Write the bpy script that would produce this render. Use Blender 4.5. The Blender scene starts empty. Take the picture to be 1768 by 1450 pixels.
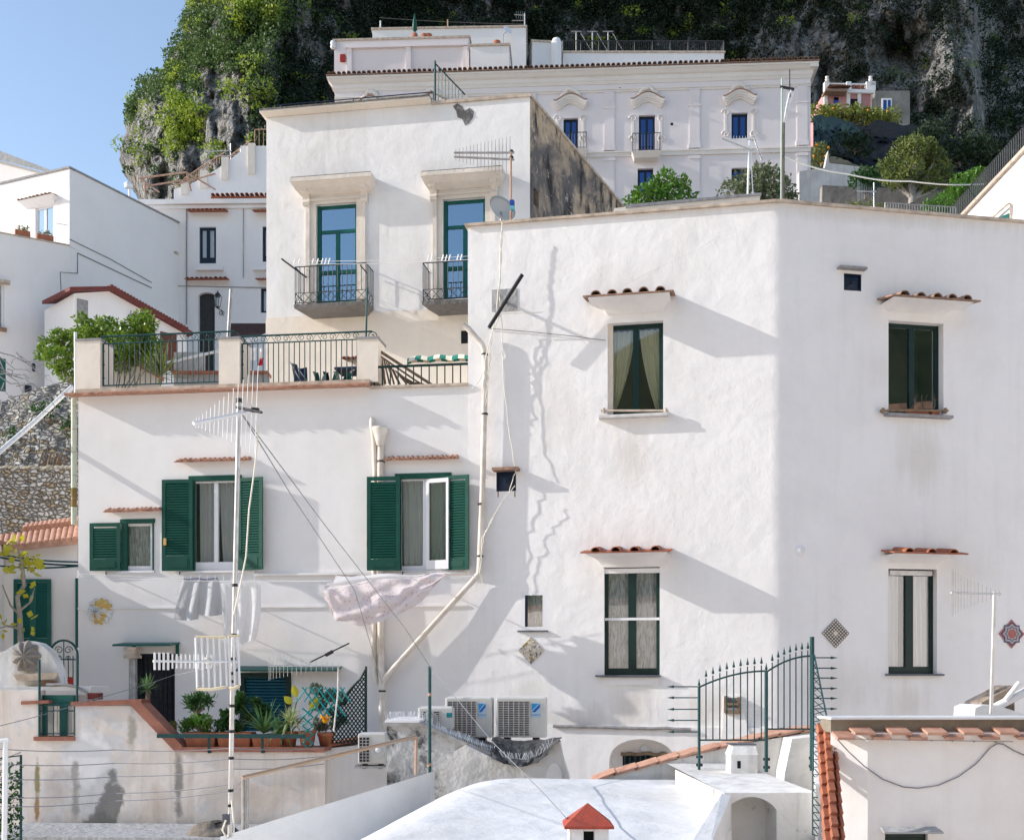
import bpy, math, random
import numpy as np
from mathutils import Vector, Matrix

# ---------------------------------------------------------------- camera, sky, sun
F, CX, HZ, H = 2000.0, 884.0, 1165.0, 10.0      # focal length and horizon measured on the 1768 px wide photo; eye height
scene = bpy.context.scene
col = scene.collection
cam_d = bpy.data.cameras.new('camera'); cam = bpy.data.objects.new('camera', cam_d); col.objects.link(cam)
cam.location = (0, 0, H); cam.rotation_euler = (math.radians(90), 0, 0)
cam_d.sensor_width = 36; cam_d.sensor_fit = 'HORIZONTAL'; cam_d.lens = 36 * F / 1768
cam_d.shift_y = (HZ - 725) / 1768; cam_d.clip_start = 0.2; cam_d.clip_end = 3000
scene.camera = cam
SUN_EL, SUN_AZ = 24.0, -1.6        # degrees; azimuth off the picture plane, sun to the left
world = bpy.data.worlds.new('World'); scene.world = world; world.use_nodes = True
wn = world.node_tree.nodes; wl = world.node_tree.links
sky = wn.new('ShaderNodeTexSky'); sky.sky_type = 'NISHITA'; sky.sun_disc = False
sky.sun_elevation = math.radians(SUN_EL); sky.sun_rotation = math.radians(270 + SUN_AZ)
sky.air_density = 1.0; sky.dust_density = 0.7; sky.ozone_density = 1.0
hsv = wn.new('ShaderNodeHueSaturation'); hsv.inputs['Saturation'].default_value = 0.95
wl.new(sky.outputs[0], hsv.inputs['Color']); wl.new(hsv.outputs[0], wn['Background'].inputs['Color'])
wn['Background'].inputs['Strength'].default_value = 0.15
sun_d = bpy.data.lights.new('sun', 'SUN'); sun_d.energy = 2.9; sun_d.angle = math.radians(0.5); sun_d.color = (1.0, 0.955, 0.91)
sun = bpy.data.objects.new('sun', sun_d); col.objects.link(sun)
_el, _az = math.radians(SUN_EL), math.radians(SUN_AZ)
SUN_DIR = Vector((math.cos(_el) * math.cos(_az), math.cos(_el) * math.sin(_az) * -1, -math.sin(_el)))   # direction light travels
sun.rotation_euler = SUN_DIR.to_track_quat('-Z', 'Y').to_euler(); sun.location = (-60, -20, 80)
scene.view_settings.view_transform = 'Standard'; scene.view_settings.look = 'None'
scene.view_settings.exposure = 0.77; scene.view_settings.gamma = 1.0
random.seed(7); rng = np.random.default_rng(7)

# ---------------------------------------------------------------- helpers
def P(px, py, D):
    return Vector(((px - CX) / F * D, D, H + (HZ - py) / F * D))

class Fr:
    """A vertical wall frame: s along the wall (to the right), v = height, w = out of the wall towards the viewer."""
    def __init__(self, ox, oy, ux, uy):
        n = math.hypot(ux, uy); self.o = (ox, oy); self.u = (ux / n, uy / n); self.n = (uy / n, -ux / n)
    @classmethod
    def thru(cls, px, D, rec=0.0):
        return cls((px - CX) / F * D, D, 1.0, -rec)
    def pt(self, s, v, w=0.0):
        return Vector((self.o[0] + self.u[0] * s + self.n[0] * w, self.o[1] + self.u[1] * s + self.n[1] * w, v))
    def px(self, px, py, w=0.0):
        r = (px - CX) / F
        bx = self.o[0] + self.n[0] * w; by = self.o[1] + self.n[1] * w
        # bx + ux*s = r*t ; by + uy*s = t
        s = (r * by - bx) / (self.u[0] - r * self.u[1]); t = by + self.u[1] * s
        return s, H + (HZ - py) / F * t
    def rect(self, x0, y0, x1, y1, w=0.0):
        xm = (x0 + x1) / 2
        return self.px(x0, y0, w)[0], self.px(x1, y0, w)[0], self.px(xm, y1, w)[1], self.px(xm, y0, w)[1]
    def P(self, px, py, w=0.0):
        s, v = self.px(px, py, w); return self.pt(s, v, w)
    def sub(self, s, w, ang):
        """frame hinged at (s, w), turned by ang degrees about the vertical (positive swings the far end towards the viewer)"""
        o = self.pt(s, 0, w); a = math.radians(ang)
        ux = self.u[0] * math.cos(a) + self.n[0] * math.sin(a); uy = self.u[1] * math.cos(a) + self.n[1] * math.sin(a)
        return Fr(o.x, o.y, ux, uy)

class MB:
    def __init__(self): self.v = []; self.f = []; self.sm = []
    def add(self, vs, fs, smooth=False):
        b = len(self.v); self.v += [tuple(p) for p in vs]
        for f in fs: self.f.append(tuple(i + b for i in f)); self.sm.append(smooth)
    def hexa(self, c):     # c[0..3] one face ring, c[4..7] the opposite ring
        self.add(c, [(0, 3, 2, 1), (4, 5, 6, 7), (0, 1, 5, 4), (1, 2, 6, 5), (2, 3, 7, 6), (3, 0, 4, 7)])
    def box(self, fr, s0, s1, v0, v1, w0, w1):
        self.hexa([fr.pt(s0, v0, w1), fr.pt(s1, v0, w1), fr.pt(s1, v1, w1), fr.pt(s0, v1, w1),
                   fr.pt(s0, v0, w0), fr.pt(s1, v0, w0), fr.pt(s1, v1, w0), fr.pt(s0, v1, w0)])
    def pbox(self, fr, x0, y0, x1, y1, w0, w1):
        s0, s1, v0, v1 = fr.rect(x0, y0, x1, y1, w1); self.box(fr, s0, s1, v0, v1, w0, w1)
    def prism(self, fr, pts, w0, w1, smooth=False):   # polygon (s,v) extruded between w0 and w1
        n = len(pts); a = [fr.pt(s, v, w1) for s, v in pts]; b = [fr.pt(s, v, w0) for s, v in pts]
        self.add(a + b, [tuple(range(n)), tuple(range(2 * n - 1, n - 1, -1))])
        self.add(a + b, [(i, i + n, (i + 1) % n + n, (i + 1) % n) for i in range(n)], smooth)
    def quad(self, a, b, c, d): self.add([a, b, c, d], [(0, 1, 2, 3)])
    def poly(self, pts): self.add(pts, [tuple(range(len(pts)))])
    def extr(self, pts, off):      # 3D polygon extruded by an offset vector
        n = len(pts); off = Vector(off); a = [Vector(p) for p in pts]; b = [p + off for p in a]
        self.add(a + b, [tuple(range(n)), tuple(range(2 * n - 1, n - 1, -1))] + [(i, i + n, (i + 1) % n + n, (i + 1) % n) for i in range(n)])
    def tube(self, pts, r, n=6, caps=True):
        pts = [Vector(p) for p in pts]; rs = r if isinstance(r, (list, tuple)) else [r] * len(pts)
        rings = []; up = None
        for i, p in enumerate(pts):
            t = (pts[min(i + 1, len(pts) - 1)] - pts[max(i - 1, 0)])
            if t.length < 1e-9: t = Vector((0, 0, 1))
            t.normalize()
            if up is None: up = Vector((0, 0, 1)) if abs(t.z) < .9 else Vector((1, 0, 0))
            a = t.cross(up)
            if a.length < 1e-6: a = t.cross(Vector((0.3, 1, .2)))
            a.normalize(); b = a.cross(t); b.normalize(); up = b
            rings.append([p + (a * math.cos(2 * math.pi * k / n) + b * math.sin(2 * math.pi * k / n)) * rs[i] for k in range(n)])
        vs = [q for rg in rings for q in rg]; fs = []
        for i in range(len(pts) - 1):
            for k in range(n): fs.append((i * n + k, i * n + (k + 1) % n, (i + 1) * n + (k + 1) % n, (i + 1) * n + k))
        self.add(vs, fs, n > 4)
        if caps: self.add(rings[0], [tuple(range(n - 1, -1, -1))]); self.add(rings[-1], [tuple(range(n))])
    def lathe(self, c, prof, n=16, axis=(0, 0, 1)):    # prof: (radius, height) along the axis
        ax = Vector(axis).normalized(); a = ax.orthogonal().normalized(); b = ax.cross(a)
        vs = []; c = Vector(c)
        for r, h in prof:
            for k in range(n):
                t = 2 * math.pi * k / n; vs.append(c + ax * h + (a * math.cos(t) + b * math.sin(t)) * r)
        fs = [(i * n + k, i * n + (k + 1) % n, (i + 1) * n + (k + 1) % n, (i + 1) * n + k) for i in range(len(prof) - 1) for k in range(n)]
        self.add(vs, fs, True)
    def grid(self, fn, nu, nv, smooth=True, thick=None):
        g = [[Vector(fn(i / nu, j / nv)) for i in range(nu + 1)] for j in range(nv + 1)]
        vs = [p for row in g for p in row]; W = nu + 1
        fs = [(j * W + i, j * W + i + 1, (j + 1) * W + i + 1, (j + 1) * W + i) for j in range(nv) for i in range(nu)]
        self.add(vs, fs, smooth)
    def leaves(self, cen, size, elong=2.0, seed=0, up=0.0, var=.35):
        r = np.random.default_rng(seed); cen = np.asarray(cen); N = len(cen)
        d = r.normal(size=(N, 3)); d[:, 2] += up; d /= np.linalg.norm(d, axis=1)[:, None]
        e = r.normal(size=(N, 3)); s = np.cross(d, e); s /= np.linalg.norm(s, axis=1)[:, None] + 1e-9
        L = size * (1 + var * r.uniform(-1, 1, N))[:, None]; Wd = L / elong
        a = cen; b = cen + d * L * .5 + s * Wd * .5; c = cen + d * L; e2 = cen + d * L * .5 - s * Wd * .5
        vs = np.stack([a, b, c, e2], 1).reshape(-1, 3); base = len(self.v)
        self.v += [tuple(x) for x in vs.tolist()]
        self.f += [(base + 4 * i, base + 4 * i + 1, base + 4 * i + 2, base + 4 * i + 3) for i in range(N)]; self.sm += [False] * N
    def build(self, name, mat, parent=None, loc=None, label=None, bevel=0):
        me = bpy.data.meshes.new(name)
        off = root_loc(parent) if parent is not None else Vector(loc if loc is not None else self.base())
        arr = np.array(self.v, dtype=np.float64) - np.array(off)
        me.from_pydata(arr.tolist(), [], self.f); me.polygons.foreach_set('use_smooth', self.sm)
        me.materials.append(mat); me.update()
        o = bpy.data.objects.new(name, me); col.objects.link(o)
        if parent is not None: o.parent = parent
        else: o.location = off
        if label: o['label'] = label
        if bevel:
            m = o.modifiers.new('bevel', 'BEVEL'); m.width = bevel; m.segments = 2; m.limit_method = 'ANGLE'
        return o
    def base(self):
        a = np.array(self.v); return (float((a[:, 0].min() + a[:, 0].max()) / 2), float((a[:, 1].min() + a[:, 1].max()) / 2), float(a[:, 2].min()))

def root_loc(o):
    while o.parent is not None: o = o.parent
    return Vector(o.location)
def tag(o, label=None, cat=None, group=None, kind=None):
    if label: o['label'] = label
    if cat: o['category'] = cat
    if group: o['group'] = group
    if kind: o['kind'] = kind
    return o
def thing(name, label, cat, loc, group=None):
    o = bpy.data.objects.new(name, None); col.objects.link(o); o.location = loc; o.empty_display_size = .2
    return tag(o, label, cat, group)

# ---------------------------------------------------------------- materials
def lin(r, g, b):
    f = lambda c: (c / 255 / 12.92) if c <= 10 else ((c / 255 + .055) / 1.055) ** 2.4
    return (f(r), f(g), f(b), 1)
def newmat(name, base=(.8, .8, .8, 1), rough=.8, metal=0, spec=.3):
    m = bpy.data.materials.new(name); m.use_nodes = True; b = m.node_tree.nodes['Principled BSDF']
    b.inputs['Base Color'].default_value = base; b.inputs['Roughness'].default_value = rough
    b.inputs['Metallic'].default_value = metal; b.inputs['Specular IOR Level'].default_value = spec
    return m
def nd(m, t, **kw):
    n = m.node_tree.nodes.new(t)
    for k, v in kw.items():
        if k in n.inputs.keys(): n.inputs[k].default_value = v
        else: setattr(n, k, v)
    return n
def lk(m, a, b): m.node_tree.links.new(a, b)
def coords(m, scale=(1, 1, 1), obj=True):
    tc = nd(m, 'ShaderNodeTexCoord'); mp = nd(m, 'ShaderNodeMapping'); mp.inputs['Scale'].default_value = scale
    lk(m, tc.outputs['Object'], mp.inputs['Vector']); return mp.outputs[0]
def ramp(m, src, p0, p1, c0=(0, 0, 0, 1), c1=(1, 1, 1, 1)):
    r = nd(m, 'ShaderNodeValToRGB'); e = r.color_ramp.elements
    e[0].position = p0; e[1].position = p1; e[0].color = c0; e[1].color = c1; lk(m, src, r.inputs[0]); return r.outputs[0]
def mix(m, fac, a, b, mode='MIX'):
    n = nd(m, 'ShaderNodeMix'); n.data_type = 'RGBA'; n.blend_type = mode
    for sock, v in ((n.inputs[0], fac), (n.inputs[6], a), (n.inputs[7], b)):
        if hasattr(v, 'is_linked') or hasattr(v, 'links'): lk(m, v, sock)
        else: sock.default_value = v
    return n.outputs[2]
def noise(m, vec, scale, detail=4, rough=.55, dist=0):
    n = nd(m, 'ShaderNodeTexNoise'); n.inputs['Scale'].default_value = scale; n.inputs['Detail'].default_value = detail
    n.inputs['Roughness'].default_value = rough; n.inputs['Distortion'].default_value = dist
    lk(m, vec, n.inputs['Vector']); return n.outputs['Fac']
def plaster(name, base, stain=(.45, .40, .34, 1), amt=.25, bump=.35, bscale=2.2, streak=.15, patch=None, patch_lo=.66, patch_hi=.7, patch_scale=.5):
    m = newmat(name, base, .9, 0, .15); b = m.node_tree.nodes['Principled BSDF']
    v = coords(m); vs = coords(m, (2.2, 2.2, .16))
    n1 = noise(m, v, .55, 6, .62); n2 = noise(m, v, 7, 5, .6); n3 = noise(m, vs, 1.6, 5, .6, .3)
    c = mix(m, ramp(m, n1, .42, .78, (0, 0, 0, 1), (amt, amt, amt, 1)), base, stain)
    c = mix(m, ramp(m, n3, .52, .8, (0, 0, 0, 1), (streak, streak, streak, 1)), c, stain)
    d = tuple(x * .93 for x in base[:3]) + (1,)
    c = mix(m, ramp(m, n2, .5, .75, (0, 0, 0, 1), (.5, .5, .5, 1)), c, mix(m, .12, c, stain))
    if patch:
        n4 = noise(m, v, patch_scale, 9, .68, .5)
        c = mix(m, ramp(m, n4, patch_lo, patch_hi), c, mix(m, n2, patch, tuple(x * .6 for x in patch[:3]) + (1,)))
    lk(m, c, b.inputs['Base Color'])
    nb = noise(m, v, bscale, 3, .5, .12); nf = noise(m, v, 26, 3, .6)
    ad = nd(m, 'ShaderNodeMath', operation='MULTIPLY_ADD'); lk(m, nf, ad.inputs[0]); ad.inputs[1].default_value = .10; lk(m, nb, ad.inputs[2])
    bp = nd(m, 'ShaderNodeBump'); bp.inputs['Strength'].default_value = bump; bp.inputs['Distance'].default_value = .12
    lk(m, ad.outputs[0], bp.inputs['Height']); lk(m, bp.outputs[0], b.inputs['Normal'])
    return m
def mottled(name, c0, c1, scale=6, rough=.7, bump=.2, metal=0, spec=.3, lo=.35, hi=.68, dist=.02):
    m = newmat(name, c0, rough, metal, spec); b = m.node_tree.nodes['Principled BSDF']; v = coords(m)
    n = noise(m, v, scale, 6, .6); lk(m, ramp(m, n, lo, hi, c0, c1), b.inputs['Base Color'])
    if bump:
        bp = nd(m, 'ShaderNodeBump'); bp.inputs['Strength'].default_value = bump; bp.inputs['Distance'].default_value = dist
        lk(m, noise(m, v, scale * 4, 4), bp.inputs['Height']); lk(m, bp.outputs[0], b.inputs['Normal'])
    return m
def leafmat(name, c0, c1, rough=.55, trans=.35, scale=3.0):
    m = newmat(name, c0, rough, 0, .35); b = m.node_tree.nodes['Principled BSDF']; v = coords(m)
    n = noise(m, v, scale, 4, .7); c = ramp(m, n, .35, .65, c0, c1); lk(m, c, b.inputs['Base Color'])
    tr = nd(m, 'ShaderNodeBsdfTranslucent'); lk(m, c, tr.inputs['Color'])
    mx = nd(m, 'ShaderNodeMixShader'); mx.inputs[0].default_value = trans
    lk(m, b.outputs[0], mx.inputs[1]); lk(m, tr.outputs[0], mx.inputs[2]); lk(m, mx.outputs[0], m.node_tree.nodes['Material Output'].inputs[0])
    return m
def glassmat(name, tint=(.8, .88, .9, 1), refl=.16, gcol=(1, 1, 1, 1)):
    m = bpy.data.materials.new(name); m.use_nodes = True; nt = m.node_tree; nt.nodes.remove(nt.nodes['Principled BSDF'])
    t = nd(m, 'ShaderNodeBsdfTransparent'); t.inputs[0].default_value = tint
    g = nd(m, 'ShaderNodeBsdfGlossy'); g.inputs['Roughness'].default_value = .015; g.inputs[0].default_value = gcol
    f = nd(m, 'ShaderNodeLayerWeight'); f.inputs[0].default_value = .25
    a = nd(m, 'ShaderNodeMath', operation='ADD'); lk(m, f.outputs['Fresnel'], a.inputs[0]); a.inputs[1].default_value = refl
    bp = nd(m, 'ShaderNodeBump'); bp.inputs['Strength'].default_value = .03; lk(m, noise(m, coords(m), 1.2, 2), bp.inputs['Height']); lk(m, bp.outputs[0], g.inputs['Normal'])
    mx = nd(m, 'ShaderNodeMixShader'); lk(m, a.outputs[0], mx.inputs[0]); lk(m, t.outputs[0], mx.inputs[1]); lk(m, g.outputs[0], mx.inputs[2])
    lk(m, mx.outputs[0], nt.nodes['Material Output'].inputs[0]); return m
def clothmat(name, c, trans=.4, pattern=None, pscale=9, lo=.62, hi=.66):
    m = newmat(name, c, .9, 0, .1); b = m.node_tree.nodes['Principled BSDF']; cc = None
    if pattern:
        vo = nd(m, 'ShaderNodeTexVoronoi'); vo.inputs['Scale'].default_value = pscale; lk(m, coords(m), vo.inputs['Vector'])
        cc = ramp(m, vo.outputs['Distance'], lo, hi, pattern, c); lk(m, cc, b.inputs['Base Color'])
    tr = nd(m, 'ShaderNodeBsdfTranslucent'); tr.inputs['Color'].default_value = c
    if cc: lk(m, cc, tr.inputs['Color'])
    mx = nd(m, 'ShaderNodeMixShader'); mx.inputs[0].default_value = trans
    lk(m, b.outputs[0], mx.inputs[1]); lk(m, tr.outputs[0], mx.inputs[2]); lk(m, mx.outputs[0], m.node_tree.nodes['Material Output'].inputs[0])
    return m

M = {}
M['white'] = plaster('white_plaster', (.83, .81, .80, 1), (.55, .52, .49, 1), .30, .20, 2.6, .20)
M['white_r'] = plaster('warm_white_plaster', (.83, .80, .78, 1), (.53, .49, .44, 1), .42, .20, 2.0, .26)  # a touch warmer and more stained than the plain white
M['white_left'] = plaster('smooth_white_plaster', (.82, .80, .785, 1), (.56, .51, .46, 1), .24, .12, 1.6, .08)
M['white_far'] = plaster('far_white_plaster', (.84, .81, .79, 1), (.62, .57, .52, 1), .2, .10, 1.0, .12)
M['old_white'] = plaster('old_white_plaster', (.83, .81, .79, 1), (.54, .47, .40, 1), .34, .20, 2.2, .22, (.42, .38, .33, 1), .71, .74, .9)
M['cream'] = plaster('cream_plaster', (.80, .72, .62, 1), (.5, .42, .33, 1), .25, .2, 2, .2)
M['palazzo'] = plaster('palazzo_plaster', (.80, .73, .72, 1), (.62, .54, .5, 1), .2, .1, .8, .12)
M['trim'] = plaster('palazzo_trim', (.82, .75, .69, 1), (.58, .49, .41, 1), .25, .15, 2, .15)
M['stone_trim'] = plaster('stone_surround', (.74, .67, .59, 1), (.30, .26, .22, 1), .35, .3, 3, .2, (.22, .20, .18, 1), .66, .76, 1.6)
def mouldy():
    m = newmat('weathered_wall', (.4, .3, .2, 1), .95, 0, .1); b = m.node_tree.nodes['Principled BSDF']; v = coords(m); vs = coords(m, (1, 1, .4))
    c = ramp(m, noise(m, v, .42, 9, .68, .6), .44, .56, (.56, .42, .29, 1), (.17, .15, .14, 1)); c = mix(m, ramp(m, noise(m, vs, 1.6, 8, .7), .50, .60), c, (.055, .05, .048, 1)); c = mix(m, ramp(m, noise(m, v, 2.6, 8, .7), .60, .66), c, (.62, .50, .40, 1))
    lk(m, c, b.inputs['Base Color']); bp = nd(m, 'ShaderNodeBump'); bp.inputs['Strength'].default_value = .8; bp.inputs['Distance'].default_value = .15; lk(m, noise(m, v, 4, 7, .65), bp.inputs['Height']); lk(m, bp.outputs[0], b.inputs['Normal']); return m
M['weathered'] = mouldy()
def blot(m, c, rx, rz, colr, amt=.8, edge=.35, amp=.9, nscale=3.0, streaky=False):
    """a stain with a shape of its own on one object's wall: centre c in the object's own coordinates"""
    b = m.node_tree.nodes['Principled BSDF']; src = b.inputs['Base Color'].links[0].from_socket; tc = nd(m, 'ShaderNodeTexCoord'); mp = nd(m, 'ShaderNodeMapping'); mp.inputs['Location'].default_value = (-c[0] / rx, -c[1] / rx * .3, -c[2] / rz); mp.inputs['Scale'].default_value = (1 / rx, .3 / rx, 1 / rz); lk(m, tc.outputs['Object'], mp.inputs['Vector'])
    ln = nd(m, 'ShaderNodeVectorMath', operation='LENGTH'); lk(m, mp.outputs[0], ln.inputs[0]); nz = noise(m, coords(m, (4, 4, .5) if streaky else (1, 1, 1)), nscale, 8, .65)
    ad = nd(m, 'ShaderNodeMath', operation='MULTIPLY_ADD'); lk(m, nz, ad.inputs[0]); ad.inputs[1].default_value = amp * 2; lk(m, ln.outputs['Value'], ad.inputs[2])
    lk(m, mix(m, ramp(m, scaled(m, ad.outputs[0]), (1 + amp - edge) * .25, (1 + amp) * .25, (amt, amt, amt, 1), (0, 0, 0, 1)), src, colr), b.inputs['Base Color'])
def scaled(m, s):
    q = nd(m, 'ShaderNodeMath', operation='MULTIPLY'); lk(m, s, q.inputs[0]); q.inputs[1].default_value = .25; return q.outputs[0]
M['terr_wall'] = plaster('stained_terrace_plaster', (.80, .73, .67, 1), (.46, .35, .26, 1), .6, .15, 2.5, .7, (.80, .78, .77, 1), .52, .6, .55)
M['bare'] = plaster('bare_cement', (.20, .19, .18, 1), (.08, .075, .07, 1), .7, .7, 7, .4)
M['moss'] = mottled('moss_stain', (.20, .17, .05, 1), (.36, .20, .08, 1), 5, .95)
M['concrete'] = plaster('grey_concrete', (.40, .40, .40, 1), (.2, .19, .17, 1), .4, .4, 6, .3)
M['roofwhite'] = plaster('whitewashed_roof', (.73, .73, .73, 1), (.40, .38, .33, 1), .5, .45, 1.6, .04)
M['dirtywhite'] = plaster('dirty_whitewash', (.78, .76, .73, 1), (.30, .26, .20, 1), .45, .3, 4, .55, (.24, .20, .15, 1), .62, .72, 2.6)
M['grime'] = plaster('grimy_plaster', (.50, .50, .50, 1), (.07, .07, .07, 1), .9, .6, 7, .3, (.05, .05, .05, 1), .5, .62, 2.4)
M['coping_grey'] = mottled('grey_coping', (.34, .33, .33, 1), (.22, .21, .21, 1), 8, .8)
M['coping_cream'] = mottled('cream_coping', (.62, .52, .42, 1), (.36, .29, .23, 1), 5, .85)
M['terra'] = mottled('terracotta_coping', (.36, .155, .105, 1), (.25, .10, .07, 1), 4, .75)
M['tile'] = mottled('roof_tile', (.42, .15, .075, 1), (.25, .09, .06, 1), 7, .8)
M['tile_old'] = mottled('weathered_roof_tile', (.40, .23, .15, 1), (.16, .12, .10, 1), 9, .85)
M['tile_light'] = mottled('pale_roof_tile', (.58, .33, .23, 1), (.38, .20, .14, 1), 6, .8)
M['pot'] = mottled('terracotta_pot', (.45, .17, .09, 1), (.30, .105, .06, 1), 5, .8)
M['slate'] = mottled('slate_sill', (.09, .10, .12, 1), (.14, .15, .17, 1), 9, .5)
M['marble'] = mottled('marble_sill', (.70, .68, .66, 1), (.52, .50, .48, 1), 6, .5)
M['green'] = mottled('green_shutter_paint', (.004, .060, .040, 1), (.007, .078, .052, 1), 4, .45, .05)
M['teal_frame'] = mottled('teal_window_paint', (.007, .095, .080, 1), (.011, .115, .096, 1), 4, .4, .05)
M['dkgreen'] = mottled('dark_green_paint', (.005, .022, .019, 1), (.008, .032, .027, 1), 5, .4, .05)
M['irongreen'] = mottled('green_iron', (.010, .055, .058, 1), (.02, .075, .075, 1), 9, .5, .1)
M['iron'] = mottled('dark_iron', (.02, .024, .03, 1), (.05, .045, .045, 1), 12, .55, .1)
M['black'] = newmat('black_plastic', (.015, .015, .018, 1), .5)
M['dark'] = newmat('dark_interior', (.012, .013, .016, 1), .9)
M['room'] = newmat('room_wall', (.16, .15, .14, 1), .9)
M['navy'] = mottled('navy_frame', (.008, .016, .035, 1), (.012, .022, .05, 1), 4, .4, 0)
M['bluepane'] = glassmat('blue_pane', (.04, .10, .30, 1), .22, (.22, .42, .95, 1))  # blue of the reflected sky put into tint and gloss colour
M['glass'] = glassmat('window_glass', (.94, .97, .97, 1), .11)
M['glass_day'] = glassmat('daylit_glass', (.94, .97, .97, 1), .22)
M['glass_sky'] = glassmat('door_glass', (.30, .55, .75, 1), .40, (.62, .82, .97, 1))  # sky reflection painted in as a blue tint
M['whiteframe'] = newmat('white_frame_paint', (.78, .77, .78, 1), .45)
M['pvc'] = mottled('white_pipe', (.74, .70, .64, 1), (.55, .48, .40, 1), 3, .5, .05)
M['alu'] = mottled('aluminium', (.62, .62, .63, 1), (.45, .44, .43, 1), 9, .35, .05, .6, .5)
M['galv'] = mottled('galvanised_steel', (.40, .41, .42, 1), (.28, .25, .22, 1), 7, .5, .05, .5)
M['rusty'] = mottled('rusty_pipe', (.40, .22, .14, 1), (.5, .36, .28, 1), 6, .8)
M['whitemetal'] = newmat('white_metal', (.76, .77, .78, 1), .4)
M['wire'] = newmat('wire_grey', (.22, .22, .24, 1), .6)
M['cable'] = newmat('cream_cable', (.74, .70, .60, 1), .6)
M['rope'] = newmat('white_line', (.75, .74, .73, 1), .7)
M['lace'] = clothmat('lace_curtain', (.70, .68, .64, 1), .25, (.36, .35, .32, 1), 24, .25, .5)
def _lace():
    m = M['lace']; b = m.node_tree.nodes['Principled BSDF']; c = ramp(m, noise(m, coords(m, (26, 26, 5)), 1, 4, .7), .40, .56, (.50, .49, .47, 1), (.88, .87, .84, 1)); lk(m, c, b.inputs['Base Color'])
    for n in m.node_tree.nodes:
        if n.type == 'BSDF_TRANSLUCENT': lk(m, c, n.inputs['Color'])
_lace()
M['curtain'] = clothmat('cream_curtain', (.86, .82, .58, 1), .3)
M['curtain_w'] = clothmat('white_curtain', (.90, .89, .88, 1), .3)
M['wood'] = mottled('old_wood', (.28, .19, .12, 1), (.16, .11, .07, 1), 8, .8)
M['trunk'] = mottled('bark', (.20, .16, .12, 1), (.10, .08, .06, 1), 9, .9)
M['leaf_l'] = leafmat('lemon_leaves', (.05, .16, .02, 1), (.14, .26, .03, 1))
M['leaf_d'] = leafmat('dark_leaves', (.02, .07, .015, 1), (.05, .13, .03, 1))
M['leaf_o'] = leafmat('olive_leaves', (.12, .15, .05, 1), (.20, .22, .06, 1))
M['leaf_g'] = leafmat('greygreen_leaves', (.14, .17, .13, 1), (.24, .26, .2, 1))
M['leaf_y'] = leafmat('yellow_leaves', (.55, .48, .03, 1), (.4, .42, .04, 1))
M['aloe'] = leafmat('aloe_leaves', (.08, .19, .07, 1), (.16, .28, .10, 1), .45, .2)
M['aloe_p'] = leafmat('pale_striped_leaves', (.34, .42, .16, 1), (.52, .55, .30, 1), .45, .25, 12)
# ---------------------------------------------------------------- building kit
def wall_panel(mb, fr, s0, s1, v0, v1, holes=(), depth=.16, w=0.0):
    ss = sorted({s0, s1, *[h[0] for h in holes], *[h[1] for h in holes]}); vv = sorted({v0, v1, *[h[2] for h in holes], *[h[3] for h in holes]})
    ss = [x for x in ss if s0 - 1e-6 <= x <= s1 + 1e-6]; vv = [x for x in vv if v0 - 1e-6 <= x <= v1 + 1e-6]
    for a, b in zip(ss, ss[1:]):
        for c, d in zip(vv, vv[1:]):
            cs, cv = (a + b) / 2, (c + d) / 2
            if any(h[0] < cs < h[1] and h[2] < cv < h[3] for h in holes): continue
            mb.quad(fr.pt(a, c, w), fr.pt(b, c, w), fr.pt(b, d, w), fr.pt(a, d, w))
    for h in holes:
        a, b, c, d = h[:4]; q = w - (h[4] if len(h) > 4 else depth)
        mb.quad(fr.pt(a, c, w), fr.pt(a, d, w), fr.pt(a, d, q), fr.pt(a, c, q)); mb.quad(fr.pt(b, d, w), fr.pt(b, c, w), fr.pt(b, c, q), fr.pt(b, d, q))
        mb.quad(fr.pt(a, d, w), fr.pt(b, d, w), fr.pt(b, d, q), fr.pt(a, d, q)); mb.quad(fr.pt(b, c, w), fr.pt(a, c, w), fr.pt(a, c, q), fr.pt(b, c, q))
def body(mb, fr, s0, s1, v0, v1, back, front=False, roof=True):
    """sides, back and roof of a block behind a front wall"""
    A, B, Cc, D = (lambda v: fr.pt(s0, v, 0)), (lambda v: fr.pt(s1, v, 0)), (lambda v: fr.pt(s1, v, -back)), (lambda v: fr.pt(s0, v, -back))
    mb.quad(D(v0), A(v0), A(v1), D(v1)); mb.quad(B(v0), Cc(v0), Cc(v1), B(v1)); mb.quad(Cc(v0), D(v0), D(v1), Cc(v1))
    if roof: mb.quad(A(v1), B(v1), Cc(v1), D(v1))
    if front: mb.quad(A(v0), B(v0), B(v1), A(v1))

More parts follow.
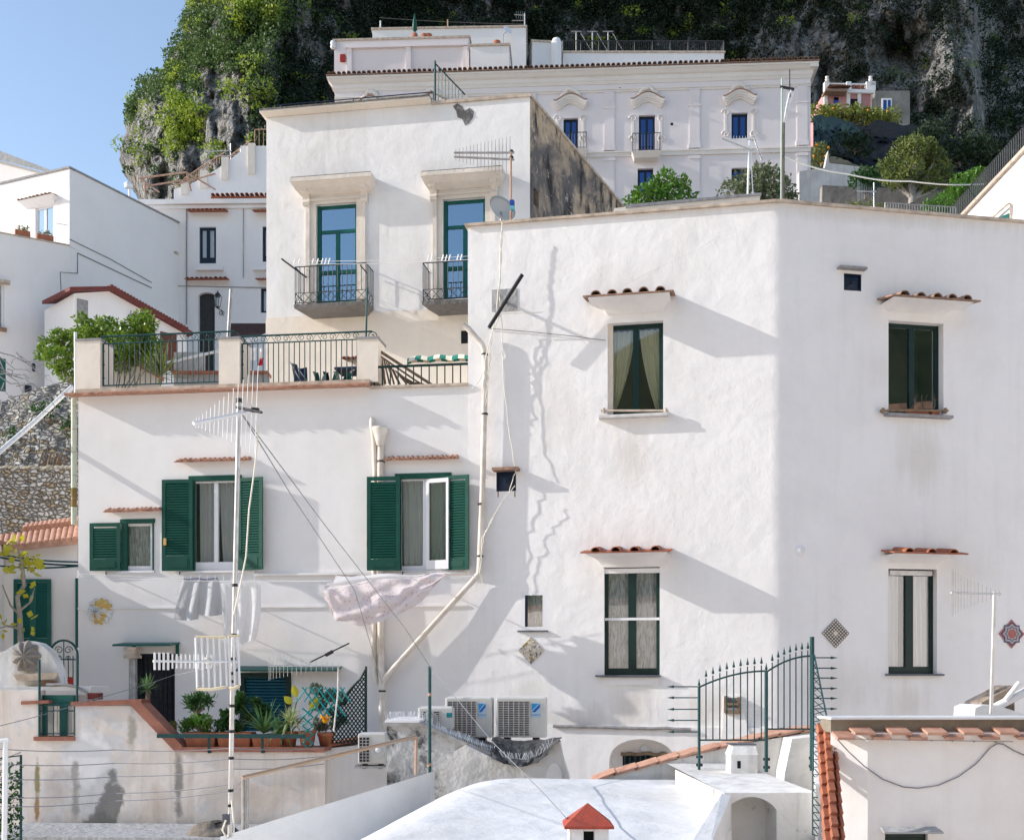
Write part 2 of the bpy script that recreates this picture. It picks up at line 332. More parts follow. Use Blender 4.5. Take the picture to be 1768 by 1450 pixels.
def window(fr, hole, parent, mat, rec=.13, bar=.07, mull=.10, mid=None, midmat=None, curtain=None, cmat=None, pane='glass', top=0, cross=None, kickh=0, name='window', label=None, depth=.05):
    a, b, c, d = hole[:4]; q = -rec; mb = MB()
    mb.box(fr, a, a + bar, c, d, q - depth, q); mb.box(fr, b - bar, b, c, d, q - depth, q)
    mb.box(fr, a + bar, b - bar, d - bar, d, q - depth, q); mb.box(fr, a + bar, b - bar, c, c + bar + kickh, q - depth, q)
    if mull: mb.box(fr, (a + b) / 2 - mull / 2, (a + b) / 2 + mull / 2, c + bar + kickh, (cross if cross else d - bar), q - depth, q + .012)
    if cross: mb.box(fr, a + bar, b - bar, cross, cross + bar, q - depth, q + .006)
    o = mb.build(name, mat, parent, label=label)
    if pane:
        g = MB(); g.quad(fr.pt(a + bar * .5, c + bar * .5, q - depth * .6), fr.pt(b - bar * .5, c + bar * .5, q - depth * .6), fr.pt(b - bar * .5, d - bar * .5, q - depth * .6), fr.pt(a + bar * .5, d - bar * .5, q - depth * .6))
        g.build('pane', M[pane], o)
    if mid is not None:
        g = MB(); g.box(fr, a + .01, b - .01, mid - .025, mid + .025, q + .012, q + .03); g.build('crossbar', midmat or M['whiteframe'], o)
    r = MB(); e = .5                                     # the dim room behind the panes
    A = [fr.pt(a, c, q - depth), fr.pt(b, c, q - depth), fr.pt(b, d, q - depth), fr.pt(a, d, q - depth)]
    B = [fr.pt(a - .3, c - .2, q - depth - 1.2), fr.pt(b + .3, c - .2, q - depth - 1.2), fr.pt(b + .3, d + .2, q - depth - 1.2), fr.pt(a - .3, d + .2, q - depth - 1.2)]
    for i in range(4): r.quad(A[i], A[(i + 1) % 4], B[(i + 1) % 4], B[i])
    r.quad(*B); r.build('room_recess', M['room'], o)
    if curtain:
        for (x0, x1, y0, y1, x0b, x1b) in curtain:       # fractions of the opening; the foot may be gathered
            k = MB()
            def fn(u, v, x0=x0, x1=x1, y0=y0, y1=y1, x0b=x0b, x1b=x1b):
                e = (1 - v) ** 1.6
                l = x0 + (x0b - x0) * e; rr = x1 + (x1b - x1) * e
                return fr.pt(a + (b - a) * (l + (rr - l) * u), c + (d - c) * (y0 + (y1 - y0) * v), q - depth - .07 + .03 * math.sin(u * 23 + v * 1.5))
            k.grid(fn, 36, 10); k.build('curtain', cmat or M['curtain'], o)
    return o

def sill(fr, s0, s1, v, parent, mat, out=.13, th=.05, back=.14, name='sill'):
    mb = MB(); mb.box(fr, s0, s1, v - th, v, -back, out); return mb.build(name, mat, parent, bevel=.008)

def coppi(mb, fr, s0, s1, v, w_back, w_front, n, r, drop=.08, up=.0, seed=0):
    """a row of barrel tiles running out from the wall, ends showing"""
    rr = random.Random(seed); pitch = (s1 - s0) / n; m = 8
    for i in range(n):
        c = s0 + pitch * (i + .5) + rr.uniform(-.01, .01); dz = rr.uniform(-.008, .008); wf = w_front + rr.uniform(-.02, .02)
        for (R, flip) in ((r, 1),):
            ring = lambda w, R, z: [fr.pt(c + R * math.cos(math.pi * (1 - k / m)), z + R * .85 * math.sin(math.pi * k / m), w) for k in range(m + 1)]
            o0 = ring(wf, R, v - drop + dz); o1 = ring(w_back, R * .86, v + dz); i0 = ring(wf, R - .018, v - drop + dz); i1 = ring(w_back, R * .86 - .018, v + dz)
            vs = o0 + o1 + i0 + i1; k1 = m + 1; fs = []
            for k in range(m):
                fs += [(k, k + 1, k1 + k + 1, k1 + k), (2 * k1 + k + 1, 2 * k1 + k, 3 * k1 + k, 3 * k1 + k + 1), (k + 1, k, 2 * k1 + k, 2 * k1 + k + 1)]
            mb.add(vs, fs, False)

def hood(fr, x0, x1, ytop, ybot, b0, b1, p, ntile, parent, tmat=None, cmat=None, rr=None, seed=0, flat_ends=True):
    """cove-moulded window hood with a row of barrel tiles. pixel bounds: tiles x0..x1, ytop..; cove foot b0..b1 at ybot"""
    s0, v = fr.px(x0, ytop, 0); s1, vb_ = fr.px(x1, ytop, 0); c0, vb = fr.px(b0, ybot, 0); c1, _ = fr.px(b1, ybot, 0)
    v = fr.px((x0 + x1) / 2, ytop, p)[1]; vb = fr.px((b0 + b1) / 2, ybot, 0)[1]
    mb = MB(); K = 8; rings = []; vt = v - .10
    for k in range(K + 1):
        t = k / K; e = 1 - math.sqrt(max(0, 1 - t * t)); e = .35 * t + .65 * e if t < 1 else 1.0
        a = c0 + (s0 + .08 - c0) * e; b = c1 + (s1 - .08 - c1) * e; w = .02 + (p - .07) * e; z = vb + (vt - vb) * t
        rings.append([fr.pt(a, z, -.02), fr.pt(a, z, w), fr.pt(b, z, w), fr.pt(b, z, -.02)])
    vs = [q for r in rings for q in r]; fs = []
    for k in range(K):
        for j in range(3): fs.append((k * 4 + j, k * 4 + j + 1, (k + 1) * 4 + j + 1, (k + 1) * 4 + j))
    mb.add(vs, fs, True); mb.add(rings[-1], [(0, 1, 2, 3)]); mb.add(rings[0], [(3, 2, 1, 0)])
    o = mb.build('window_hood', cmat or M['white'], parent)
    t = MB(); t.hexa([fr.pt(s0, v - .115, p), fr.pt(s1, v - .115, p), fr.pt(s1, v - .085, p), fr.pt(s0, v - .085, p),
                      fr.pt(s0, v - .02, -.02), fr.pt(s1, v - .02, -.02), fr.pt(s1, v + .01, -.02), fr.pt(s0, v + .01, -.02)])
    m = (s1 - s0) * .06
    coppi(t, fr, s0 + m, s1 - m, v + .0, -.02, p + .015, ntile, rr or min(.095, (s1 - s0) / ntile * .42), .085, seed=seed)
    t.build('roof_tiles', tmat or M['tile'], o); return o

def tile_ledge(fr, x0, y, x1, p, n, parent, mat, th=.05, name='tile_ledge'):
    s0, v = fr.px(x0, y, p); s1 = fr.px(x1, y, p)[0]; v = fr.px((x0 + x1) / 2, y, p)[1]; t = MB()
    t.hexa([fr.pt(s0, v - .045, p), fr.pt(s1, v - .045, p), fr.pt(s1, v - .02, p), fr.pt(s0, v - .02, p), fr.pt(s0 + .04, v + .03, -.02), fr.pt(s1 - .04, v + .03, -.02), fr.pt(s1 - .04, v + .05, -.02), fr.pt(s0 + .04, v + .05, -.02)])
    coppi(t, fr, s0 + .03, s1 - .03, v + .05, -.02, p + .02, n, (s1 - s0) / n * .42, .075, seed=n)
    return t.build(name, mat, parent)

def shutter(fr, width, v0, v1, parent, mat, bottom=.24, name='shutter', pitch=.052, label=None, sill_h=.0):
    mb = MB(); b = .075; t = .035
    mb.box(fr, 0, b, v0, v1, 0, t); mb.box(fr, width - b, width, v0, v1, 0, t); mb.box(fr, b, width - b, v1 - b, v1, 0, t); mb.box(fr, b, width - b, v0, v0 + bottom, 0, t)
    mb.box(fr, b + .03, width - b - .03, v0 + .06, v0 + bottom - .05, t, t + .008)
    z = v0 + bottom + .004
    while z + pitch < v1 - b:
        mb.hexa([fr.pt(b, z, t - .002), fr.pt(width - b, z, t - .002), fr.pt(width - b, z + .012, t - .002), fr.pt(b, z + .012, t - .002),
                 fr.pt(b, z + .045, .004), fr.pt(width - b, z + .045, .004), fr.pt(width - b, z + .057, .004), fr.pt(b, z + .057, .004)]); z += pitch
    return mb.build(name, mat, parent, label=label)

def bars(mb, p0, p1, h, spacing, r=.008, bottom=.06, n=4):
    """upright bars between two foot points"""
    p0, p1 = Vector(p0), Vector(p1); L = (p1 - p0).length; k = max(1, int(round(L / spacing)))
    for i in range(1, k):
        q = p0 + (p1 - p0) * (i / k); mb.tube([q + Vector((0, 0, bottom)), q + Vector((0, 0, h))], r, n, False)
def rail(mb, p0, p1, z, r=.014, n=5): mb.tube([Vector(p0) + Vector((0, 0, z)), Vector(p1) + Vector((0, 0, z))], r, n)
def scroll(c, d, r, turns=1.6, n=20, flip=1):
    """points of a flat spiral around c in the plane of direction d and up"""
    return [Vector(c) + Vector(d) * (r * (1 - .75 * i / n) * math.cos(flip * turns * 2 * math.pi * i / n)) + Vector((0, 0, r * (1 - .75 * i / n) * math.sin(turns * 2 * math.pi * i / n))) for i in range(n + 1)]

def crown_points(blobs, n, seed, shell=.55):
    r = np.random.default_rng(seed); out = []
    vol = np.array([b[3] ** 2 for b in blobs]); k = (vol / vol.sum() * n).astype(int) + 1
    for b, m in zip(blobs, k):
        d = r.normal(size=(m, 3)); d /= np.linalg.norm(d, axis=1)[:, None]
        rad = b[3] * (shell + (1 - shell) * r.random(m) ** .6)
        d[:, 2] *= .85; out.append(np.array(b[:3]) + d * rad[:, None])
    return np.concatenate(out)
def rand_blobs(c, rx, ry, rz, n, r0, r1, seed):
    r = np.random.default_rng(seed); out = []
    while len(out) < n:
        p = r.uniform(-1, 1, 3)
        if (p ** 2).sum() > 1: continue
        out.append((c[0] + p[0] * rx, c[1] + p[1] * ry, c[2] + p[2] * rz, r.uniform(r0, r1)))
    return out
def shrub(name, label, cat, base, blobs, n, leaf, size, seed, trunk_r=.06, group=None, fruit=None, elong=2.0, twigs=True, bmat=None):
    t = thing(name, label, cat, base, group); b = Vector(base)
    tb = MB(); rr = random.Random(seed)
    for i, q in enumerate(blobs):
        q3 = Vector(q[:3]); mid = b.lerp(q3, .5) + Vector((rr.uniform(-.1, .1), rr.uniform(-.1, .1), .05)) * (q3 - b).length * .6
        fork = b + Vector((0, 0, (q3.z - b.z) * .25))
        tb.tube([b, fork, mid, q3], [trunk_r, trunk_r * .8, trunk_r * .4, trunk_r * .12], 5, False)
        if twigs:
            for _ in range(3):
                e = q3 + Vector((rr.uniform(-1, 1), rr.uniform(-1, 1), rr.uniform(-.4, 1))) * q[3] * .8
                tb.tube([q3.lerp(mid, .3), e], [trunk_r * .15, trunk_r * .05], 3, False)
    tb.build('trunk', bmat or M['trunk'], t)
    lv = MB(); lv.leaves(crown_points(blobs, n, seed), size, elong, seed + 1, .1); lv.build('crown', leaf, t)
    if fruit:
        pts = crown_points(blobs, fruit[0], seed + 5, .9); fb = MB()
        for p in pts: fb.lathe(p, [(0.001, -fruit[2]), (fruit[2] * .8, -fruit[2] * .6), (fruit[2], 0), (fruit[2] * .8, fruit[2] * .6), (0.001, fruit[2])], 6)
        fb.build('fruit', fruit[1], t)
    return t

def logperiodic(name, label, mast_pts, mast_r, tip, tail, nel, l0, l1, updir=(0, 0, 1), mat=None, emat=None, group=None, cat='antenna', extra=None):
    """mast and a boom from tail to tip carrying straight rods that shorten towards the tip"""
    t = thing(name, label, cat, mast_pts[0], group); mat = mat or M['alu']
    m = MB(); m.tube(mast_pts, mast_r, 8); m.build('mast', mat, t)
    tip, tail, up = Vector(tip), Vector(tail), Vector(updir).normalized()
    b = MB(); b.tube([tail, tip], max(.011, mast_r * .5), 5); e = b
    for i in range(nel):
        u = i / (nel - 1); p = tail + (tip - tail) * (.03 + .95 * (1 - (1 - u) ** 1.35)); L = l0 + (l1 - l0) * u
        e.tube([p - up * L / 2, p + up * L / 2], .0045, 3)
    e.build('boom', mat, t)
    if extra: extra(t)
    return t
def box_part(fr, x0, y0, x1, y1, w0, w1, name, mat, parent, bevel=0, label=None):
    mb = MB(); mb.pbox(fr, x0, y0, x1, y1, w0, w1); return mb.build(name, mat, parent, bevel=bevel, label=label)
# ---------------------------------------------------------------- the ground and the mountain
_TAB = {}
def fbm(x, y, seed, octs=6, gain=.5):
    """value noise on numpy arrays"""
    r = _TAB.setdefault(seed, []); g_ = None; tot = np.zeros_like(x); amp = 1.0; fr_ = 1.0; nrm = 0
    for o in range(octs):
        while len(r) <= o: r.append(np.random.default_rng(seed * 50 + len(r)).random((256, 256)))
        T = r[o]; xx = x * fr_ + 17.3 * o; yy = y * fr_ + 5.1 * o
        xi = np.floor(xx).astype(int); yi = np.floor(yy).astype(int); fx = xx - xi; fy = yy - yi
        fx = fx * fx * (3 - 2 * fx); fy = fy * fy * (3 - 2 * fy)
        a = T[yi % 256, xi % 256]; b = T[yi % 256, (xi + 1) % 256]; c = T[(yi + 1) % 256, xi % 256]; d = T[(yi + 1) % 256, (xi + 1) % 256]
        tot += amp * ((a * (1 - fx) + b * fx) * (1 - fy) + (c * (1 - fx) + d * fx) * fy); nrm += amp; amp *= gain; fr_ *= 2
    return tot / nrm
# sloping ground under the town, one sheet
def ground_z(y): return np.interp(y, [-400, 0, 14, 20, 30, 45, 60, 75, 110, 170, 900], [-2, 3, 4.5, 6, 8.5, 17, 24, 31, 43, 60, 150])
def groundmat():
    # pale paving near the viewer, brightened to bounce light; earth and scrub farther up
    m = mottled('earth_ground', (.14, .13, .10, 1), (.08, .09, .05, 1), 1.2, .95); b = m.node_tree.nodes['Principled BSDF']; c0 = b.inputs['Base Color'].links[0].from_socket
    sx = nd(m, 'ShaderNodeSeparateXYZ'); lk(m, coords(m), sx.inputs[0]); pv = ramp(m, noise(m, coords(m), .8, 5), .3, .7, (.70, .61, .52, 1), (.80, .72, .64, 1))
    mr = nd(m, 'ShaderNodeMapRange'); mr.inputs[1].default_value = 55; mr.inputs[2].default_value = 62; lk(m, sx.outputs[1], mr.inputs[0]); lk(m, mix(m, mr.outputs[0], pv, c0), b.inputs['Base Color']); return m
def ground():
    xs = np.concatenate([np.linspace(-900, -80, 12), np.linspace(-70, 90, 50), np.linspace(100, 900, 12)]); ys = np.concatenate([np.linspace(-400, -10, 12), np.linspace(0, 170, 60), np.linspace(200, 1500, 12)])
    X, Y = np.meshgrid(xs, ys); Z = ground_z(Y) + (fbm(X * .06, Y * .06, 3, 4) - .5) * 1.2
    X2 = X + 0
    Z = np.where(X < -25, Z - np.clip((-25 - X) * .10, 0, 30) * (Y > 20), Z)
    v = np.stack([X2, Y, Z], -1).reshape(-1, 3); W = len(xs); mb = MB(); mb.v = [tuple(p) for p in v.tolist()]
    for j in range(len(ys) - 1):
        for i in range(W - 1): mb.f.append((j * W + i, j * W + i + 1, (j + 1) * W + i + 1, (j + 1) * W + i)); mb.sm.append(True)
    tag(mb.build('ground', groundmat(), None, (0, 0, 0)), kind='structure')
ground()

def rockmat():
    m = newmat('limestone_cliff', (.4, .4, .4, 1), .95, 0, .1); b = m.node_tree.nodes['Principled BSDF']
    v = coords(m); vs = coords(m, (1, 1, .35))
    n1 = noise(m, vs, .18, 8, .65, .2); n2 = noise(m, v, .9, 8, .7); n3 = noise(m, vs, .5, 6, .6)
    c = ramp(m, n1, .3, .72, (.22, .22, .22, 1), (.60, .585, .56, 1))
    c = mix(m, ramp(m, n3, .52, .66, (0, 0, 0, 1), (.6, .6, .6, 1)), c, (.36, .28, .20, 1)); c = mix(m, ramp(m, n2, .52, .60, (0, 0, 0, 1), (.62, .62, .62, 1)), c, (.09, .085, .08, 1))
    vo = nd(m, 'ShaderNodeTexVoronoi'); vo.feature = 'DISTANCE_TO_EDGE'; vo.inputs['Scale'].default_value = .38
    wv = nd(m, 'ShaderNodeVectorMath', operation='MULTIPLY_ADD'); nn = nd(m, 'ShaderNodeTexNoise'); nn.inputs['Scale'].default_value = .6; nn.inputs['Detail'].default_value = 6; lk(m, v, nn.inputs['Vector'])
    lk(m, nn.outputs['Color'], wv.inputs[0]); wv.inputs[1].default_value = (3.5, 3.5, 3.5); lk(m, v, wv.inputs[2]); lk(m, wv.outputs[0], vo.inputs['Vector'])
    c = mix(m, ramp(m, vo.outputs['Distance'], .0, .06, (.6, .6, .6, 1), (0, 0, 0, 1)), c, (.06, .055, .05, 1))
    lk(m, c, b.inputs['Base Color'])
    ad = nd(m, 'ShaderNodeMath', operation='ADD'); lk(m, n2, ad.inputs[0]); lk(m, ramp(m, vo.outputs['Distance'], 0, .25), ad.inputs[1])
    bp = nd(m, 'ShaderNodeBump'); bp.inputs['Strength'].default_value = 1.0; bp.inputs['Distance'].default_value = 1.4
    lk(m, ad.outputs[0], bp.inputs['Height']); lk(m, bp.outputs[0], b.inputs['Normal']); return m
M['rock'] = rockmat()

# cliff surface, described as a curtain of columns: the left spur with its sunlit nose, a deep gully, then the right-hand faces
NOSE_Y = [-700, -300, -20, 20, 60, 90, 120, 150, 175, 215, 262, 300, 345, 420, 600]
NOSE_X = [520, 400, 345, 335, 318, 290, 282, 250, 232, 218, 206, 214, 240, 250, 250]
def cliff_depth(px, py):
    """depth of the mountainside seen along one direction"""
    D = np.interp(px, [150, 300, 380, 430, 480, 560, 640, 800, 1000, 1250, 1330, 1420, 1500, 1600, 1680, 1720, 1790, 2100],
                      [150, 139.5, 134, 132.5, 135, 145, 158, 168, 170, 168, 164, 158, 150, 146, 147, 172, 186, 196])
    return D + np.clip((345 - py), -200, 370) * .055
def cliff():
    NU, NV = 560, 330
    t = np.linspace(0, 1, NU); py = np.concatenate([np.linspace(-560, -30, 90), np.linspace(-28, 470, NV - 90)])
    T, PY = np.meshgrid(t, py); xl = np.interp(PY, NOSE_Y, NOSE_X)
    wob = (fbm(PY * .03, PY * 0 + 3.3, 11, 5) - .5) * 26; xl = xl + wob
    PX = xl + (2080 - xl) * T; D = cliff_depth(PX, PY)
    e = np.clip(1 - (PX - xl) / 105.0, 0, 1); D = D + 17 * (1 - np.sqrt(np.maximum(1 - e ** 2, 0)))       # the nose rolls away from the viewer
    # rock relief
    rel = (fbm(PX * .012, PY * .008, 21, 6, .55) - .5) * 15 + (fbm(PX * .035, PY * .022, 22, 5, .55) - .5) * 6 + (fbm(PX * .11, PY * .07, 23, 4, .6) - .5) * 2.2
    ridg = np.abs(fbm(PX * .03, PY * .009, 24, 4) - .5) * 9
    cave = -9 * np.exp(-(((PX - 1565) / 45) ** 2 + ((PY - 95) / 45) ** 2)) - 7 * np.exp(-(((PX - 1590) / 40) ** 2 + ((PY - 205) / 40) ** 2))
    D = D - (rel + ridg - 2 + cave) * np.clip((1 - e) * 3 + .35, 0, 1)
    X = (PX - CX) / F * D; Z = H + (HZ - PY) / F * D
    V = np.stack([X, D, Z], -1)
    # the far side of the nose, so that it is a solid spur
    back = V[:, :1, :] + np.array([[[14, 22, 0]]]); back2 = V[:, :1, :] + np.array([[[70, 120, 0]]])
    V = np.concatenate([back2, back, V], 1); NU2 = NU + 2
    mb = MB(); mb.v = [tuple(p) for p in V.reshape(-1, 3).tolist()]
    for j in range(len(py) - 1):
        for i in range(NU2 - 1): mb.f.append((j * NU2 + i, (j + 1) * NU2 + i, (j + 1) * NU2 + i + 1, j * NU2 + i + 1)); mb.sm.append(i > 2)
    tag(mb.build('cliff', M['rock'], None, (0, 120, 40)), kind='structure')
    return PX, PY, D, e
CPX, CPY, CD, CE = cliff()

def scrub():
    """scrub covering the ledges of the mountain, sunlit on the spur, dark in the gully"""
    r = np.random.default_rng(5); cen = []; rad = []; lum = []
    ny, nx = CPX.shape
    for k in range(90000):
        if len(cen) >= 3500: break
        j = r.integers(85, ny - 1); i = r.integers(0, nx); px, py, D = CPX[j, i], CPY[j, i], CD[j, i]
        if px > 1800 or py < -25: continue
        if py > 350 or (px > 600 and py > 330): continue
        nz = fbm(np.array([px * .011]), np.array([py * .016]), 41, 4)[0]
        line = np.interp(px, [200, 260, 330, 420, 560, 1900], [225, 175, 205, 150, 90, 0])    # the nose is green above, bare rock below
        if px < 440:
            p = 1.3 if py < line - 10 else (.5 if py < line + 40 else .10)
            if 250 < px < 330 and 205 < py < 250: p = .2
            if 345 < px < 440 and 125 < py < 240: p = .04
        elif px < 640:
            p = .97 if not (455 < px < 560 and 60 < py < 130) else .35
            if px > 570 and py > 20: p = .5
        elif px < 1270: p = .6
        elif px < 1480: p = .55 if not (1300 < px < 1460 and 50 < py < 150) else .12
        elif px < 1690: p = .12 if py < 190 else .3
        else: p = .8
        if py < 30 and 1250 < px < 1500: p = max(p, .8)
        if r.random() > p * (1.35 if nz > .5 else .6): continue
        c = np.array([(px - CX) / F * D, D - .5, H + (HZ - py) / F * D]); cen.append(c)
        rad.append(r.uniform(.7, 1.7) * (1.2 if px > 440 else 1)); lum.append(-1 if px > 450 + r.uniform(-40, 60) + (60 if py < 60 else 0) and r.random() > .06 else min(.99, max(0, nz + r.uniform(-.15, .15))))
    for nm, lo, hi, mat, sd in (('scrub', -9, -.5, leafmat('scrub_gully_shade', (.010, .024, .013, 1), (.024, .042, .020, 1), .6, .2, .6), 50), ('scrub', -.5, .43, leafmat('scrub_dark', (.05, .105, .03, 1), (.13, .20, .055, 1), .6, .25, .6), 51), ('scrub', .43, 9, leafmat('scrub_bright', (.18, .28, .03, 1), (.42, .50, .07, 1), .6, .35, .5), 52)):  # gully copy darkened in colour to stand for its shade
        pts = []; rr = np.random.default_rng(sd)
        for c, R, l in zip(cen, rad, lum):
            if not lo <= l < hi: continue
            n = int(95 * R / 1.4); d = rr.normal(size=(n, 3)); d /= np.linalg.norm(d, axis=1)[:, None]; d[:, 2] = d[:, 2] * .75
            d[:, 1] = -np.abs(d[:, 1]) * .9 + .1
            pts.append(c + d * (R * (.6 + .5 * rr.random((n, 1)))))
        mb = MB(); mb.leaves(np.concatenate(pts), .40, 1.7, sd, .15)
        tag(mb.build(nm, mat, None, (0, 130, 60)), {50: 'scrub filling the cliff gully, with the shade painted into its dark leaves', 51: 'mid green bushes scattered over the rocky spur', 52: 'bright green scrub on the sunlit ledges of the spur'}[sd], 'scrub', kind='stuff')
scrub()

# the slope across the valley that the windows mirror
def far_slope():
    mb = MB(); r = np.random.default_rng(3)
    xs = np.linspace(-220, 220, 60)
    def fn(u, v):
        x = -220 + 440 * u; return (x, -95 - 60 * v, 2 + v * (72 + 42 * min(1, max(0, (x - 60) / 80)) + 8 * math.sin(x * .03) + 5 * math.sin(x * .11)))
    mb.grid(fn, 60, 16)
    tag(mb.build('hillside', mottled('far_wooded_slope', (.03, .06, .025, 1), (.09, .12, .05, 1), .25, .95), None, (0, -100, 2)), kind='structure')
far_slope()
# ---------------------------------------------------------------- the big white house on the right
R1 = Fr((1345 - CX) / F * 21.5, 21.5, 1.0, -0.2)     # sunlit front, s = 0 at the corner, negative to the left
R2 = Fr((1345 - CX) / F * 21.5, 21.5, 1.0, 0.2)      # front in shade, s positive to the right
JS = R1.px(808, 700)[0]                              # left end of R1
RT = R1.px(1345, 350)[1]                             # roof level
R2E = 9.0
rc = R1.pt(JS / 2, 3.5, 0)
house_r = thing('corner_house', 'big white house with a blunt front corner, four green framed windows and ceramic tile panels', 'house', (rc.x, rc.y + 3, 3.5))
def hole(fr, x0, y0, x1, y1, d=.16): return fr.rect(x0, y0, x1, y1) + (d,)
W1 = hole(R1, 1049, 556, 1145, 717, .22); W2 = hole(R1, 1043, 979, 1139, 1165, .16); W3 = hole(R1, 900, 1021, 943, 1088, .10)
V1 = hole(R1, 857, 813, 891, 848, .06); W4 = hole(R2, 1534, 556, 1629, 717, .22); W5 = hole(R2, 1534, 982, 1618, 1163, .18); V2 = hole(R2, 1457, 473, 1487, 502, .05)
NI = R1.rect(1052, 1276, 1166, 1350) + (.3,)
RC = .15
def right_walls():
    mb = MB(); V0 = 4.0
    ledge = R1.px(1080, 1254)[1]
    wall_panel(mb, R1, JS, -RC, ledge, RT, [W1, W2, W3, V1]); 
    wall_panel(mb, R2, RC, R2E, V0, RT, [W4, W5, V2])
    # hand-plastered round corner
    rr = random.Random(3); N = 12; a, b, c = R1.pt(-RC, 0), R1.pt(0, 0), R2.pt(RC, 0); zs = np.arange(ledge, RT + .01, (RT - ledge) / 40)
    wv = [0.0]
    for _ in zs: wv.append(wv[-1] * .75 + rr.uniform(-.022, .022))
    def fn(u, v):
        k = min(len(zs) - 1, int(v * (len(zs) - 1) + .5)); z = zs[0] + (zs[-1] - zs[0]) * v
        uu = min(1, max(0, u + (wv[k] * 1.6 if 0 < u < 1 else 0))); q = a * (1 - uu) ** 2 + b * 2 * uu * (1 - uu) + c * uu ** 2
        return (q.x, q.y, z)
    mb.grid(fn, N, 40)
    e = R2.pt(R2E, 0); l = R1.pt(JS, 0); B1, B2 = Vector((l.x, 33, 0)), Vector((e.x, 33, 0))
    def up(p, z): return Vector((p.x, p.y, z))
    mb.quad(up(B1, V0), up(l, V0), up(l, RT), up(B1, RT)); mb.quad(up(e, V0), up(B2, V0), up(B2, RT), up(e, RT)); mb.quad(up(B2, V0), up(B1, V0), up(B1, RT), up(B2, RT))
    wm = M['white'].copy(); off = root_loc(house_r)
    for (fr, x, y, rx, rz, am_) in ((R1, 1090, 790, .55, .75, .42), (R1, 1088, 1215, .6, .5, .5), (R1, 1240, 1225, 1.2, .5, .4), (R1, 1000, 1245, 2.2, .35, .45), (R2, 1585, 790, .6, .8, .40), (R2, 1570, 1215, .6, .5, .45), (R2, 1500, 372, 3.5, .22, .40), (R2, 1660, 990, .9, .8, .22), (R2, 1440, 1180, 1.1, .6, .3), (R1, 1060, 360, 3, .25, .28), (R1, 960, 700, .6, 1.2, .2), (R2, 1520, 640, .5, .5, .2), (R1, 917, 1190, .5, .4, .35)): blot(wm, fr.P(x, y) - off, rx, rz, (.56, .50, .43, 1), am_, .8, .8, 1.6, True)
    mb.build('wall', wm, house_r)
    cr = MB(); cr.tube([R1.P(x, y, -.004) for x, y in ((1075, 494), (1120, 470), (1160, 452), (1200, 434), (1240, 408))], .006, 4); cr.build('plaster_crack', M['white_r'], house_r)
    rf = MB(); rf.poly([up(l, RT - .02), up(a, RT - .02), up(b, RT - .02), up(c, RT - .02), up(e, RT - .02), up(B2, RT - .02), up(B1, RT - .02)]); rf.build('roof', M['roofwhite'], house_r)
    cp = MB(); k = .07                                   # thin projecting edge of the roof
    ring = [R1.pt(JS - .05, 0, k), R1.pt(-.05, 0, k), R2.pt(.05, 0, k), R2.pt(R2E, 0, k), R2.pt(R2E, 0, -.4), R2.pt(.1, 0, -.4), R1.pt(-.1, 0, -.4), R1.pt(JS - .05, 0, -.4)]
    for i, j in ((0, 1), (1, 2), (2, 3)):
        p = [ring[i], ring[j], ring[7 - j], ring[7 - i]]; cp.extr([up(q, RT - .005) for q in p], (0, 0, .05))
    cp.build('roof_edge', M['coping_cream'], house_r)
    # base below the ledge, slightly forward, with the arched niche
    bs = MB(); nx0, nx1 = NI[0], NI[1]; vz0 = 4.0; w = .05; n = 16; R = (nx1 - nx0) / 2; cx = (nx0 + nx1) / 2; spring = R1.px(1109, 1318)[1]; top = R1.px(1109, 1275)[1]
    arc = [(cx - R * math.cos(math.pi * i / n), spring + (top - spring) * math.sin(math.pi * i / n) ** .8) for i in range(n + 1)]
    bs.quad(R1.pt(JS, vz0, w), R1.pt(nx0, vz0, w), R1.pt(nx0, ledge, w), R1.pt(JS, ledge, w)); bs.quad(R1.pt(nx1, vz0, w), R1.pt(0, vz0, w), R1.pt(0, ledge, w), R1.pt(nx1, ledge, w))
    for (s0, z0), (s1, z1) in zip(arc, arc[1:]):
        bs.quad(R1.pt(s0, z0, w), R1.pt(s1, z1, w), R1.pt(s1, ledge, w), R1.pt(s0, ledge, w)); bs.quad(R1.pt(s1, z1, w), R1.pt(s0, z0, w), R1.pt(s0, z0, -.32), R1.pt(s1, z1, -.32))
    bs.quad(R1.pt(nx0, vz0, w), R1.pt(nx0, vz0, -.32), R1.pt(nx0, spring, -.32), R1.pt(nx0, spring, w)); bs.quad(R1.pt(nx1, vz0, -.32), R1.pt(nx1, vz0, w), R1.pt(nx1, spring, w), R1.pt(nx1, spring, -.32))
    bs.quad(R1.pt(nx0 - .1, vz0, -.32), R1.pt(nx1 + .1, vz0, -.32), R1.pt(nx1 + .1, top + .1, -.32), R1.pt(nx0 - .1, top + .1, -.32))
    bs.quad(R1.pt(JS, ledge, w), R1.pt(0, ledge, w), R1.pt(0, ledge, -.05), R1.pt(JS, ledge, -.05))
    bs.build('base_wall', M['white_r'], house_r)
    lp = MB(); pts = [R1.P(px, 1253 + (px - 955) * .02 + rr.uniform(-1, 1), .09) for px in range(955, 1205, 14)]; lp.tube(pts, .035, 6); lp.build('ledge_pipe', M['coping_grey'], house_r)
    # grating, disc and lintel in the niche
    g = MB(); s0, s1, v0, v1 = R1.rect(1075, 1303, 1147, 1345, -.3)
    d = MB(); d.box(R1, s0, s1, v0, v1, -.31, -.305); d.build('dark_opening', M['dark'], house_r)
    for i in range(8): s = s0 + (s1 - s0) * (i + .5) / 8; g.tube([R1.pt(s, v0, -.2), R1.pt(s, v1, -.2)], .011, 5)
    g.build('window_grating', M['irongreen'], house_r)
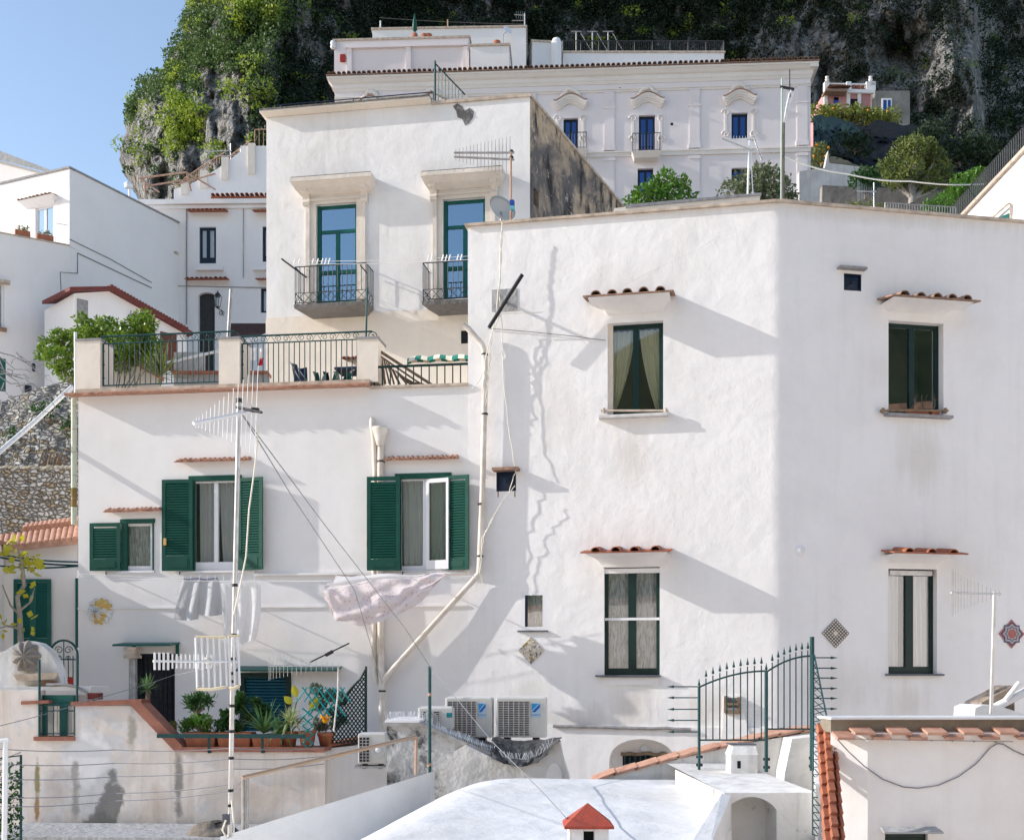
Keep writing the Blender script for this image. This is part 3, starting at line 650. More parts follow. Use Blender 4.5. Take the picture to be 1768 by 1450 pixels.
    li = MB(); pts = [R1.P(px, 1301 + rr.uniform(-1.5, 1.5), -.24) for px in range(1072, 1153, 8)]; li.tube(pts, .04, 6); li.build('lintel', M['wood'], house_r)
    dd = MB(); c = R1.P(1114, 1293, -.31); dd.lathe(c, [(.001, .0), (.09, 0), (.09, .03), (.07, .035), (.065, .02), (.001, .02)], 18, R1.pt(0, 0, 1) - R1.pt(0, 0, 0)); dd.build('vent_disc', M['whiteframe'], house_r)
    # buttress with the broken flue
    bt = MB(); x0, x1, y0, y1 = 1243, 1340, 1202, 1345
    s0, s1 = R1.px(1240, 1300)[0], R1.px(1300, 1300)[0]; va, vb = R1.px(1265, 1300)[1] - .9, R1.px(1265, 1200)[1]; sm0, sm1 = R1.px(1250, 1200)[0], R1.px(1277, 1200)[0]
    bt.hexa([R1.pt(s0, va, .16), R1.pt(s1 + .25, va, .16), R1.pt(sm1, vb, .03), R1.pt(sm0, vb, .03), R1.pt(s0, va, -.05), R1.pt(s1 + .25, va, -.05), R1.pt(sm1, vb, -.05), R1.pt(sm0, vb, -.05)]); bt.build('buttress', M['white_r'], house_r)
    fl = MB()
    for (a0, b0, a1, b1) in ((1250, 1201, 1255, 1230), (1273, 1203, 1278, 1232), (1252, 1226, 1276, 1232), (1252, 1213, 1275, 1217)): fl.pbox(R1, a0, b0, a1, b1, -.02, .10 + rr.uniform(0, .05))
    fl.build('broken_flue', M['wood'], house_r); box_part(R1, 1253, 1204, 1275, 1228, .02, .045, 'flue_mouth', M['bare'], house_r)
right_walls()

def right_windows():
    o = window(R1, W1, house_r, M['dkgreen'], .16, .085, .11, curtain=[(.06, .46, .06, .95, .06, .10), (.56, .96, .06, .95, .86, .95)], pane='glass', kickh=.05)
    hood(R1, 1013, 1166, 497, 541, 1049, 1146, .56, 5, house_r, M['tile_old'], seed=3)
    j = MB(); j.box(R1, W1[0], W1[0] + .09, W1[2], W1[3], -.2, -.10); j.build('window_jamb', M['cream'], o)
    s = sill(R1, W1[0] - .16, W1[1] + .10, W1[2], o, M['marble'], .16, .06, .22)
    def rodbar(fr, x0, x1, y, w, mat):
        m = MB(); a, b = fr.P(x0, y, w), fr.P(x1, y, w); m.tube([a, b], .022, 6); nn = (fr.pt(0, 0, 1) - fr.pt(0, 0, 0))
        for q in (a.lerp(b, .04), a.lerp(b, .96)): m.tube([q, q - nn * (w + .02)], .018, 5); m.tube([q - Vector((.0, 0, .05)), q + Vector((0, 0, .05))], .03, 6)
        return m.build('sill_rod', mat, house_r)
    rodbar(R1, 1038, 1154, 709, .12, M['coping_cream'])
    o = window(R1, W2, house_r, M['dkgreen'], .10, .07, .15, mid=R1.px(1090, 1068)[1], curtain=[(.05, .97, .02, .99, .05, .97)], cmat=M['lace'], pane='glass', kickh=.06)
    box_part(R1, 1043, 981, 1139, 989, -.12, -.02, 'blind_box', M['whiteframe'], o)
    sill(R1, W2[0] - .16, W2[1] + .02, W2[2], o, M['slate'], .12, .035, .16)
    box_part(R1, 1040, 1169, 1137, 1182, 0, .035, 'sill_apron', M['white'], house_r)
    hood(R1, 1009, 1161, 943, 978, 1040, 1139, .56, 4, house_r, M['tile'], seed=5)
    o = window(R1, W3, house_r, M['whiteframe'], .0, .07, 0, pane='glass_day', curtain=[(.12, .95, .05, .95, .12, .95)], cmat=M['lace'])
    fz = MB(); fr_ = MB(); i = .05; fr_.box(R1, W3[0] + .07, W3[0] + .12, W3[2] + .07, W3[3] - .07, -.05, -.02); fr_.build('inner_frame', M['navy'], o)
    sill(R1, W3[0] - .07, W3[1] + .04, W3[2], o, M['slate'], .06, .03, .1)
    o = window(R2, W4, house_r, M['dkgreen'], .17, .08, .11, pane='glass_day', kickh=.04)
    hood(R2, 1514, 1664, 503, 541, 1533, 1630, .56, 5, house_r, M['tile_old'], seed=8)
    sill(R2, W4[0] - .10, W4[1] + .13, W4[2], o, M['coping_grey'], .14, .055, .2)
    rodbar(R2, 1520, 1637, 709, .10, M['wood'])
    o = window(R2, W5, house_r, M['dkgreen'], .14, .06, .16, curtain=[(.06, .36, .04, .97, .06, .34), (.58, .94, .04, .97, .6, .94)], cmat=M['curtain_w'], pane='glass_day', kickh=.08)
    box_part(R2, 1537, 985, 1610, 993, -.16, -.06, 'blind_box', M['marble'], o)
    sill(R2, W5[0] - .07, W5[1] + .10, W5[2], o, M['slate'], .10, .035, .18)
    hood(R2, 1521, 1646, 945, 972, 1534, 1620, .5, 3, house_r, M['tile'], seed=9)
    # extractor vents
    for fr, vv, lid, w in ((R1, V1, (849, 806, 894, 811), .22), (R2, V2, (1451, 459, 1498, 463), .14)):
        m = MB(); a, b, c, d = vv[:4]; m.box(fr, a, b, c, d, -.06, -.05); cs, cv = (a + b) / 2, (c + d) / 2; q = -.02
        for (p0, p1) in (((a, c), (b, c)), ((b, c), (b, d)), ((b, d), (a, d)), ((a, d), (a, c))): m.poly([fr.pt(*p0, -.045), fr.pt(*p1, -.045), fr.pt(cs, cv, q)])
        m.box(fr, a, b, c, c + .02, -.05, .0); m.box(fr, a, b, d - .02, d, -.05, .0); m.box(fr, a, a + .02, c, d, -.05, .0); m.box(fr, b - .02, b, c, d, -.05, .0); m.lathe(fr.pt(cs, cv, -.02), [(.03, 0), (.03, .03), (.001, .03)], 10, fr.pt(0, 0, 1) - fr.pt(0, 0, 0))
        o = m.build('vent_grille', M['navy'], house_r); box_part(fr, *lid, -.02, w, 'vent_lid', M['tile_old'] if fr is R1 else M['coping_grey'], o)
    rs = MB()
    for x in (860, 889): rs.pbox(R1, x - 1, 848, x + 1, 858, .001, .003)
    rs.build('rust_stain', M['moss'], house_r)
    box_part(R1, 849, 499, 893, 537, -.02, .012, 'cement_patch', M['concrete'], house_r)
    m = MB(); m.tube([R1.P(844, 566, .38), R1.P(902, 474, .42)], .038, 6); m.tube([R1.P(873, 522, .0), R1.P(873, 522, .40)], .03, 6); m.build('stay_bar', M['black'], house_r)
    m = MB(); c = R2.P(1383, 951, 0); m.lathe(c, [(.001, .05), (.07, .05), (.095, .02), (.11, 0)], 20, R2.pt(0, 0, 1) - R2.pt(0, 0, 0)); m.lathe(c, [(.05, .051), (.055, .06), (.06, .051)], 16, R2.pt(0, 0, 1) - R2.pt(0, 0, 0)); m.build('round_vent', M['whiteframe'], house_r)
right_windows()

def tile_panels():
    def tilemat(name, kind):
        m = newmat(name, (.7, .66, .58, 1), .25, 0, .5); b = m.node_tree.nodes['Principled BSDF']; v = coords(m)
        vo = nd(m, 'ShaderNodeTexVoronoi'); vo.inputs['Scale'].default_value = {'floral': 9, 'lattice': 17, 'star': 14}[kind]; lk(m, v, vo.inputs['Vector'])
        if kind == 'floral':
            n = noise(m, v, 14, 4, .6, 1.5); c = mix(m, ramp(m, n, .53, .56), (.62, .57, .50, 1), (.30, .22, .06, 1)); n2 = noise(m, coords(m, (1, 1.3, .8)), 11, 3, .5, 2); c = mix(m, ramp(m, n2, .60, .63), c, (.05, .05, .22, 1))
        lk(m, c, b.inputs['Base Color']); return m
    def diamond(mb, fr, c, r, w0, w1, hole_=0):
        s, v = c; mb.prism(fr, [(s - r, v), (s, v - r), (s + r, v), (s, v + r)], w0, w1)
    # floral four-tile diamond
    c = R1.px(917, 1123); r = R1.px(940, 1123)[0] - c[0]; t = MB()
    for dx, dz in ((-.5, 0), (.5, 0), (0, .5), (0, -.5)): diamond(t, R1, (c[0] + dx * r, c[1] + dz * r), r * .49, 0, .02)
    o = t.build('tile_panel', tilemat('floral_tiles', 'floral'), house_r, label='diamond panel of four floral tiles')
    # black and white lattice
    cream = mottled('cream_glaze', (.66, .60, .52, 1), (.58, .52, .45, 1), 9, .25, 0); blk = newmat('black_glaze', (.03, .03, .035, 1), .3)
    c = R2.px(1442, 1093); r = R2.px(1465, 1093)[0] - c[0]; t = MB(); diamond(t, R2, c, r, 0, .02); o = t.build('tile_panel', cream, house_r, label='diamond panel with a black lattice pattern')
    g = MB(); n = 4
    for i in range(-n + 1, n + 1):
        for j in range(-n + 1, n + 1):
            a, b2 = (i - .5) / n, (j - .5) / n; x, y = (a - b2) / 2, (a + b2) / 2
            if max(abs(a), abs(b2)) < .22: continue
            ctr = R2.pt(c[0] + x * r, c[1] + y * r, .021); q = r / n * .5; k = 10
            out = [ctr + (R2.pt(math.cos(2 * math.pi * h / k) * q, math.sin(2 * math.pi * h / k) * q, 0) - R2.pt(0, 0, 0)) for h in range(k)]; inn = [ctr + (R2.pt(math.cos(2 * math.pi * h / k) * q * .62, math.sin(2 * math.pi * h / k) * q * .62, 0) - R2.pt(0, 0, 0)) for h in range(k)]
            g.add(out + inn, [(h, (h + 1) % k, (h + 1) % k + k, h + k) for h in range(k)])
    g.build('lattice_pattern', blk, o)
    # red and blue star
    c = R2.px(1746, 1094); r = R2.px(1768, 1094)[0] - c[0]; red = mottled('red_glaze', (.30, .07, .06, 1), (.42, .16, .14, 1), 30, .3, 0); blue = newmat('blue_glaze', (.03, .04, .13, 1), .3); gr = mottled('grey_glaze', (.42, .40, .38, 1), (.30, .28, .28, 1), 30, .3, 0)
    t = MB(); diamond(t, R2, c, r, 0, .02); o = t.build('tile_panel', red, house_r, label='diamond panel with a red and blue star')
    def star(R, w, mat, nm, pts=8, inn=.76):
        g = MB(); P_ = [(c[0] + R * (1 if k % 2 == 0 else inn) * math.cos(math.pi * k / pts + math.pi / 2), c[1] + R * (1 if k % 2 == 0 else inn) * math.sin(math.pi * k / pts + math.pi / 2)) for k in range(2 * pts)]; g.poly([R2.pt(a, b2, w) for a, b2 in P_]); g.build(nm, mat, o)
    star(r * .86, .0215, blue, 'star_band'); star(r * .74, .023, gr, 'star_field'); star(r * .56, .0245, blue, 'star_band'); star(r * .48, .026, gr, 'star_field'); star(r * .34, .0275, red, 'star_heart', 12, .9)
tile_panels()

def sill_pots():
    for (x0, x1, y0, tx, lab) in ((1566, 1603, 711, (1577, 1580, 1586, 1592), 'long terracotta trough with bare twigs on the upper right window sill'), (1606, 1621, 711, (1611, 1614), 'small terracotta pot beside the trough on the upper right window sill')):
        s0, s1, v0, v1 = R2.rect(x0, y0, x1, 722, .02); v0 = W4[2] + .002; v1 = v0 + .10; base = R2.pt((s0 + s1) / 2, v0, .0); t = thing('flower_pot', lab, 'flower pot', base, None)
        m = MB(); m.hexa([R2.pt(s0 + .02, v0, .06), R2.pt(s1 - .02, v0, .06), R2.pt(s1, v1, .07), R2.pt(s0, v1, .07), R2.pt(s0 + .02, v0, -.06), R2.pt(s1 - .02, v0, -.06), R2.pt(s1, v1, -.07), R2.pt(s0, v1, -.07)]); m.build('pot', M['pot'], t)
        k = MB(); rr = random.Random(x0)
        for x in tx:
            p = R2.P(x, 712, 0); pts = [p]; 
            for _ in range(4): pts.append(pts[-1] + Vector((rr.uniform(-.05, .05), rr.uniform(-.03, .03), .07)))
            k.tube(pts, [.009, .008, .007, .005, .003], 4)
            for q in pts[2:]: k.tube([q, q + Vector((rr.uniform(-.07, .07), 0, .05))], .004, 3)
        k.build('twigs', M['trunk'], t)
sill_pots()
# ---------------------------------------------------------------- the green-shuttered house on the left
JP = R1.pt(JS, 0)
L1 = Fr(JP.x, JP.y, 1.0, -0.135)                    # s = 0 at the joint with the corner house, negative to the left
LS = L1.px(135, 900)[0]; LT = L1.px(400, 676)[1]     # left end, terrace floor level
LTR = L1.px(730, 668)[1]
sR = L1.px(640, 700)[0]
lb = L1.pt(LS / 2, 4.5)
house_l = thing('shuttered_house', 'white house with green louvred shutters and a railed roof terrace', 'house', (lb.x, lb.y + 2, 4.5))
def lh(x0, y0, x1, y1, d): return L1.rect(x0, y0, x1, y1) + (d,)
A_ = lh(210, 899, 266, 985, .14); B_ = lh(328, 824, 416, 985, .16); C_ = lh(684, 820, 778, 985, .16); D_ = lh(233, 1128, 302, 1262, .25); E_ = lh(415, 1161, 503, 1262, .10)
def left_house():
    mb = MB(); V0 = 4.5
    wall_panel(mb, L1, LS, sR, V0, LT, [A_, B_, D_, E_]); wall_panel(mb, L1, sR, 0, V0, LTR, [C_])
    # C_ straddles nothing left of sR
    back = 4.0
    mb.quad(L1.pt(LS, V0, -back), L1.pt(LS, V0), L1.pt(LS, LT), L1.pt(LS, LT, -back)); mb.quad(L1.pt(0, V0), L1.pt(0, V0, -back), L1.pt(0, LTR, -back), L1.pt(0, LTR)); mb.quad(L1.pt(0, V0, -back), L1.pt(LS, V0, -back), L1.pt(LS, LT, -back), L1.pt(0, LT, -back))
    mb.build('wall', M['white_left'], house_l)
    fl = MB(); fl.quad(L1.pt(LS, LT - .02), L1.pt(sR, LT - .02), L1.pt(sR, LT - .02, -back), L1.pt(LS, LT - .02, -back)); fl.quad(L1.pt(sR, LTR - .02), L1.pt(0, LTR - .02), L1.pt(0, LTR - .02, -back), L1.pt(sR, LTR - .02, -back)); fl.build('terrace_floor', M['tile_old'], house_l)
    # pitted tile eave: slab, tile row, plaster top
    e = MB(); sl = LS - .16; v = LT; p = .27
    e.hexa([L1.pt(sl, v - .03, p), L1.pt(sR, v - .03, p), L1.pt(sR, v + .02, p), L1.pt(sl, v + .02, p), L1.pt(sl, v + .0, -.05), L1.pt(sR, v + .0, -.05), L1.pt(sR, v + .09, -.05), L1.pt(sl, v + .09, -.05)])
    coppi(e, L1, sl, sR, v + .05, -.04, p + .03, 62, .046, .085, seed=4); e.build('eave', M['tile_light'], house_l)
    c = MB(); c.box(L1, LS, sR, v + .06, v + .13, -.3, .10); c.box(L1, sR, 0, LTR - .01, LTR + .04, -.3, .06); c.build('terrace_kerb', M['coping_cream'], house_l)
    # string courses
    b = MB(); s0 = L1.px(438, 990)[0]; v0 = L1.px(600, 990)[1]; b.hexa([L1.pt(s0, v0 - .03, .03), L1.pt(-.02, v0 - .03, .03), L1.pt(-.02, v0 + .02, .06), L1.pt(s0, v0 + .02, .06), L1.pt(s0, v0 - .03, -.02), L1.pt(-.02, v0 - .03, -.02), L1.pt(-.02, v0 + .06, -.02), L1.pt(s0, v0 + .06, -.02)])
    v0 = L1.px(400, 1048)[1]; b.box(L1, LS + .002, -.01, v0 - 3.2, v0, -.01, .022); b2 = MB(); b2.box(L1, s0, -.02, v0 + .62, v0 + .66, -.01, .05)
    # the lower storey is a hair thicker: leave the openings free by building it as strips
    b = MB()
    s0c = L1.px(440, 990)[0]; vq = L1.px(600, 988)[1]; b.box(L1, s0c, -.02, vq - .05, vq, -.01, .07)
    vq = L1.px(400, 1048)[1]; b.box(L1, LS + .002, -.01, vq - .02, vq + .015, -.01, .03); b.build('string_course', M['white_left'], house_l)
    # piers of the terrace
    for (x0, x1) in ((131, 172), (377, 413), (616, 652)):
        k = MB(); s0, s1 = L1.px(x0, 640)[0], L1.px(x1, 640)[0]; vt = L1.px((x0 + x1) / 2, 588 if x0 < 200 else 585)[1]
        k.box(L1, s0, s1, LT + .1, vt, -.62, -.02); o = k.build('terrace_pier', M['cream'], house_l)
        k = MB(); k.box(L1, s0 - .02, s1 + .02, vt, vt + .045, -.64, .0); k.build('pier_cap', M['coping_grey'], o)
    # railings
    for (x0, x1, first) in ((172, 377, True), (413, 616, False)):
        r = MB(); w = -.12; s0, s1 = L1.px(x0, 640)[0] + .02, L1.px(x1, 640)[0] - .02; vb = L1.px((x0 + x1) / 2, 660)[1]; vt = L1.px((x0 + x1) / 2, 587)[1]; v2 = L1.px((x0 + x1) / 2, 574)[1]
        a, b = L1.pt(s0, 0, w), L1.pt(s1, 0, w)
        rail(r, a, b, vb, .014); rail(r, a, b, vt, .014); ex = L1.pt(s1 + .3, 0, w); rail(r, a - Vector((.05, 0, 0)), ex, v2, .016)
        n = 22; d = (b - a).normalized()
        for i in range(n + 1):
            q = a.lerp(b, i / n); r.tube([q + Vector((0, 0, vb)), q + Vector((0, 0, vt))], .011 if 0 < i < n else .018, 5, False)
        o = r.build('terrace_railing', M['irongreen'], house_l)
        sc = MB(); sc.tube([a + Vector((0, 0, v2 - .012)), ex + Vector((0, 0, v2 - .012))], .008, 4); z = (vt + v2) / 2; hh = (v2 - vt) / 2; m = 5
        for i in range(m):
            q = a.lerp(b, (i + .75) / m)
            for sg in (-1, 1): sc.tube(scroll(q + d * (sg * hh * 1.1) + Vector((0, 0, z)), d * sg, hh * .92, 1.3, 16), .007, 4, False)
            q2 = a.lerp(b, (i + .25) / m); L = (b - a).length / m * .22
            sc.tube([q2 - d * L + Vector((0, 0, vt)), q2 + Vector((0, 0, v2)), q2 + d * L + Vector((0, 0, vt))], .006, 4, False)
        sc.tube(scroll(a - d * .02 + Vector((0, 0, z - .02)), -d, hh * 1.3, 1.3), .010, 5, False); sc.tube(scroll(ex + Vector((0, 0, z - .02)), d, hh * 1.3, 1.3), .010, 5, False)
        for k in range(3): q = a + Vector((0, 0, vb + (vt - vb) * (.18 + .32 * k))); sc.tube([q - d * .12, q + d * .03], .012, 4)
        sc.build('scrollwork', M['irongreen'], o)
    r = MB(); w = -.05; s0, s1 = L1.px(646, 640)[0], L1.px(808, 640)[0]; vb, vt = L1.px(727, 664)[1], L1.px(727, 629)[1]; a, b = L1.pt(s0, 0, w), L1.pt(s1, 0, w)
    r.box(L1, s0, s1, vt - .03, vt + .01, w - .02, w + .02); rail(r, a, b, vb, .016)
    for i in range(13): q = a.lerp(b, i / 12); r.tube([q + Vector((0, 0, vb)), q + Vector((0, 0, vt))], .014, 5, False)
    r.build('terrace_railing', M['dkgreen'], house_l)
    # poles standing on the piers
    for (x, y0, y1, mat) in ((396, 586, 500, 'galv'), (634, 585, 497, 'irongreen')):
        p = MB(); p.tube([L1.P(x - 2, y0, -.3), L1.P(x + 3 if mat == 'galv' else x, y1, -.3)], .036 if mat == 'galv' else .02, 8); p.build('awning_pole', M[mat], house_l)
left_house()

def left_windows():
    # small window
    o = window(L1, A_, house_l, M['whiteframe'], .05, .10, 0, curtain=[(.1, .95, .05, .97, .1, .95)], cmat=M['lace'], pane='glass_day', depth=.04)
    def casing(h, top, side_l, side_r, par):
        m = MB(); a, b, c, d = h[:4]
        m.box(L1, a - .02, b + .02, d - top, d + .035, -.10, .03)
        if side_l: m.box(L1, a, a + side_l, c, d - top, -.10, .02)
        if side_r: m.box(L1, b - side_r, b, c, d - top, -.10, .02)
        m.build('green_casing', M['green'], par)
    # reduce the white frame by putting the green casing proud of it
    casing(A_, .05, .12, .03, o)
    s = L1.px(158, 940)[0]; wd = L1.px(210, 940)[0] - s; shutter(L1.sub(s, .05, -1), wd, A_[2], A_[3] - .04, o, M['green'])
    tile_ledge(L1, 178, 880, 278, .14, 12, house_l, M['tile_light']); sill(L1, A_[0] - .1, A_[1] + .02, A_[2], o, M['whiteframe'], .04, .05, .1)
    o = window(L1, B_, house_l, M['whiteframe'], .05, .10, .08, curtain=[(.14, .52, .03, .98, .14, .46), (.54, .95, .03, .98, .60, .95)], cmat=M['curtain_w'], pane='glass_day', depth=.05, kickh=.08)
    casing(B_, .07, .10, .02, o)
    s = L1.px(283, 900)[0]; e = L1.px(331, 900)[0]; shutter(L1.sub(s, .07, -2), e - s + .05, B_[2], B_[3] - .04, o, M['green'], .30)
    s = L1.px(413, 900)[0]; shutter(L1.sub(s, .03, 12), L1.px(458, 900)[0] - s + .02, B_[2], B_[3] - .04, o, M['green'], .30)
    tile_ledge(L1, 300, 793, 433, .15, 15, house_l, M['tile_light']); sill(L1, B_[0] - .3, B_[1] + .3, B_[2], o, M['white_left'], .05, .05, .1)
    o = window(L1, C_, house_l, M['whiteframe'], .05, .10, 0, curtain=[(.1, .50, .03, .97, .1, .5), (.62, .97, .03, .97, .62, .97)], cmat=M['curtain_w'], pane='glass_day', depth=.04)
    m = MB(); a, b, c, d = C_[:4]; x = a + (b - a) * .56; lf = L1.sub(x, -.04, 14); wl_ = b - x
    for q in ((0, .06, c + .02, d - .08), (wl_ - .05, wl_, c + .02, d - .08), (.06, wl_ - .05, c + .02, c + .2), (.06, wl_ - .05, d - .16, d - .08)): m.box(lf, *q, 0, .045)
    l_ = m.build('open_casement', M['whiteframe'], o); g = MB(); g.quad(lf.pt(.05, c + .1, .02), lf.pt(wl_ - .04, c + .1, .02), lf.pt(wl_ - .04, d - .1, .02), lf.pt(.05, d - .1, .02)); g.build('pane', M['glass_day'], o)
    m = MB(); m.box(L1, a + .3 * (b - a) + .2, a + .3 * (b - a) + .27, c + .05, d - .05, -.09, -.045); m.build('mullion', M['whiteframe'], o)
    casing(C_, .07, .10, .02, o)
    s = L1.px(634, 900, .15)[0]; e = L1.px(687, 900, .15)[0]; shutter(L1.sub(s, .15, -2), e - s + .04, C_[2], C_[3] - .04, o, M['green'], .22)
    s = L1.px(771, 900)[0]; shutter(L1.sub(s, .03, 16), L1.px(812, 900)[0] - s + .03, C_[2], C_[3] - .04, o, M['green'], .22)
    tile_ledge(L1, 661, 790, 793, .13, 15, house_l, M['tile_light']); sill(L1, C_[0] - .3, C_[1] + .36, C_[2], o, M['white_left'], .07, .05, .1)
    # small brass-coloured catches on the shutter edges
    for (x, y) in ((634, 937), (283, 935)):
        k = MB(); k.pbox(L1, x - 1, y - 6, x + 3, y + 6, .10, .15); k.build('shutter_catch', newmat('yellow_catch', (.6, .38, .12, 1), .5), house_l)
    # door under its little canopy
    d = MB(); a, b, c, dd = D_[:4]; d.box(L1, a, b, c, dd, -.26, -.22); q = d.build('door', M['iron'], house_l)
    m = MB()
    for i in range(9): s = a + (b - a) * (i + .5) / 9; m.tube([L1.pt(s, c, -.17), L1.pt(s, dd, -.17)], .013, 4)
    m.box(L1, a, a + .05, c, dd, -.2, -.1); m.box(L1, a, b, dd - .05, dd, -.2, -.1); m.build('door_grille', M['navy'], q)
    k = MB(); s0, s1 = L1.px(214, 1110)[0], L1.px(311, 1110)[0]; v = L1.px(262, 1111)[1]
    k.hexa([L1.pt(s0, v - .06, .5), L1.pt(s1, v - .06, .5), L1.pt(s1, v - .02, .5), L1.pt(s0, v - .02, .5), L1.pt(s0, v, -.01), L1.pt(s1, v, -.01), L1.pt(s1, v + .03, -.01), L1.pt(s0, v + .03, -.01)]); k.box(L1, s1 - .08, s1 - .02, v - .25, v, .0, .04); k.box(L1, s0 + .2, s0 + .26, v - .25, v, .0, .04); k.build('door_canopy', M['teal_frame'], house_l)
    k = MB(); c0 = L1.P(229, 1200, .45); vt = L1.px(229, 1118)[1]; vb = L1.px(229, 1255)[1]
    k.lathe((c0.x, c0.y, 0), [(.10, vb), (.10, vb + .06), (.075, vb + .1), (.072, vt - .22)], 12); q = k.build('column', M['galv'], house_l)
    k = MB(); fr = L1; s = L1.px(229, 1200, .45)[0]; k.box(fr, s - .13, s + .13, vt - .22, vt - .16, .32, .58); k.box(fr, s - .11, s + .11, vt - .16, vt - .06, .34, .56); k.box(fr, s - .13, s + .13, vt - .06, vt, .32, .58); k.build('column_capital', M['coping_cream'], q)
    # closed blue-green roller shutter with a strip awning over it
    m = MB(); a, b, c, dd = E_[:4]; z = c
    while z < dd - .08: m.hexa([L1.pt(a + .1, z, -.03), L1.pt(b - .1, z, -.03), L1.pt(b - .1, z + .035, -.03), L1.pt(a + .1, z + .035, -.03), L1.pt(a + .1, z + .03, -.08), L1.pt(b - .1, z + .03, -.08), L1.pt(b - .1, z + .065, -.08), L1.pt(a + .1, z + .065, -.08)]); z += .062
    o = m.build('closed_shutter', mottled('blue_green_slats', (.004, .07, .11, 1), (.006, .10, .14, 1), 4, .4, 0), house_l)
    m = MB(); m.box(L1, a, a + .1, c, dd, -.09, .03); m.box(L1, b - .1, b, c, dd, -.09, .03); m.box(L1, a + .1, b - .1, dd - .09, dd, -.09, .03); m.build('shutter_frame', M['dkgreen'], o)
    k = MB(); s0, s1 = L1.px(415, 1157)[0], L1.px(590, 1157)[0]; v = L1.px(500, 1156)[1]; k.hexa([L1.pt(s0, v - .03, .3), L1.pt(s1, v - .03, .3), L1.pt(s1, v, .3), L1.pt(s0, v, .3), L1.pt(s0, v + .05, -.01), L1.pt(s1, v + .05, -.01), L1.pt(s1, v + .08, -.01), L1.pt(s0, v + .08, -.01)]); k.build('strip_awning', M['teal_frame'], house_l)
    # shell of majolica
    k = MB(); c0 = L1.px(173, 1055); R = L1.px(195, 1055)[0] - c0[0]
    def fn(u, v):
        t = 2 * math.pi * u; rr_ = R * v * (1 + .08 * math.cos(13 * t) * v); return L1.pt(c0[0] + rr_ * math.cos(t) + R * .15 * (1 - v) * -1, c0[1] + rr_ * math.sin(t) * .95, .015 + (.13 + .03 * math.cos(13 * t)) * (1 - v ** 2.2))
    k.grid(fn, 104, 8); mt = newmat('majolica', (.75, .7, .55, 1), .25, 0, .5); b_ = mt.node_tree.nodes['Principled BSDF']; v = coords(mt, (3, 3, 3))
    lk(mt, mix(mt, ramp(mt, noise(mt, v, 1.4, 2), .45, .55), (.62, .42, .12, 1), (.70, .72, .72, 1)), b_.inputs['Base Color']); k.build('shell_plaque', mt, house_l, label='white and gold shell shaped plaque')
left_windows()

def pipes():
    # main downpipe with the slanted branch
    m = MB(); m.tube([R1.P(800, 562, .22), R1.P(808, 567, .20), R1.P(833, 596, .16), R1.P(836, 606, .14), R1.P(838, 640, .14), R1.P(833, 850, .14), R1.P(828, 975, .14), R1.P(827, 990, .16), L1.P(815, 1004, .14), L1.P(668, 1166, .13), L1.P(661, 1176, .13)], .058, 10)
    o = m.build('drainpipe', M['pvc'], house_l, label='long bent drainpipe crossing between the two houses')
    for (fr, x, y) in ((R1, 837, 612), (R1, 837, 715), (R1, 830, 870), (R1, 829, 960)): c = MB(); c.tube([fr.P(x, y - 1.5, .14), fr.P(x, y + 1.5, .14)], .066, 10); c.build('pipe_clip', M['iron'], o)
    # the downpipe with its hopper
    m = MB(); m.tube([L1.P(658, 752, .10), L1.P(657, 815, .07), L1.P(656, 1000, .07), L1.P(659, 1165, .11), L1.P(660, 1265, .11)], .066, 10); o = m.build('drainpipe', M['pvc'], house_l)
    h = MB(); c0 = L1.P(657, 745, .12); h.lathe((c0.x, c0.y, 0), [(.07, L1.px(657, 772)[1]), (.09, L1.px(657, 766)[1]), (.16, L1.px(657, 744)[1]), (.165, L1.px(657, 740)[1]), (.14, L1.px(657, 740)[1]), (.06, L1.px(657, 760)[1])], 16); h.build('hopper', M['pvc'], o)
    h = MB(); h.tube([L1.P(659, 740, .06), L1.P(659, 750, .12)], .07, 10); h.build('spout', M['pvc'], o)
    m = MB(); m.tube([L1.P(642, 722, .02), L1.P(642, 732, .08), L1.P(646, 760, .05), L1.P(648, 815, .05), L1.P(646, 1000, .06), L1.P(646, 1160, .06), L1.P(651, 1180, .06)], .05, 8); m.build('drainpipe', M['pvc'], house_l)
    
    for x, y, w in ((658, 795, .08), (660, 1191, .11)): c = MB(); c.tube([L1.P(x, y, w), L1.P(x, y + 3, w)], .075, 10); c.build('pipe_clip', M['iron'], o)
    # tiled downpipe on the left edge
    t = MB(); s = L1.px(126, 800)[0]; t.tube([L1.pt(s, L1.px(126, y)[1], -.04) for y in (905, 850, 800, 750, 700, 688)], .06, 8)
    o = t.build('tiled_downpipe', mottled('pale_green_glaze', (.62, .66, .52, 1), (.56, .60, .46, 1), 3, .3, .0), house_l)
    for y in (700, 740, 780, 820, 860): k = MB(); k.tube([L1.pt(s, L1.px(126, y)[1], -.04), L1.pt(s, L1.px(126, y + 1)[1], -.04)], .063, 8); k.build('pipe_joint', M['galv'], o)
    k = MB(); k.tube([L1.pt(s, L1.px(126, 875)[1], -.04), L1.pt(s, L1.px(126, 842)[1], -.04)], .062, 8); k.build('rust_patch', M['moss'], o)
    k = MB(); k.tube([L1.pt(s, L1.px(126, 690)[1], -.04), L1.pt(s + .03, L1.px(126, 672)[1], -.06), L1.pt(s + .02, L1.px(126, 572)[1], -.06)], .03, 6); k.build('vent_pipe', M['whitemetal'], house_l)
pipes()

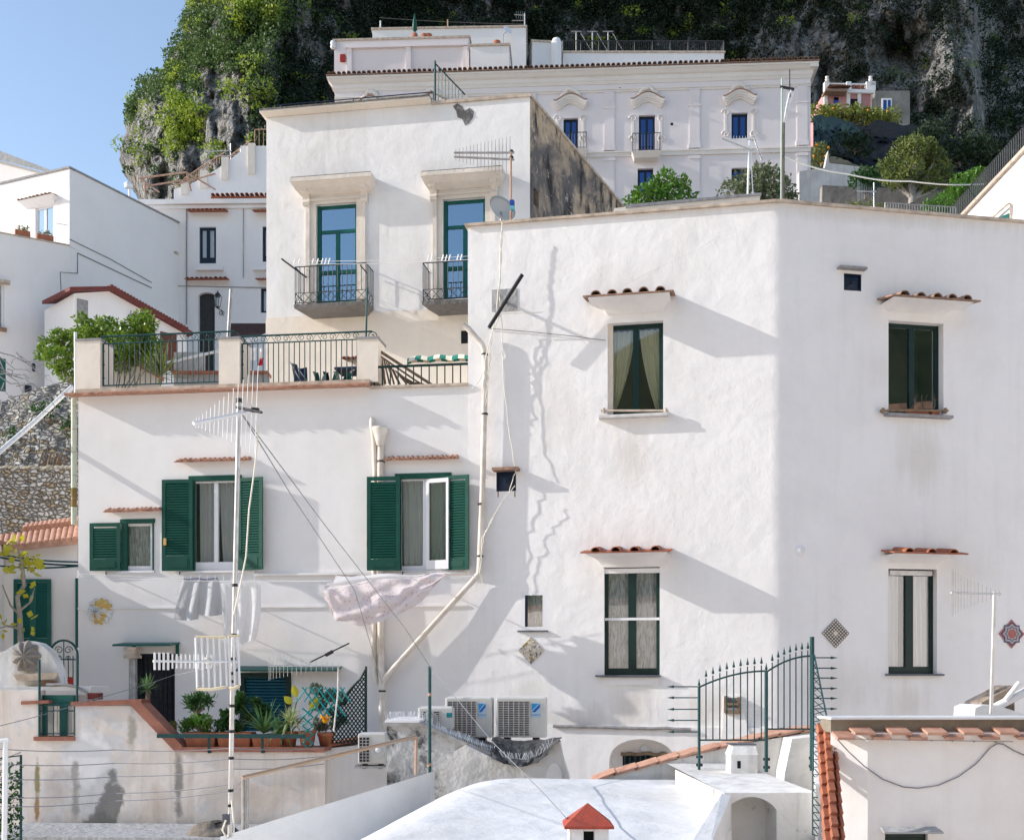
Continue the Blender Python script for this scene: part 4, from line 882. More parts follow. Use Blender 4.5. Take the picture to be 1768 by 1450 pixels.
def laundry():
    # lines carried on brackets
    ls = []
    for k, (w, y0, y1) in enumerate(((.55, 993, 997), (.72, 999, 994))):
        m = MB(); a, b = L1.P(128, y0 - 3, w), L1.P(822, y1, w); pts = [a.lerp(b, i / 16) - Vector((0, 0, .10 * math.sin(math.pi * i / 16))) for i in range(17)]; m.tube(pts, .006, 4); ls.append(pts)
        o = m.build('clothesline', M['rope']); tag(o, ('inner' if k == 0 else 'outer') + ' white clothesline strung below the green shutters', 'clothesline', 'clotheslines under the shuttered windows')
    m = MB()
    for x in (310, 695, 183):
        a = L1.P(x, 988, .0); q = L1.P(x, 991, .74); m.tube([a, q], .012, 5); m.tube([q, q + Vector((0, 0, .05))], .012, 5)
    m.build('line_bracket', M['iron'], house_l)
    cl = clothmat('pale_grey_cotton', (.56, .56, .57, 1), .25)
    # shorts
    t = thing('shorts', 'pale grey shorts pegged on the clothesline', 'shorts', L1.P(342, 1075, .55)); m = MB()
    def leg(xa, xb, xc, xd, ya, yb, ph):
        def fn(u, v):
            x = xa + (xb - xa) * u + (xc - xa + (xd - xb - xc + xa) * u) * v ** .7; y = ya + (yb - ya) * v + math.sin(u * 3.1) * 3 * v
            return L1.P(x, y, .55 + .07 * math.sin(u * 9 + ph + v * 2) * (.3 + v) + .10 * v)
        m.grid(fn, 26, 20)
    leg(316, 349, 300, 343, 999, 1068, 0); leg(346, 378, 342, 385, 1000, 1060, 2.0)
    m.build('cloth', cl, t); h = MB()
    pa = [L1.P(316 + (376 - 316) * i / 12, 999 + math.sin(i) * 1, .57) for i in range(13)]; h.tube(pa, .014, 4); h.build('waistband', clothmat('slate_blue_hem', (.20, .22, .32, 1), .1), t)
    # white sheet
    def cloth(nm, lab, cat, mat, xa, xb, ya, yb, w, fn2, nu=60, nv=30):
        m = MB(); m.grid(lambda u, v: fn2(u, v), nu, nv); o = m.build(nm, mat); tag(o, lab, cat); return o
    wt = clothmat('white_cotton', (.90, .89, .89, 1), .5)
    cloth('bed_sheet', 'plain white sheet hanging behind the tall antenna mast', 'bed sheet', wt, 0, 0, 0, 0, 0,
          lambda u, v: L1.P(380 + 70 * u + (10 + 6 * u) * v * (1 - 2 * u) * .5 + 4 * math.sin(v * 3), 1007 + (92 + 14 * (1 - abs(2 * u - 1.1))) * v, .55 + .06 * math.sin(u * 16 + 1.2 * v) * (.35 + v * .8)))
    pk = clothmat('pink_patterned_cotton', (.80, .74, .75, 1), .4, (.70, .50, .54, 1), 13, .22, .30)
    def blow(u, v):
        # pegged along the top edge, billowing to the left with a loose foot
        tx, ty = 580 + 190 * u, 993 - 4 * u + 4 * math.sin(math.pi * u)
        bx = np.interp(u, [0, .15, .35, .6, .8, 1], [562, 578, 622, 690, 732, 769]); by = np.interp(u, [0, .15, .35, .6, .8, 1], [1040, 1070, 1081, 1062, 1030, 996])
        x = tx + (bx - tx) * v - 12 * math.sin(math.pi * v) * (1 - u) ** 2; y = ty + (by - ty) * v
        d = u * 1.1 + v * .8
        w = .60 + .40 * math.sin(math.pi * v * .75) * (1 - .7 * u) + .06 * math.sin(d * 13 + 2 * v) * (.3 + v) + .035 * math.sin(u * 27 - v * 11)
        return L1.P(x + 2.5 * math.sin(v * 14 + u * 9), y + 2.5 * math.sin(u * 19 + v * 6), w)
    cloth('bed_sheet', 'pink patterned sheet billowing from the clothesline', 'bed sheet', pk, 0, 0, 0, 0, 0, blow, 70, 40)
    def fold(u, v):
        top = (584 + 150 * u, 994 - 4 * u); w = 1.0 - .2 * u + .03 * math.sin(u * 12)
        return L1.P(top[0] - 20 * v * (1 - u), top[1] + (24 - 22 * u ** .7) * v + 2 * math.sin(u * 9), w + .1 * math.sin(v * 3))
    m = MB(); m.grid(fold, 40, 12); p = m.build('folded_edge', wt, [o for o in col.objects if o.name.startswith('bed_sheet')][-1])
    for k, x in enumerate((318, 330, 345, 358, 372, 386, 400, 420, 440, 580, 640, 700, 750)):
        m = MB(); q = L1.P(x, 997, .56); m.box(L1, L1.px(x, 997, .56)[0] - .008, L1.px(x, 997, .56)[0] + .008, q.z - .05, q.z + .035, .55, .58); o = m.build('clothes_peg', M['rope'])
        tag(o, 'small pale clothes peg gripping washing on the line', 'clothes peg', 'clothes pegs on the clothesline')
laundry()
# ---------------------------------------------------------------- the tall house with two balconies
T1 = Fr.thru(915, 33.0, .168)
T2 = Fr(T1.pt(0, 0).x, T1.pt(0, 0).y, .4355, 1.0)
TT = T1.px(915, 166)[1]; TL = T1.px(460, 300)[0]; TE = T1.px(600, 189)[1]; TM = T1.px(745, 180)[0]
tb = T1.pt(TL / 2, 9)
house_t = thing('balcony_house', 'tall white house with two iron balconies, stone door hoods and a mouldy brown side wall', 'house', (tb.x, tb.y + 3, 9))
TA = T1.rect(546, 352, 616, 522) + (.2,); TB = T1.rect(765, 343, 838, 515) + (.2,)
def tall_house():
    V0 = 9.0; mb = MB(); low = T1.px(640, 540)[1]
    wall_panel(mb, T1, TL, 0, V0, TT, [TA, TB]); mb.quad(T1.pt(TL, V0, -9), T1.pt(TL, V0), T1.pt(TL, TT), T1.pt(TL, TT, -9)); mb.build('wall', M['old_white'], house_t)
    sd = MB(); wall_panel(sd, T2, 0, 11, V0, TT, [T2.rect(921, 327, 930, 357) + (.4,)]); sd.quad(T2.pt(11, V0), T1.pt(TL, V0, -9), T1.pt(TL, TT, -9), T2.pt(11, TT)); sd.build('side_wall', M['weathered'], house_t, label='brown mould stained side wall')
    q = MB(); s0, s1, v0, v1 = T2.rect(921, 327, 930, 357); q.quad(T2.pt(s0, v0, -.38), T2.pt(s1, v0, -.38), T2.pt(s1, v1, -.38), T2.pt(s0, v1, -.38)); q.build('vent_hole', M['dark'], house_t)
    rf = MB(); rf.poly([T1.pt(TL, TT - .03), T1.pt(0, TT - .03), T2.pt(11, TT - .03), T1.pt(TL, TT - .03, -9)]); rf.build('roof', M['concrete'], house_t)
    # smooth band at the foot
    b = MB(); b.box(T1, TL - .01, 0, V0, low, -.02, .03); b.build('foot_band', M['cream'], house_t)
    # eave over the left part
    e = MB(); e.box(T1, TL - .12, TM, TE + .0, TE + .05, -.3, .25); e.hexa([T1.pt(TL - .05, TE - .05, .02), T1.pt(TM, TE - .05, .02), T1.pt(TM, TE - .002, .20), T1.pt(TL - .08, TE - .002, .20), T1.pt(TL, TE - .05, -.05), T1.pt(TM, TE - .05, -.05), T1.pt(TM, TE - .002, -.05), T1.pt(TL, TE - .002, -.05)]); o = e.build('eave', M['cream'], house_t); e = MB(); e.box(T1, TL - .13, TM, TE + .051, TE + .10, -.3, .27); e.build('eave_top', M['bare'], o)
    c = MB(); c.box(T1, TM, .04, TT - .03, TT + .06, -.35, .06); c.box(T2, .0, 11, TT - .03, TT + .05, -.35, .05); c.build('parapet_coping', M['coping_cream'], house_t)
    p = MB(); pts = [(782, 184), (790, 179), (798, 184), (802, 192), (811, 187), (818, 193), (817, 203), (810, 213), (803, 217), (798, 206), (790, 203), (788, 193)]
    p.prism(T1, [T1.px(x, y) for x, y in pts], -.01, .012); p.build('cement_patch', M['bare'], house_t, label='patch of bare grey cement where the plaster fell off')
    # roof rails
    r = MB(); a, b2 = T1.P(475, 190, -.1), T1.P(748, 178, -.1); h0 = T1.px(475, 186, -.1)[1] + .02
    A, B = Vector((a.x, a.y, 0)), Vector((b2.x, b2.y, 0)); rail(r, A, B, TE + .34, .016); rail(r, A, B, TE + .16, .010)
    for i in range(3): q = A.lerp(B, i / 2); r.tube([q + Vector((0, 0, TE + .1)), q + Vector((0, 0, TE + .34))], .016, 5)
    r.build('roof_rail', M['navy'], house_t)
    r = MB(); p0 = T1.P(751, 174, -.3); top = T1.P(751, 106, -.3); q0 = T1.P(803, 168, -1.1); r.tube([Vector((p0.x, p0.y, TT)), top], .035, 6)
    k = 9; e0 = T1.P(803, 164, -1.1)
    r.tube([top - Vector((0, 0, .06)), e0], .022, 5)
    for i in range(1, k): u = i / k; t_ = (top - Vector((0, 0, .06))).lerp(e0, u); r.tube([Vector((t_.x, t_.y, TT)), t_], .013, 4)
    r.build('stair_railing', M['irongreen'], house_t)
    # vent niche near the lower right
    box_part(T1, 785, 566, 812, 594, .03, .05, 'vent_surround', M['cream'], house_t); box_part(T1, 796, 571, 810, 593, .05, .055, 'vent_opening', M['dark'], house_t)
tall_house()

def stone_door(Hh, x0, x1, xs0, xs1, cy, ytop, bx0, bx1, by0, by1, full=True):
    a, b, c, d = Hh[:4]
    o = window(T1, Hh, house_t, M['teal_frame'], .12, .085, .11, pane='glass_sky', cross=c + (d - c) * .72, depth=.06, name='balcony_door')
    k = MB(); z = c + (d - c) * .32; k.box(T1, a + .08, b - .08, z - .05, z + .05, -.18, -.10); k.box(T1, a, a + .1, c, d, -.14, -.09); k.build('door_rail', M['teal_frame'], o)
    # stone surround
    m = MB(); s0, s1 = T1.px(xs0, 450)[0], T1.px(xs1, 450)[0]; vt = T1.px((xs0 + xs1) / 2, cy)[1]
    m.box(T1, s0, a, c, vt, -.02, .05); m.box(T1, b, s1, c, vt, -.02, .05); m.box(T1, a, b, d, vt, -.02, .05)
    m.box(T1, s0 - .05, s0 + .07, c, vt, -.02, .08); m.box(T1, s1 - .07, s1 + .05, c, vt, -.02, .08); m.box(T1, s0 - .05, s1 + .05, vt - .06, vt, -.02, .10)
    m.build('door_surround', M['stone_trim'], house_t)
    # hood: frieze, stepped cornice, scrolled brackets
    h = MB(); h0, h1 = T1.px(x0, ytop)[0], T1.px(x1, ytop)[0]; v = T1.px((x0 + x1) / 2, ytop, .5)[1]; fr0 = s0 - .02; fr1 = s1 + .02
    h.box(T1, fr0, fr1, vt, v - .34, -.02, .07)
    prof = [(.08, .36), (.14, .34), (.22, .31), (.36, .25), (.46, .17), (.52, .12), (.56, .11), (.56, .0)]
    for (w0, z0), (w1, z1) in zip(prof, prof[1:]):
        e0 = .45 + .55 * (w0 - .08) / .48; e1 = .45 + .55 * (w1 - .08) / .48; la, lb2 = fr0 + (h0 - fr0) * e0, fr1 + (h1 - fr1) * e0; ma, mb2 = fr0 + (h0 - fr0) * e1, fr1 + (h1 - fr1) * e1
        h.hexa([T1.pt(la, v - z0, w0), T1.pt(lb2, v - z0, w0), T1.pt(mb2, v - z1, w1), T1.pt(ma, v - z1, w1), T1.pt(la, v - z0, -.02), T1.pt(lb2, v - z0, -.02), T1.pt(mb2, v - z1, -.02), T1.pt(ma, v - z1, -.02)])
    q = h.build('door_hood', M['stone_trim'], house_t)
    g = MB(); g.box(T1, h0 + .02, h1 - .02, v + .001, v + .035, -.02, .53); g.build('hood_top', M['bare'], q)
    for s in (fr0 - .10, fr1 - .10):
        g = MB(); g.prism(T1.sub(s, 0, 90), [(.02, vt - .20), (.13, vt - .18), (.16, vt - .10), (.11, vt - .02), (.13, vt + .08), (.24, vt + .18), (.36, v - .34), (.38, v - .24), (.02, v - .24)], -.20, .0); g.build('bracket', M['stone_trim'], q)
    # balcony
    m = MB(); b0, b1 = T1.px(bx0, 520, .75)[0], T1.px(bx1, 520, .75)[0]; vs = T1.px((bx0 + bx1) / 2, by1, .75)[1]
    m.hexa([T1.pt(b0 + .02, vs - .10, .74), T1.pt(b1 - .02, vs - .10, .74), T1.pt(b1, vs, .76), T1.pt(b0, vs, .76), T1.pt(b0 + .35, vs - .22, -.02), T1.pt(b1 - .2, vs - .22, -.02), T1.pt(b1, vs, -.02), T1.pt(b0, vs, -.02)])
    o = m.build('balcony', M['bare'], house_t)
    r = MB(); vt2 = T1.px((bx0 + bx1) / 2, by0, .75)[1]; vm = vs + .34
    A, B = T1.pt(b0 + .03, 0, .71), T1.pt(b1 - .03, 0, .71); A2, B2 = T1.pt(b0 + .03, 0, .0), T1.pt(b1 - .03, 0, .0)
    for (p, q2, sp) in ((A, B, .145), (A2, A, .145), (B, B2, .145)):
        rail(r, p, q2, vt2, .017); rail(r, p, q2, vm, .010); rail(r, p, q2, vs + .06, .012); n = max(2, round((q2 - p).length / sp))
        for i in range(n + 1): w = p.lerp(q2, i / n); r.tube([w + Vector((0, 0, vm if 0 < i < n else vs)), w + Vector((0, 0, vt2))], .011, 4, False)
        n2 = max(1, round((q2 - p).length / .26))
        for i in range(n2): c0, c1 = p.lerp(q2, i / n2), p.lerp(q2, (i + 1) / n2); r.tube([c0 + Vector((0, 0, vs + .06)), c1 + Vector((0, 0, vm))], .008, 4, False); r.tube([c0 + Vector((0, 0, vm)), c1 + Vector((0, 0, vs + .06))], .008, 4, False)
    r.build('balcony_railing', M['iron'], o)
    return o, (b0, b1, vt2)
oA, bA = stone_door(TA, 512, 650, 532, 629, 343, 303, 507, 633, 457, 523)
oB, bB = stone_door(TB, 734, 873, 751, 853, 333, 293, 728, 853, 450, 517)
def balcony_lines():
    for k, (y0, y1) in enumerate(((449, 440), (454, 446))):
        m = MB(); a, b = T1.P(500, y0 + 2, 1.15 + .15 * k), T1.P(848, y1, 1.15 + .15 * k); m.tube([a.lerp(b, i / 10) - Vector((0, 0, .06 * math.sin(math.pi * i / 10))) for i in range(11)], .008, 4); o = m.build('clothesline', M['rope'])
        tag(o, ('inner' if k == 0 else 'outer') + ' clothesline strung between the two iron balconies', 'clothesline', 'clotheslines between the balconies')
    m = MB(); m.tube([T1.P(529, 479, .5), T1.P(486, 447, 1.5)], .025, 5); m.build('line_arm', M['iron'], oA)
    m = MB(); m.tube([T1.P(622, 458, .6), T1.P(634, 472, .1)], .02, 5); m.build('line_arm', M['iron'], oA)
    for x in (508, 516, 540, 548, 556, 562, 568, 739, 745, 764, 770, 776, 790, 796):
        m = MB(); c = T1.P(x, 452 - (x - 500) * .028, 1.2); m.tube([c + Vector((-.02, 0, -.10)), c + Vector((.03, 0, .07))], .018, 4); o = m.build('clothes_peg', M['rope']); tag(o, 'pale clothes peg left on the balcony line', 'clothes peg', 'clothes pegs on the balcony lines')
balcony_lines()

# ---------------------------------------------------------------- the palazzo above
Z1 = Fr.thru(1395, 67.0, .06)
ZT = Z1.px(1000, 124)[1]; ZL = Z1.px(578, 150)[0]; ZR = 0.15
zb = Z1.pt(ZL / 2, 24); palazzo = thing('palazzo', 'long lilac white palazzo with moulded window hoods, pilasters and blue windows', 'palazzo', (zb.x, zb.y + 5, 24))
def palazzo_build():
    V0 = 24.0; mb = MB()
    wins = [(973, 204, 998, 262), (1103, 199, 1131, 266), (1263, 195, 1291, 239), (1101, 291, 1128, 331), (1263, 290, 1290, 325), (660, 205, 690, 262), (760, 205, 790, 262)]
    holes = [Z1.rect(*w) + (.25,) for w in wins]
    wall_panel(mb, Z1, ZL, ZR, V0, ZT, holes); body(mb, Z1, ZL, ZR, V0, ZT, 12); mb.build('wall', M['palazzo'], palazzo)
    for h in holes[:5]: window(Z1, h, palazzo, M['navy'], .2, .13, .14, pane='bluepane', depth=.06)
    # cornice and tiled eave
    c = MB(); prof = [(.04, .80), (.08, .66), (.12, .60), (.13, .40), (.24, .32), (.35, .15), (.40, .13), (.40, .02)]
    for (w0, z0), (w1, z1) in zip(prof, prof[1:]):
        c.hexa([Z1.pt(ZL - w0, ZT - z0, w0), Z1.pt(ZR + w0, ZT - z0, w0), Z1.pt(ZR + w1, ZT - z1, w1), Z1.pt(ZL - w1, ZT - z1, w1), Z1.pt(ZL - w0, ZT - z0, -.3), Z1.pt(ZR + w0, ZT - z0, -.3), Z1.pt(ZR + w1, ZT - z1, -.3), Z1.pt(ZL - w1, ZT - z1, -.3)])
    # the cornice returns along the right end
    c.box(Fr(Z1.pt(ZR, 0).x, Z1.pt(ZR, 0).y, -Z1.n[0], -Z1.n[1]), -.38, 11, ZT - .32, ZT - .02, -.1, .39); c.build('cornice', M['trim'], palazzo)
    t = MB(); t.box(Z1, ZL - .43, ZR + .43, ZT, ZT + .06, -1.5, .46); coppi(t, Z1, ZL - .4, ZR + .4, ZT + .16, -1.5, .52, 96, .115, .06, seed=2); t.build('roof_tiles', M['tile_old'], palazzo)
    s = MB()
    for y, h, p in ((160, .12, .05), (270, .22, .08)): v = Z1.px(1000, y)[1]; s.box(Z1, ZL, ZR, v - h / 2, v + h / 2, -.02, p); s.box(Z1, ZL, ZR, v + h / 2, v + h / 2 + .08, -.02, p + .04)
    s.build('string_course', M['trim'], palazzo)
    # pilasters with capitals
    for x in (602, 707, 800, 917, 1052, 1199, 1385):
        sc = Z1.px(x, 200)[0]; hw = .30; m = MB(); v1 = ZT - 1.15; v2 = Z1.px(1000, 262)[1]
        m.box(Z1, sc - hw, sc + hw, v2, v1, -.02, .05); m.box(Z1, sc - hw - .06, sc + hw + .06, v2, v2 + .25, -.02, .09); m.box(Z1, sc - hw, sc + hw, V0, v2 - .4, -.02, .05); m.box(Z1, sc - hw - .05, sc + hw + .05, v2 - .62, v2 - .45, -.02, .09)
        vc = Z1.px(1000, 175)[1]; m.box(Z1, sc - hw - .06, sc + hw + .06, vc - .5, vc - .42, -.02, .08); m.box(Z1, sc - hw - .06, sc + hw + .06, vc + .46, vc + .54, -.02, .08)
        for k in range(4): m.box(Z1, sc - .24 + k * .13, sc - .16 + k * .13, vc - .4, vc + .42, .04, .065)
        m.box(Z1, sc - .3, sc + .3, v1 - .5, v1 - .05, .04, .06)
        m.build('pilaster', M['palazzo'] if x > 900 else M['trim'], palazzo)
    # curly hoods
    def phood(cx, cy, wd):
        s0 = Z1.px(cx - wd / 2, cy)[0]; s1 = Z1.px(cx + wd / 2, cy)[0]; n = 14; m = MB(); W = s1 - s0; v = Z1.px(cx, cy)[1]
        top = lambda u: .42 * math.sin(math.pi * u) ** 1.5 + (.06 if u < .05 or u > .95 else 0)
        for (p, off, sh) in ((.24, 0, 1.0), (.20, -.12, .95), (.15, -.22, .90), (.10, -.32, .86)):
            a = []; b = []
            for i in range(n + 1):
                u = i / n; s = (s0 + s1) / 2 + (u - .5) * W * sh; z = v + top(u) + off; a.append((s, z)); b.append((s, z - .16))
            m.prism(Z1, a + b[::-1], -.02, p)
        o = m.build('window_hood', M['trim'], palazzo); e = MB()
        e.tube([Z1.pt((s0 + s1) / 2 + (i / n - .5) * W, v + top(i / n) + .02, .26) for i in range(n + 1)], .035, 4); e.build('hood_edge', M['tile_old'], o)
        g = MB(); rr = random.Random(int(cx))
        for i in range(11):   # stucco crest and rosette
            u = i / 10; g.lathe(Z1.pt((s0 + s1) / 2 + (u - .5) * W * .5, v + .42 + .34 * math.sin(math.pi * u) + rr.uniform(-.05, .05), .1), [(.12, 0), (.09, .04), (.001, .06)], 7, Z1.pt(0, 0, 1) - Z1.pt(0, 0, 0))
        g.build('stucco_crest', M['trim'], o); return o
    for cx, cy, wd in ((985, 178, 58), (1118, 175, 58), (1277, 170, 58), (640, 182, 56), (745, 178, 56)): phood(cx, cy, wd)
    def scrolls(cx, x0, x1, y0, y1):
        for x, sg in ((x0, -1), (x1, 1)):
            g = MB()
            for y in (y0, y1): g.tube(scroll(Z1.P(x, y, .02), Z1.pt(sg, 0) - Z1.pt(0, 0), .24, 1.2, 12), .035, 5, False)
            g.pbox(Z1, x - 2, y0, x + 2, y1, -.02, .04); g.build('stucco_scroll', M['trim'], palazzo)
    scrolls(985, 963, 1007, 205, 240); scrolls(1117, 1093, 1141, 205, 240); scrolls(1277, 1253, 1301, 195, 232)
    # balconies
    for x0, x1, y0, y1 in ((1090, 1140, 239, 270), (966, 1014, 238, 266)):
        m = MB(); s0, s1 = Z1.px(x0, y1)[0], Z1.px(x1, y1)[0]; v = Z1.px((x0 + x1) / 2, y1)[1]; n = 0
        m.hexa([Z1.pt(s0 + .15, v - .3, .5), Z1.pt(s1 - .15, v - .3, .5), Z1.pt(s1, v, .7), Z1.pt(s0, v, .7), Z1.pt(s0 + .15, v - .35, -.02), Z1.pt(s1 - .15, v - .35, -.02), Z1.pt(s1, v, -.02), Z1.pt(s0, v, -.02)]); o = m.build('balcony', M['trim'], palazzo)
        r = MB(); A, B = Z1.pt(s0 + .05, 0, .65), Z1.pt(s1 - .05, 0, .65); vt = Z1.px((x0 + x1) / 2, y0)[1]
        for p, q in ((A, B), (Z1.pt(s0 + .05, 0, 0), A), (B, Z1.pt(s1 - .05, 0, 0))):
            rail(r, p, q, vt, .022); rail(r, p, q, v + .08, .015); n = max(2, round((q - p).length / .17))
            for i in range(n + 1): w = p.lerp(q, i / n); r.tube([w + Vector((0, 0, v)), w + Vector((0, 0, (v + vt) / 2)), w + Vector((0, -.0, vt))], .013, 4, False)
        r.build('balcony_railing', M['iron'], o)
    g = MB()
    for x, y in ((1070, 154), (1160, 215)): g.lathe(Z1.P(x, y, .0), [(.09, .02), (.001, .03)], 8, Z1.pt(0, 0, 1) - Z1.pt(0, 0, 0))
    g.build('drain_hole', M['dark'], palazzo)
    # side balcony at the right end
    E2 = Fr(Z1.pt(ZR, 0).x, Z1.pt(ZR, 0).y, -Z1.n[0], -Z1.n[1]); r = MB(); v = Z1.px(1395, 310)[1]; vt = v + 2.0
    for i in range(10): q = E2.pt(1 + i * .4, 0, .5); r.tube([q + Vector((0, 0, v)), q + Vector((0, 0, vt))], .02, 4)
    r.box(E2, .9, 5, v - .1, v, 0, .55); r.box(E2, .9, 5, vt, vt + .04, .48, .52); r.build('side_balcony', M['iron'], palazzo)
palazzo_build()

# ---------------------------------------------------------------- roof-top houses above the palazzo
def block(name, label, cat, fr, x0, y0, x1, ybot, back, mat, cop='coping_cream', group=None, copw=.08, extra=None):
    s0, s1 = fr.px(x0, y0)[0], fr.px(x1, y0)[0]; v1 = fr.px((x0 + x1) / 2, y0)[1]; v0 = fr.px((x0 + x1) / 2, ybot)[1]
    c = fr.pt((s0 + s1) / 2, v0, -back / 2); t = thing(name, label, cat, c, group); mb = MB(); body(mb, fr, s0, s1, v0, v1, back, front=True); mb.build('wall', M[mat], t)
    k = MB(); k.box(fr, s0 - copw, s1 + copw, v1 + .001, v1 + .12, -back - copw, copw); k.build('coping', M[cop], t)
    if extra: extra(t, fr, s0, s1, v0, v1)
    return t
def upper_houses():
    fr = Fr.thru(810, 70.0, .05)
    def ex(t, fr, s0, s1, v0, v1):
        m = MB(); w = .12
        for x in (603, 705, 803): m.pbox(fr, x - 4, 80, x + 4, 131, -.02, w)
        s_, e_, a, b = fr.rect(597, 76, 808, 83); m.box(fr, s_, e_, a, b, -.02, w + .05); m.build('pilaster', M['palazzo'], t)
        k = MB(); k.pbox(fr, 587, 94, 596, 106, -.01, .12); k.build('red_box', newmat('red_paint', (.35, .03, .02, 1), .5), t)
        k = MB(); 
        for y in (75, 81): k.lathe(fr.P(575, y, .1), [(.001, -.16), (.14, -.1), (.17, 0), (.14, .1), (.001, .16)], 8)
        k.build('floodlight', M['whiteframe'], t)
    block('roof_house', 'low white roof house with two plaster panels and a small red box', 'house', fr, 577, 69, 810, 137, 5, 'palazzo', extra=ex)
    f2 = Fr.thru(880, 69.5, .05); block('roof_house', 'small white stair hut with a streaked front beside the panelled roof house', 'house', f2, 812, 80, 879, 128, 3, 'white_far')
    m = MB(); t0 = f2.px(812, 72)[0]
    f3 = Fr.thru(908, 76.0, .03); block('roof_house', 'tall plain white block carrying a satellite dish above the palazzo roof', 'house', f3, 643, 50, 908, 128, 9, 'white_far')
    f4 = Fr.thru(968, 77.0, -.1); block('roof_house', 'narrow white block with a rounded chimney beside the railed terrace', 'house', f4, 919, 74, 968, 127, 6, 'white_far', extra=lambda t, fr, s0, s1, v0, v1: (lambda k: (k.lathe(fr.pt(s1 - .3, v1 - .6, .1), [(.35, -1.5), (.35, .5), (.25, .8), (.001, .95)], 12), k.build('chimney', M['white_far'], t)))(MB()))
    f5 = Fr.thru(1245, 78.0, .0)
    def ex5(t, fr, s0, s1, v0, v1):
        r = MB(); h = fr.px(1100, 70)[1] - v1; A, B = fr.pt(s0, v1, -.1), fr.pt(s1, v1, -.1); rail(r, A, B, h, .04); rail(r, A, B, .15, .03); n = 90
        for i in range(n + 1): q = A.lerp(B, i / n); r.tube([q, q + Vector((0, 0, h))], .018 if i % 10 else .045, 4, False)
        Cc = fr.pt(s1, v1, -6); rail(r, B, Cc, h, .04)
        for i in range(14): q = B.lerp(Cc, i / 14); r.tube([q, q + Vector((0, 0, h))], .018, 4, False)
        r.build('terrace_railing', M['iron'], t)
        g = MB()
        for cx in (1108, 1188):
            c0 = fr.px(cx, 126); R = fr.px(cx + 22, 126)[0] - c0[0]; g.prism(fr, [(c0[0] + R * math.cos(math.pi * i / 12), c0[1] - .2 + R * .75 * math.sin(math.pi * i / 12)) for i in range(13)], -.01, .04)
        g.build('arch', M['coping_grey'], t)
        g = MB()
        for x in (995, 1023, 1050):
            p, q = fr.P(x, 92, -.3), fr.P(x, 55, -.3); g.tube([p, q], .05, 5); g.tube([q - Vector((.35, 0, 0)), q + Vector((.35, 0, 0))], .04, 5); g.tube([q + Vector((.3, 0, -.1)), q + Vector((1.0, 0, -1.3))], .035, 5)
        g.build('pergola_post', M['galv'], t)
    block('terrace_house', 'white block with an iron railed roof terrace high above the palazzo', 'house', f5, 972, 92, 1250, 130, 7, 'white_far', extra=ex5)
    # terracotta pots standing on the roof edge, a parasol, posts with a wire, an aerial and a dish
    fr = Fr.thru(810, 70.0, .05); vv = fr.px(700, 69)[1] + .12
    for x, lab in ((716, 'closed green parasol in a pot base on the white roof house'),):
        b = fr.px(x, 66, -.5); c = fr.pt(b[0], vv, -.5); m = MB(); m.lathe(c, [(.3, 0), (.16, .5), (.04, .55), (.04, .7)], 10); t = thing('parasol', lab, 'parasol', c); m.build('base', M['pot'], t); k = MB(); k.lathe(c, [(.04, .6), (.16, .75), (.13, 1.2), (.02, 1.75)], 9); k.build('folded_canopy', M['green'], t)
    for x in (733, 740, 858):
        f = f2 if x == 858 else fr; b = f.px(x, 70 if x < 800 else 78, -.4); v0 = (vv if x < 800 else f2.px(845, 80)[1] + .12); c = f.pt(b[0], v0, -.4); m = MB(); m.lathe(c, [(.001, 0), (.16, 0), (.22, .32), (.22, .36), (.17, .36), (.15, .3), (.001, .3)], 10); o = m.build('flower_pot', M['pot']); tag(o, {733: 'tapered clay pot nearest the closed parasol on the white roof', 740: 'second clay pot along from the closed parasol on the roof', 858: 'lone reddish pot on the streaked stair hut'}[x], 'flower pot')
    m = MB(); vb = f3.px(780, 50)[1] + .12; ps = []
    m.tube([f3.pt(f3.px(906, 40)[0], vb, -.4), f3.P(906, 24, -.4)], .05, 5); a = f3.P(906, 36, -.4); m.tube([a, a + Vector((-.85, .1, .05))], .03, 4); a = f3.P(906, 27, -.4); m.tube([a, a + Vector((-.7, .1, .1))], .03, 4)
    for k in range(5): q = a + Vector((-.14 * k, .02 * k, .02 * k)); m.tube([q - Vector((0, 0, .25)), q + Vector((0, 0, .25))], .012, 3)
    o = m.build('antenna', M['galv']); tag(o, 'small two boomed aerial at the end of the tall plain roof block', 'antenna')
    for x, lab in ((655, 'pale post at the left end of the wire on the roof block'), (772, 'rusty post halfway along the wire on the roof block')):
        m = MB(); p = f3.pt(f3.px(x, 40)[0], vb, -.5); m.tube([p, p + Vector((0, 0, .75))], .05, 6); o = m.build('post', M['rusty'] if x > 700 else M['whitemetal']); tag(o, lab, 'post')
    m = MB(); pts = [f3.P(655 + (906 - 655) * i / 14, 31 + 11 * i / 14 + 2 * math.sin(math.pi * i / 14), -.5) for i in range(15)]; m.tube(pts, .014, 3); tag(m.build('wire', M['wire']), 'thin wire strung over the tall roof block', 'wire')
    c = f3.P(876, 54, .6); t = thing('satellite_dish', 'small white satellite dish standing in front of the tall roof block', 'satellite dish', f3.P(868, 78, .6)); m = MB(); m.tube([f3.P(868, 80, .6), f3.P(869, 60, .6), c], .03, 5); m.build('mount', M['galv'], t); m = MB(); m.lathe(c, [(.001, 0), (.15, .02), (.3, .09), (.31, .085), (.15, .01), (.001, -.01)], 16, (.5, -.75, .45)); m.build('dish', M['whiteframe'], t)
upper_houses()
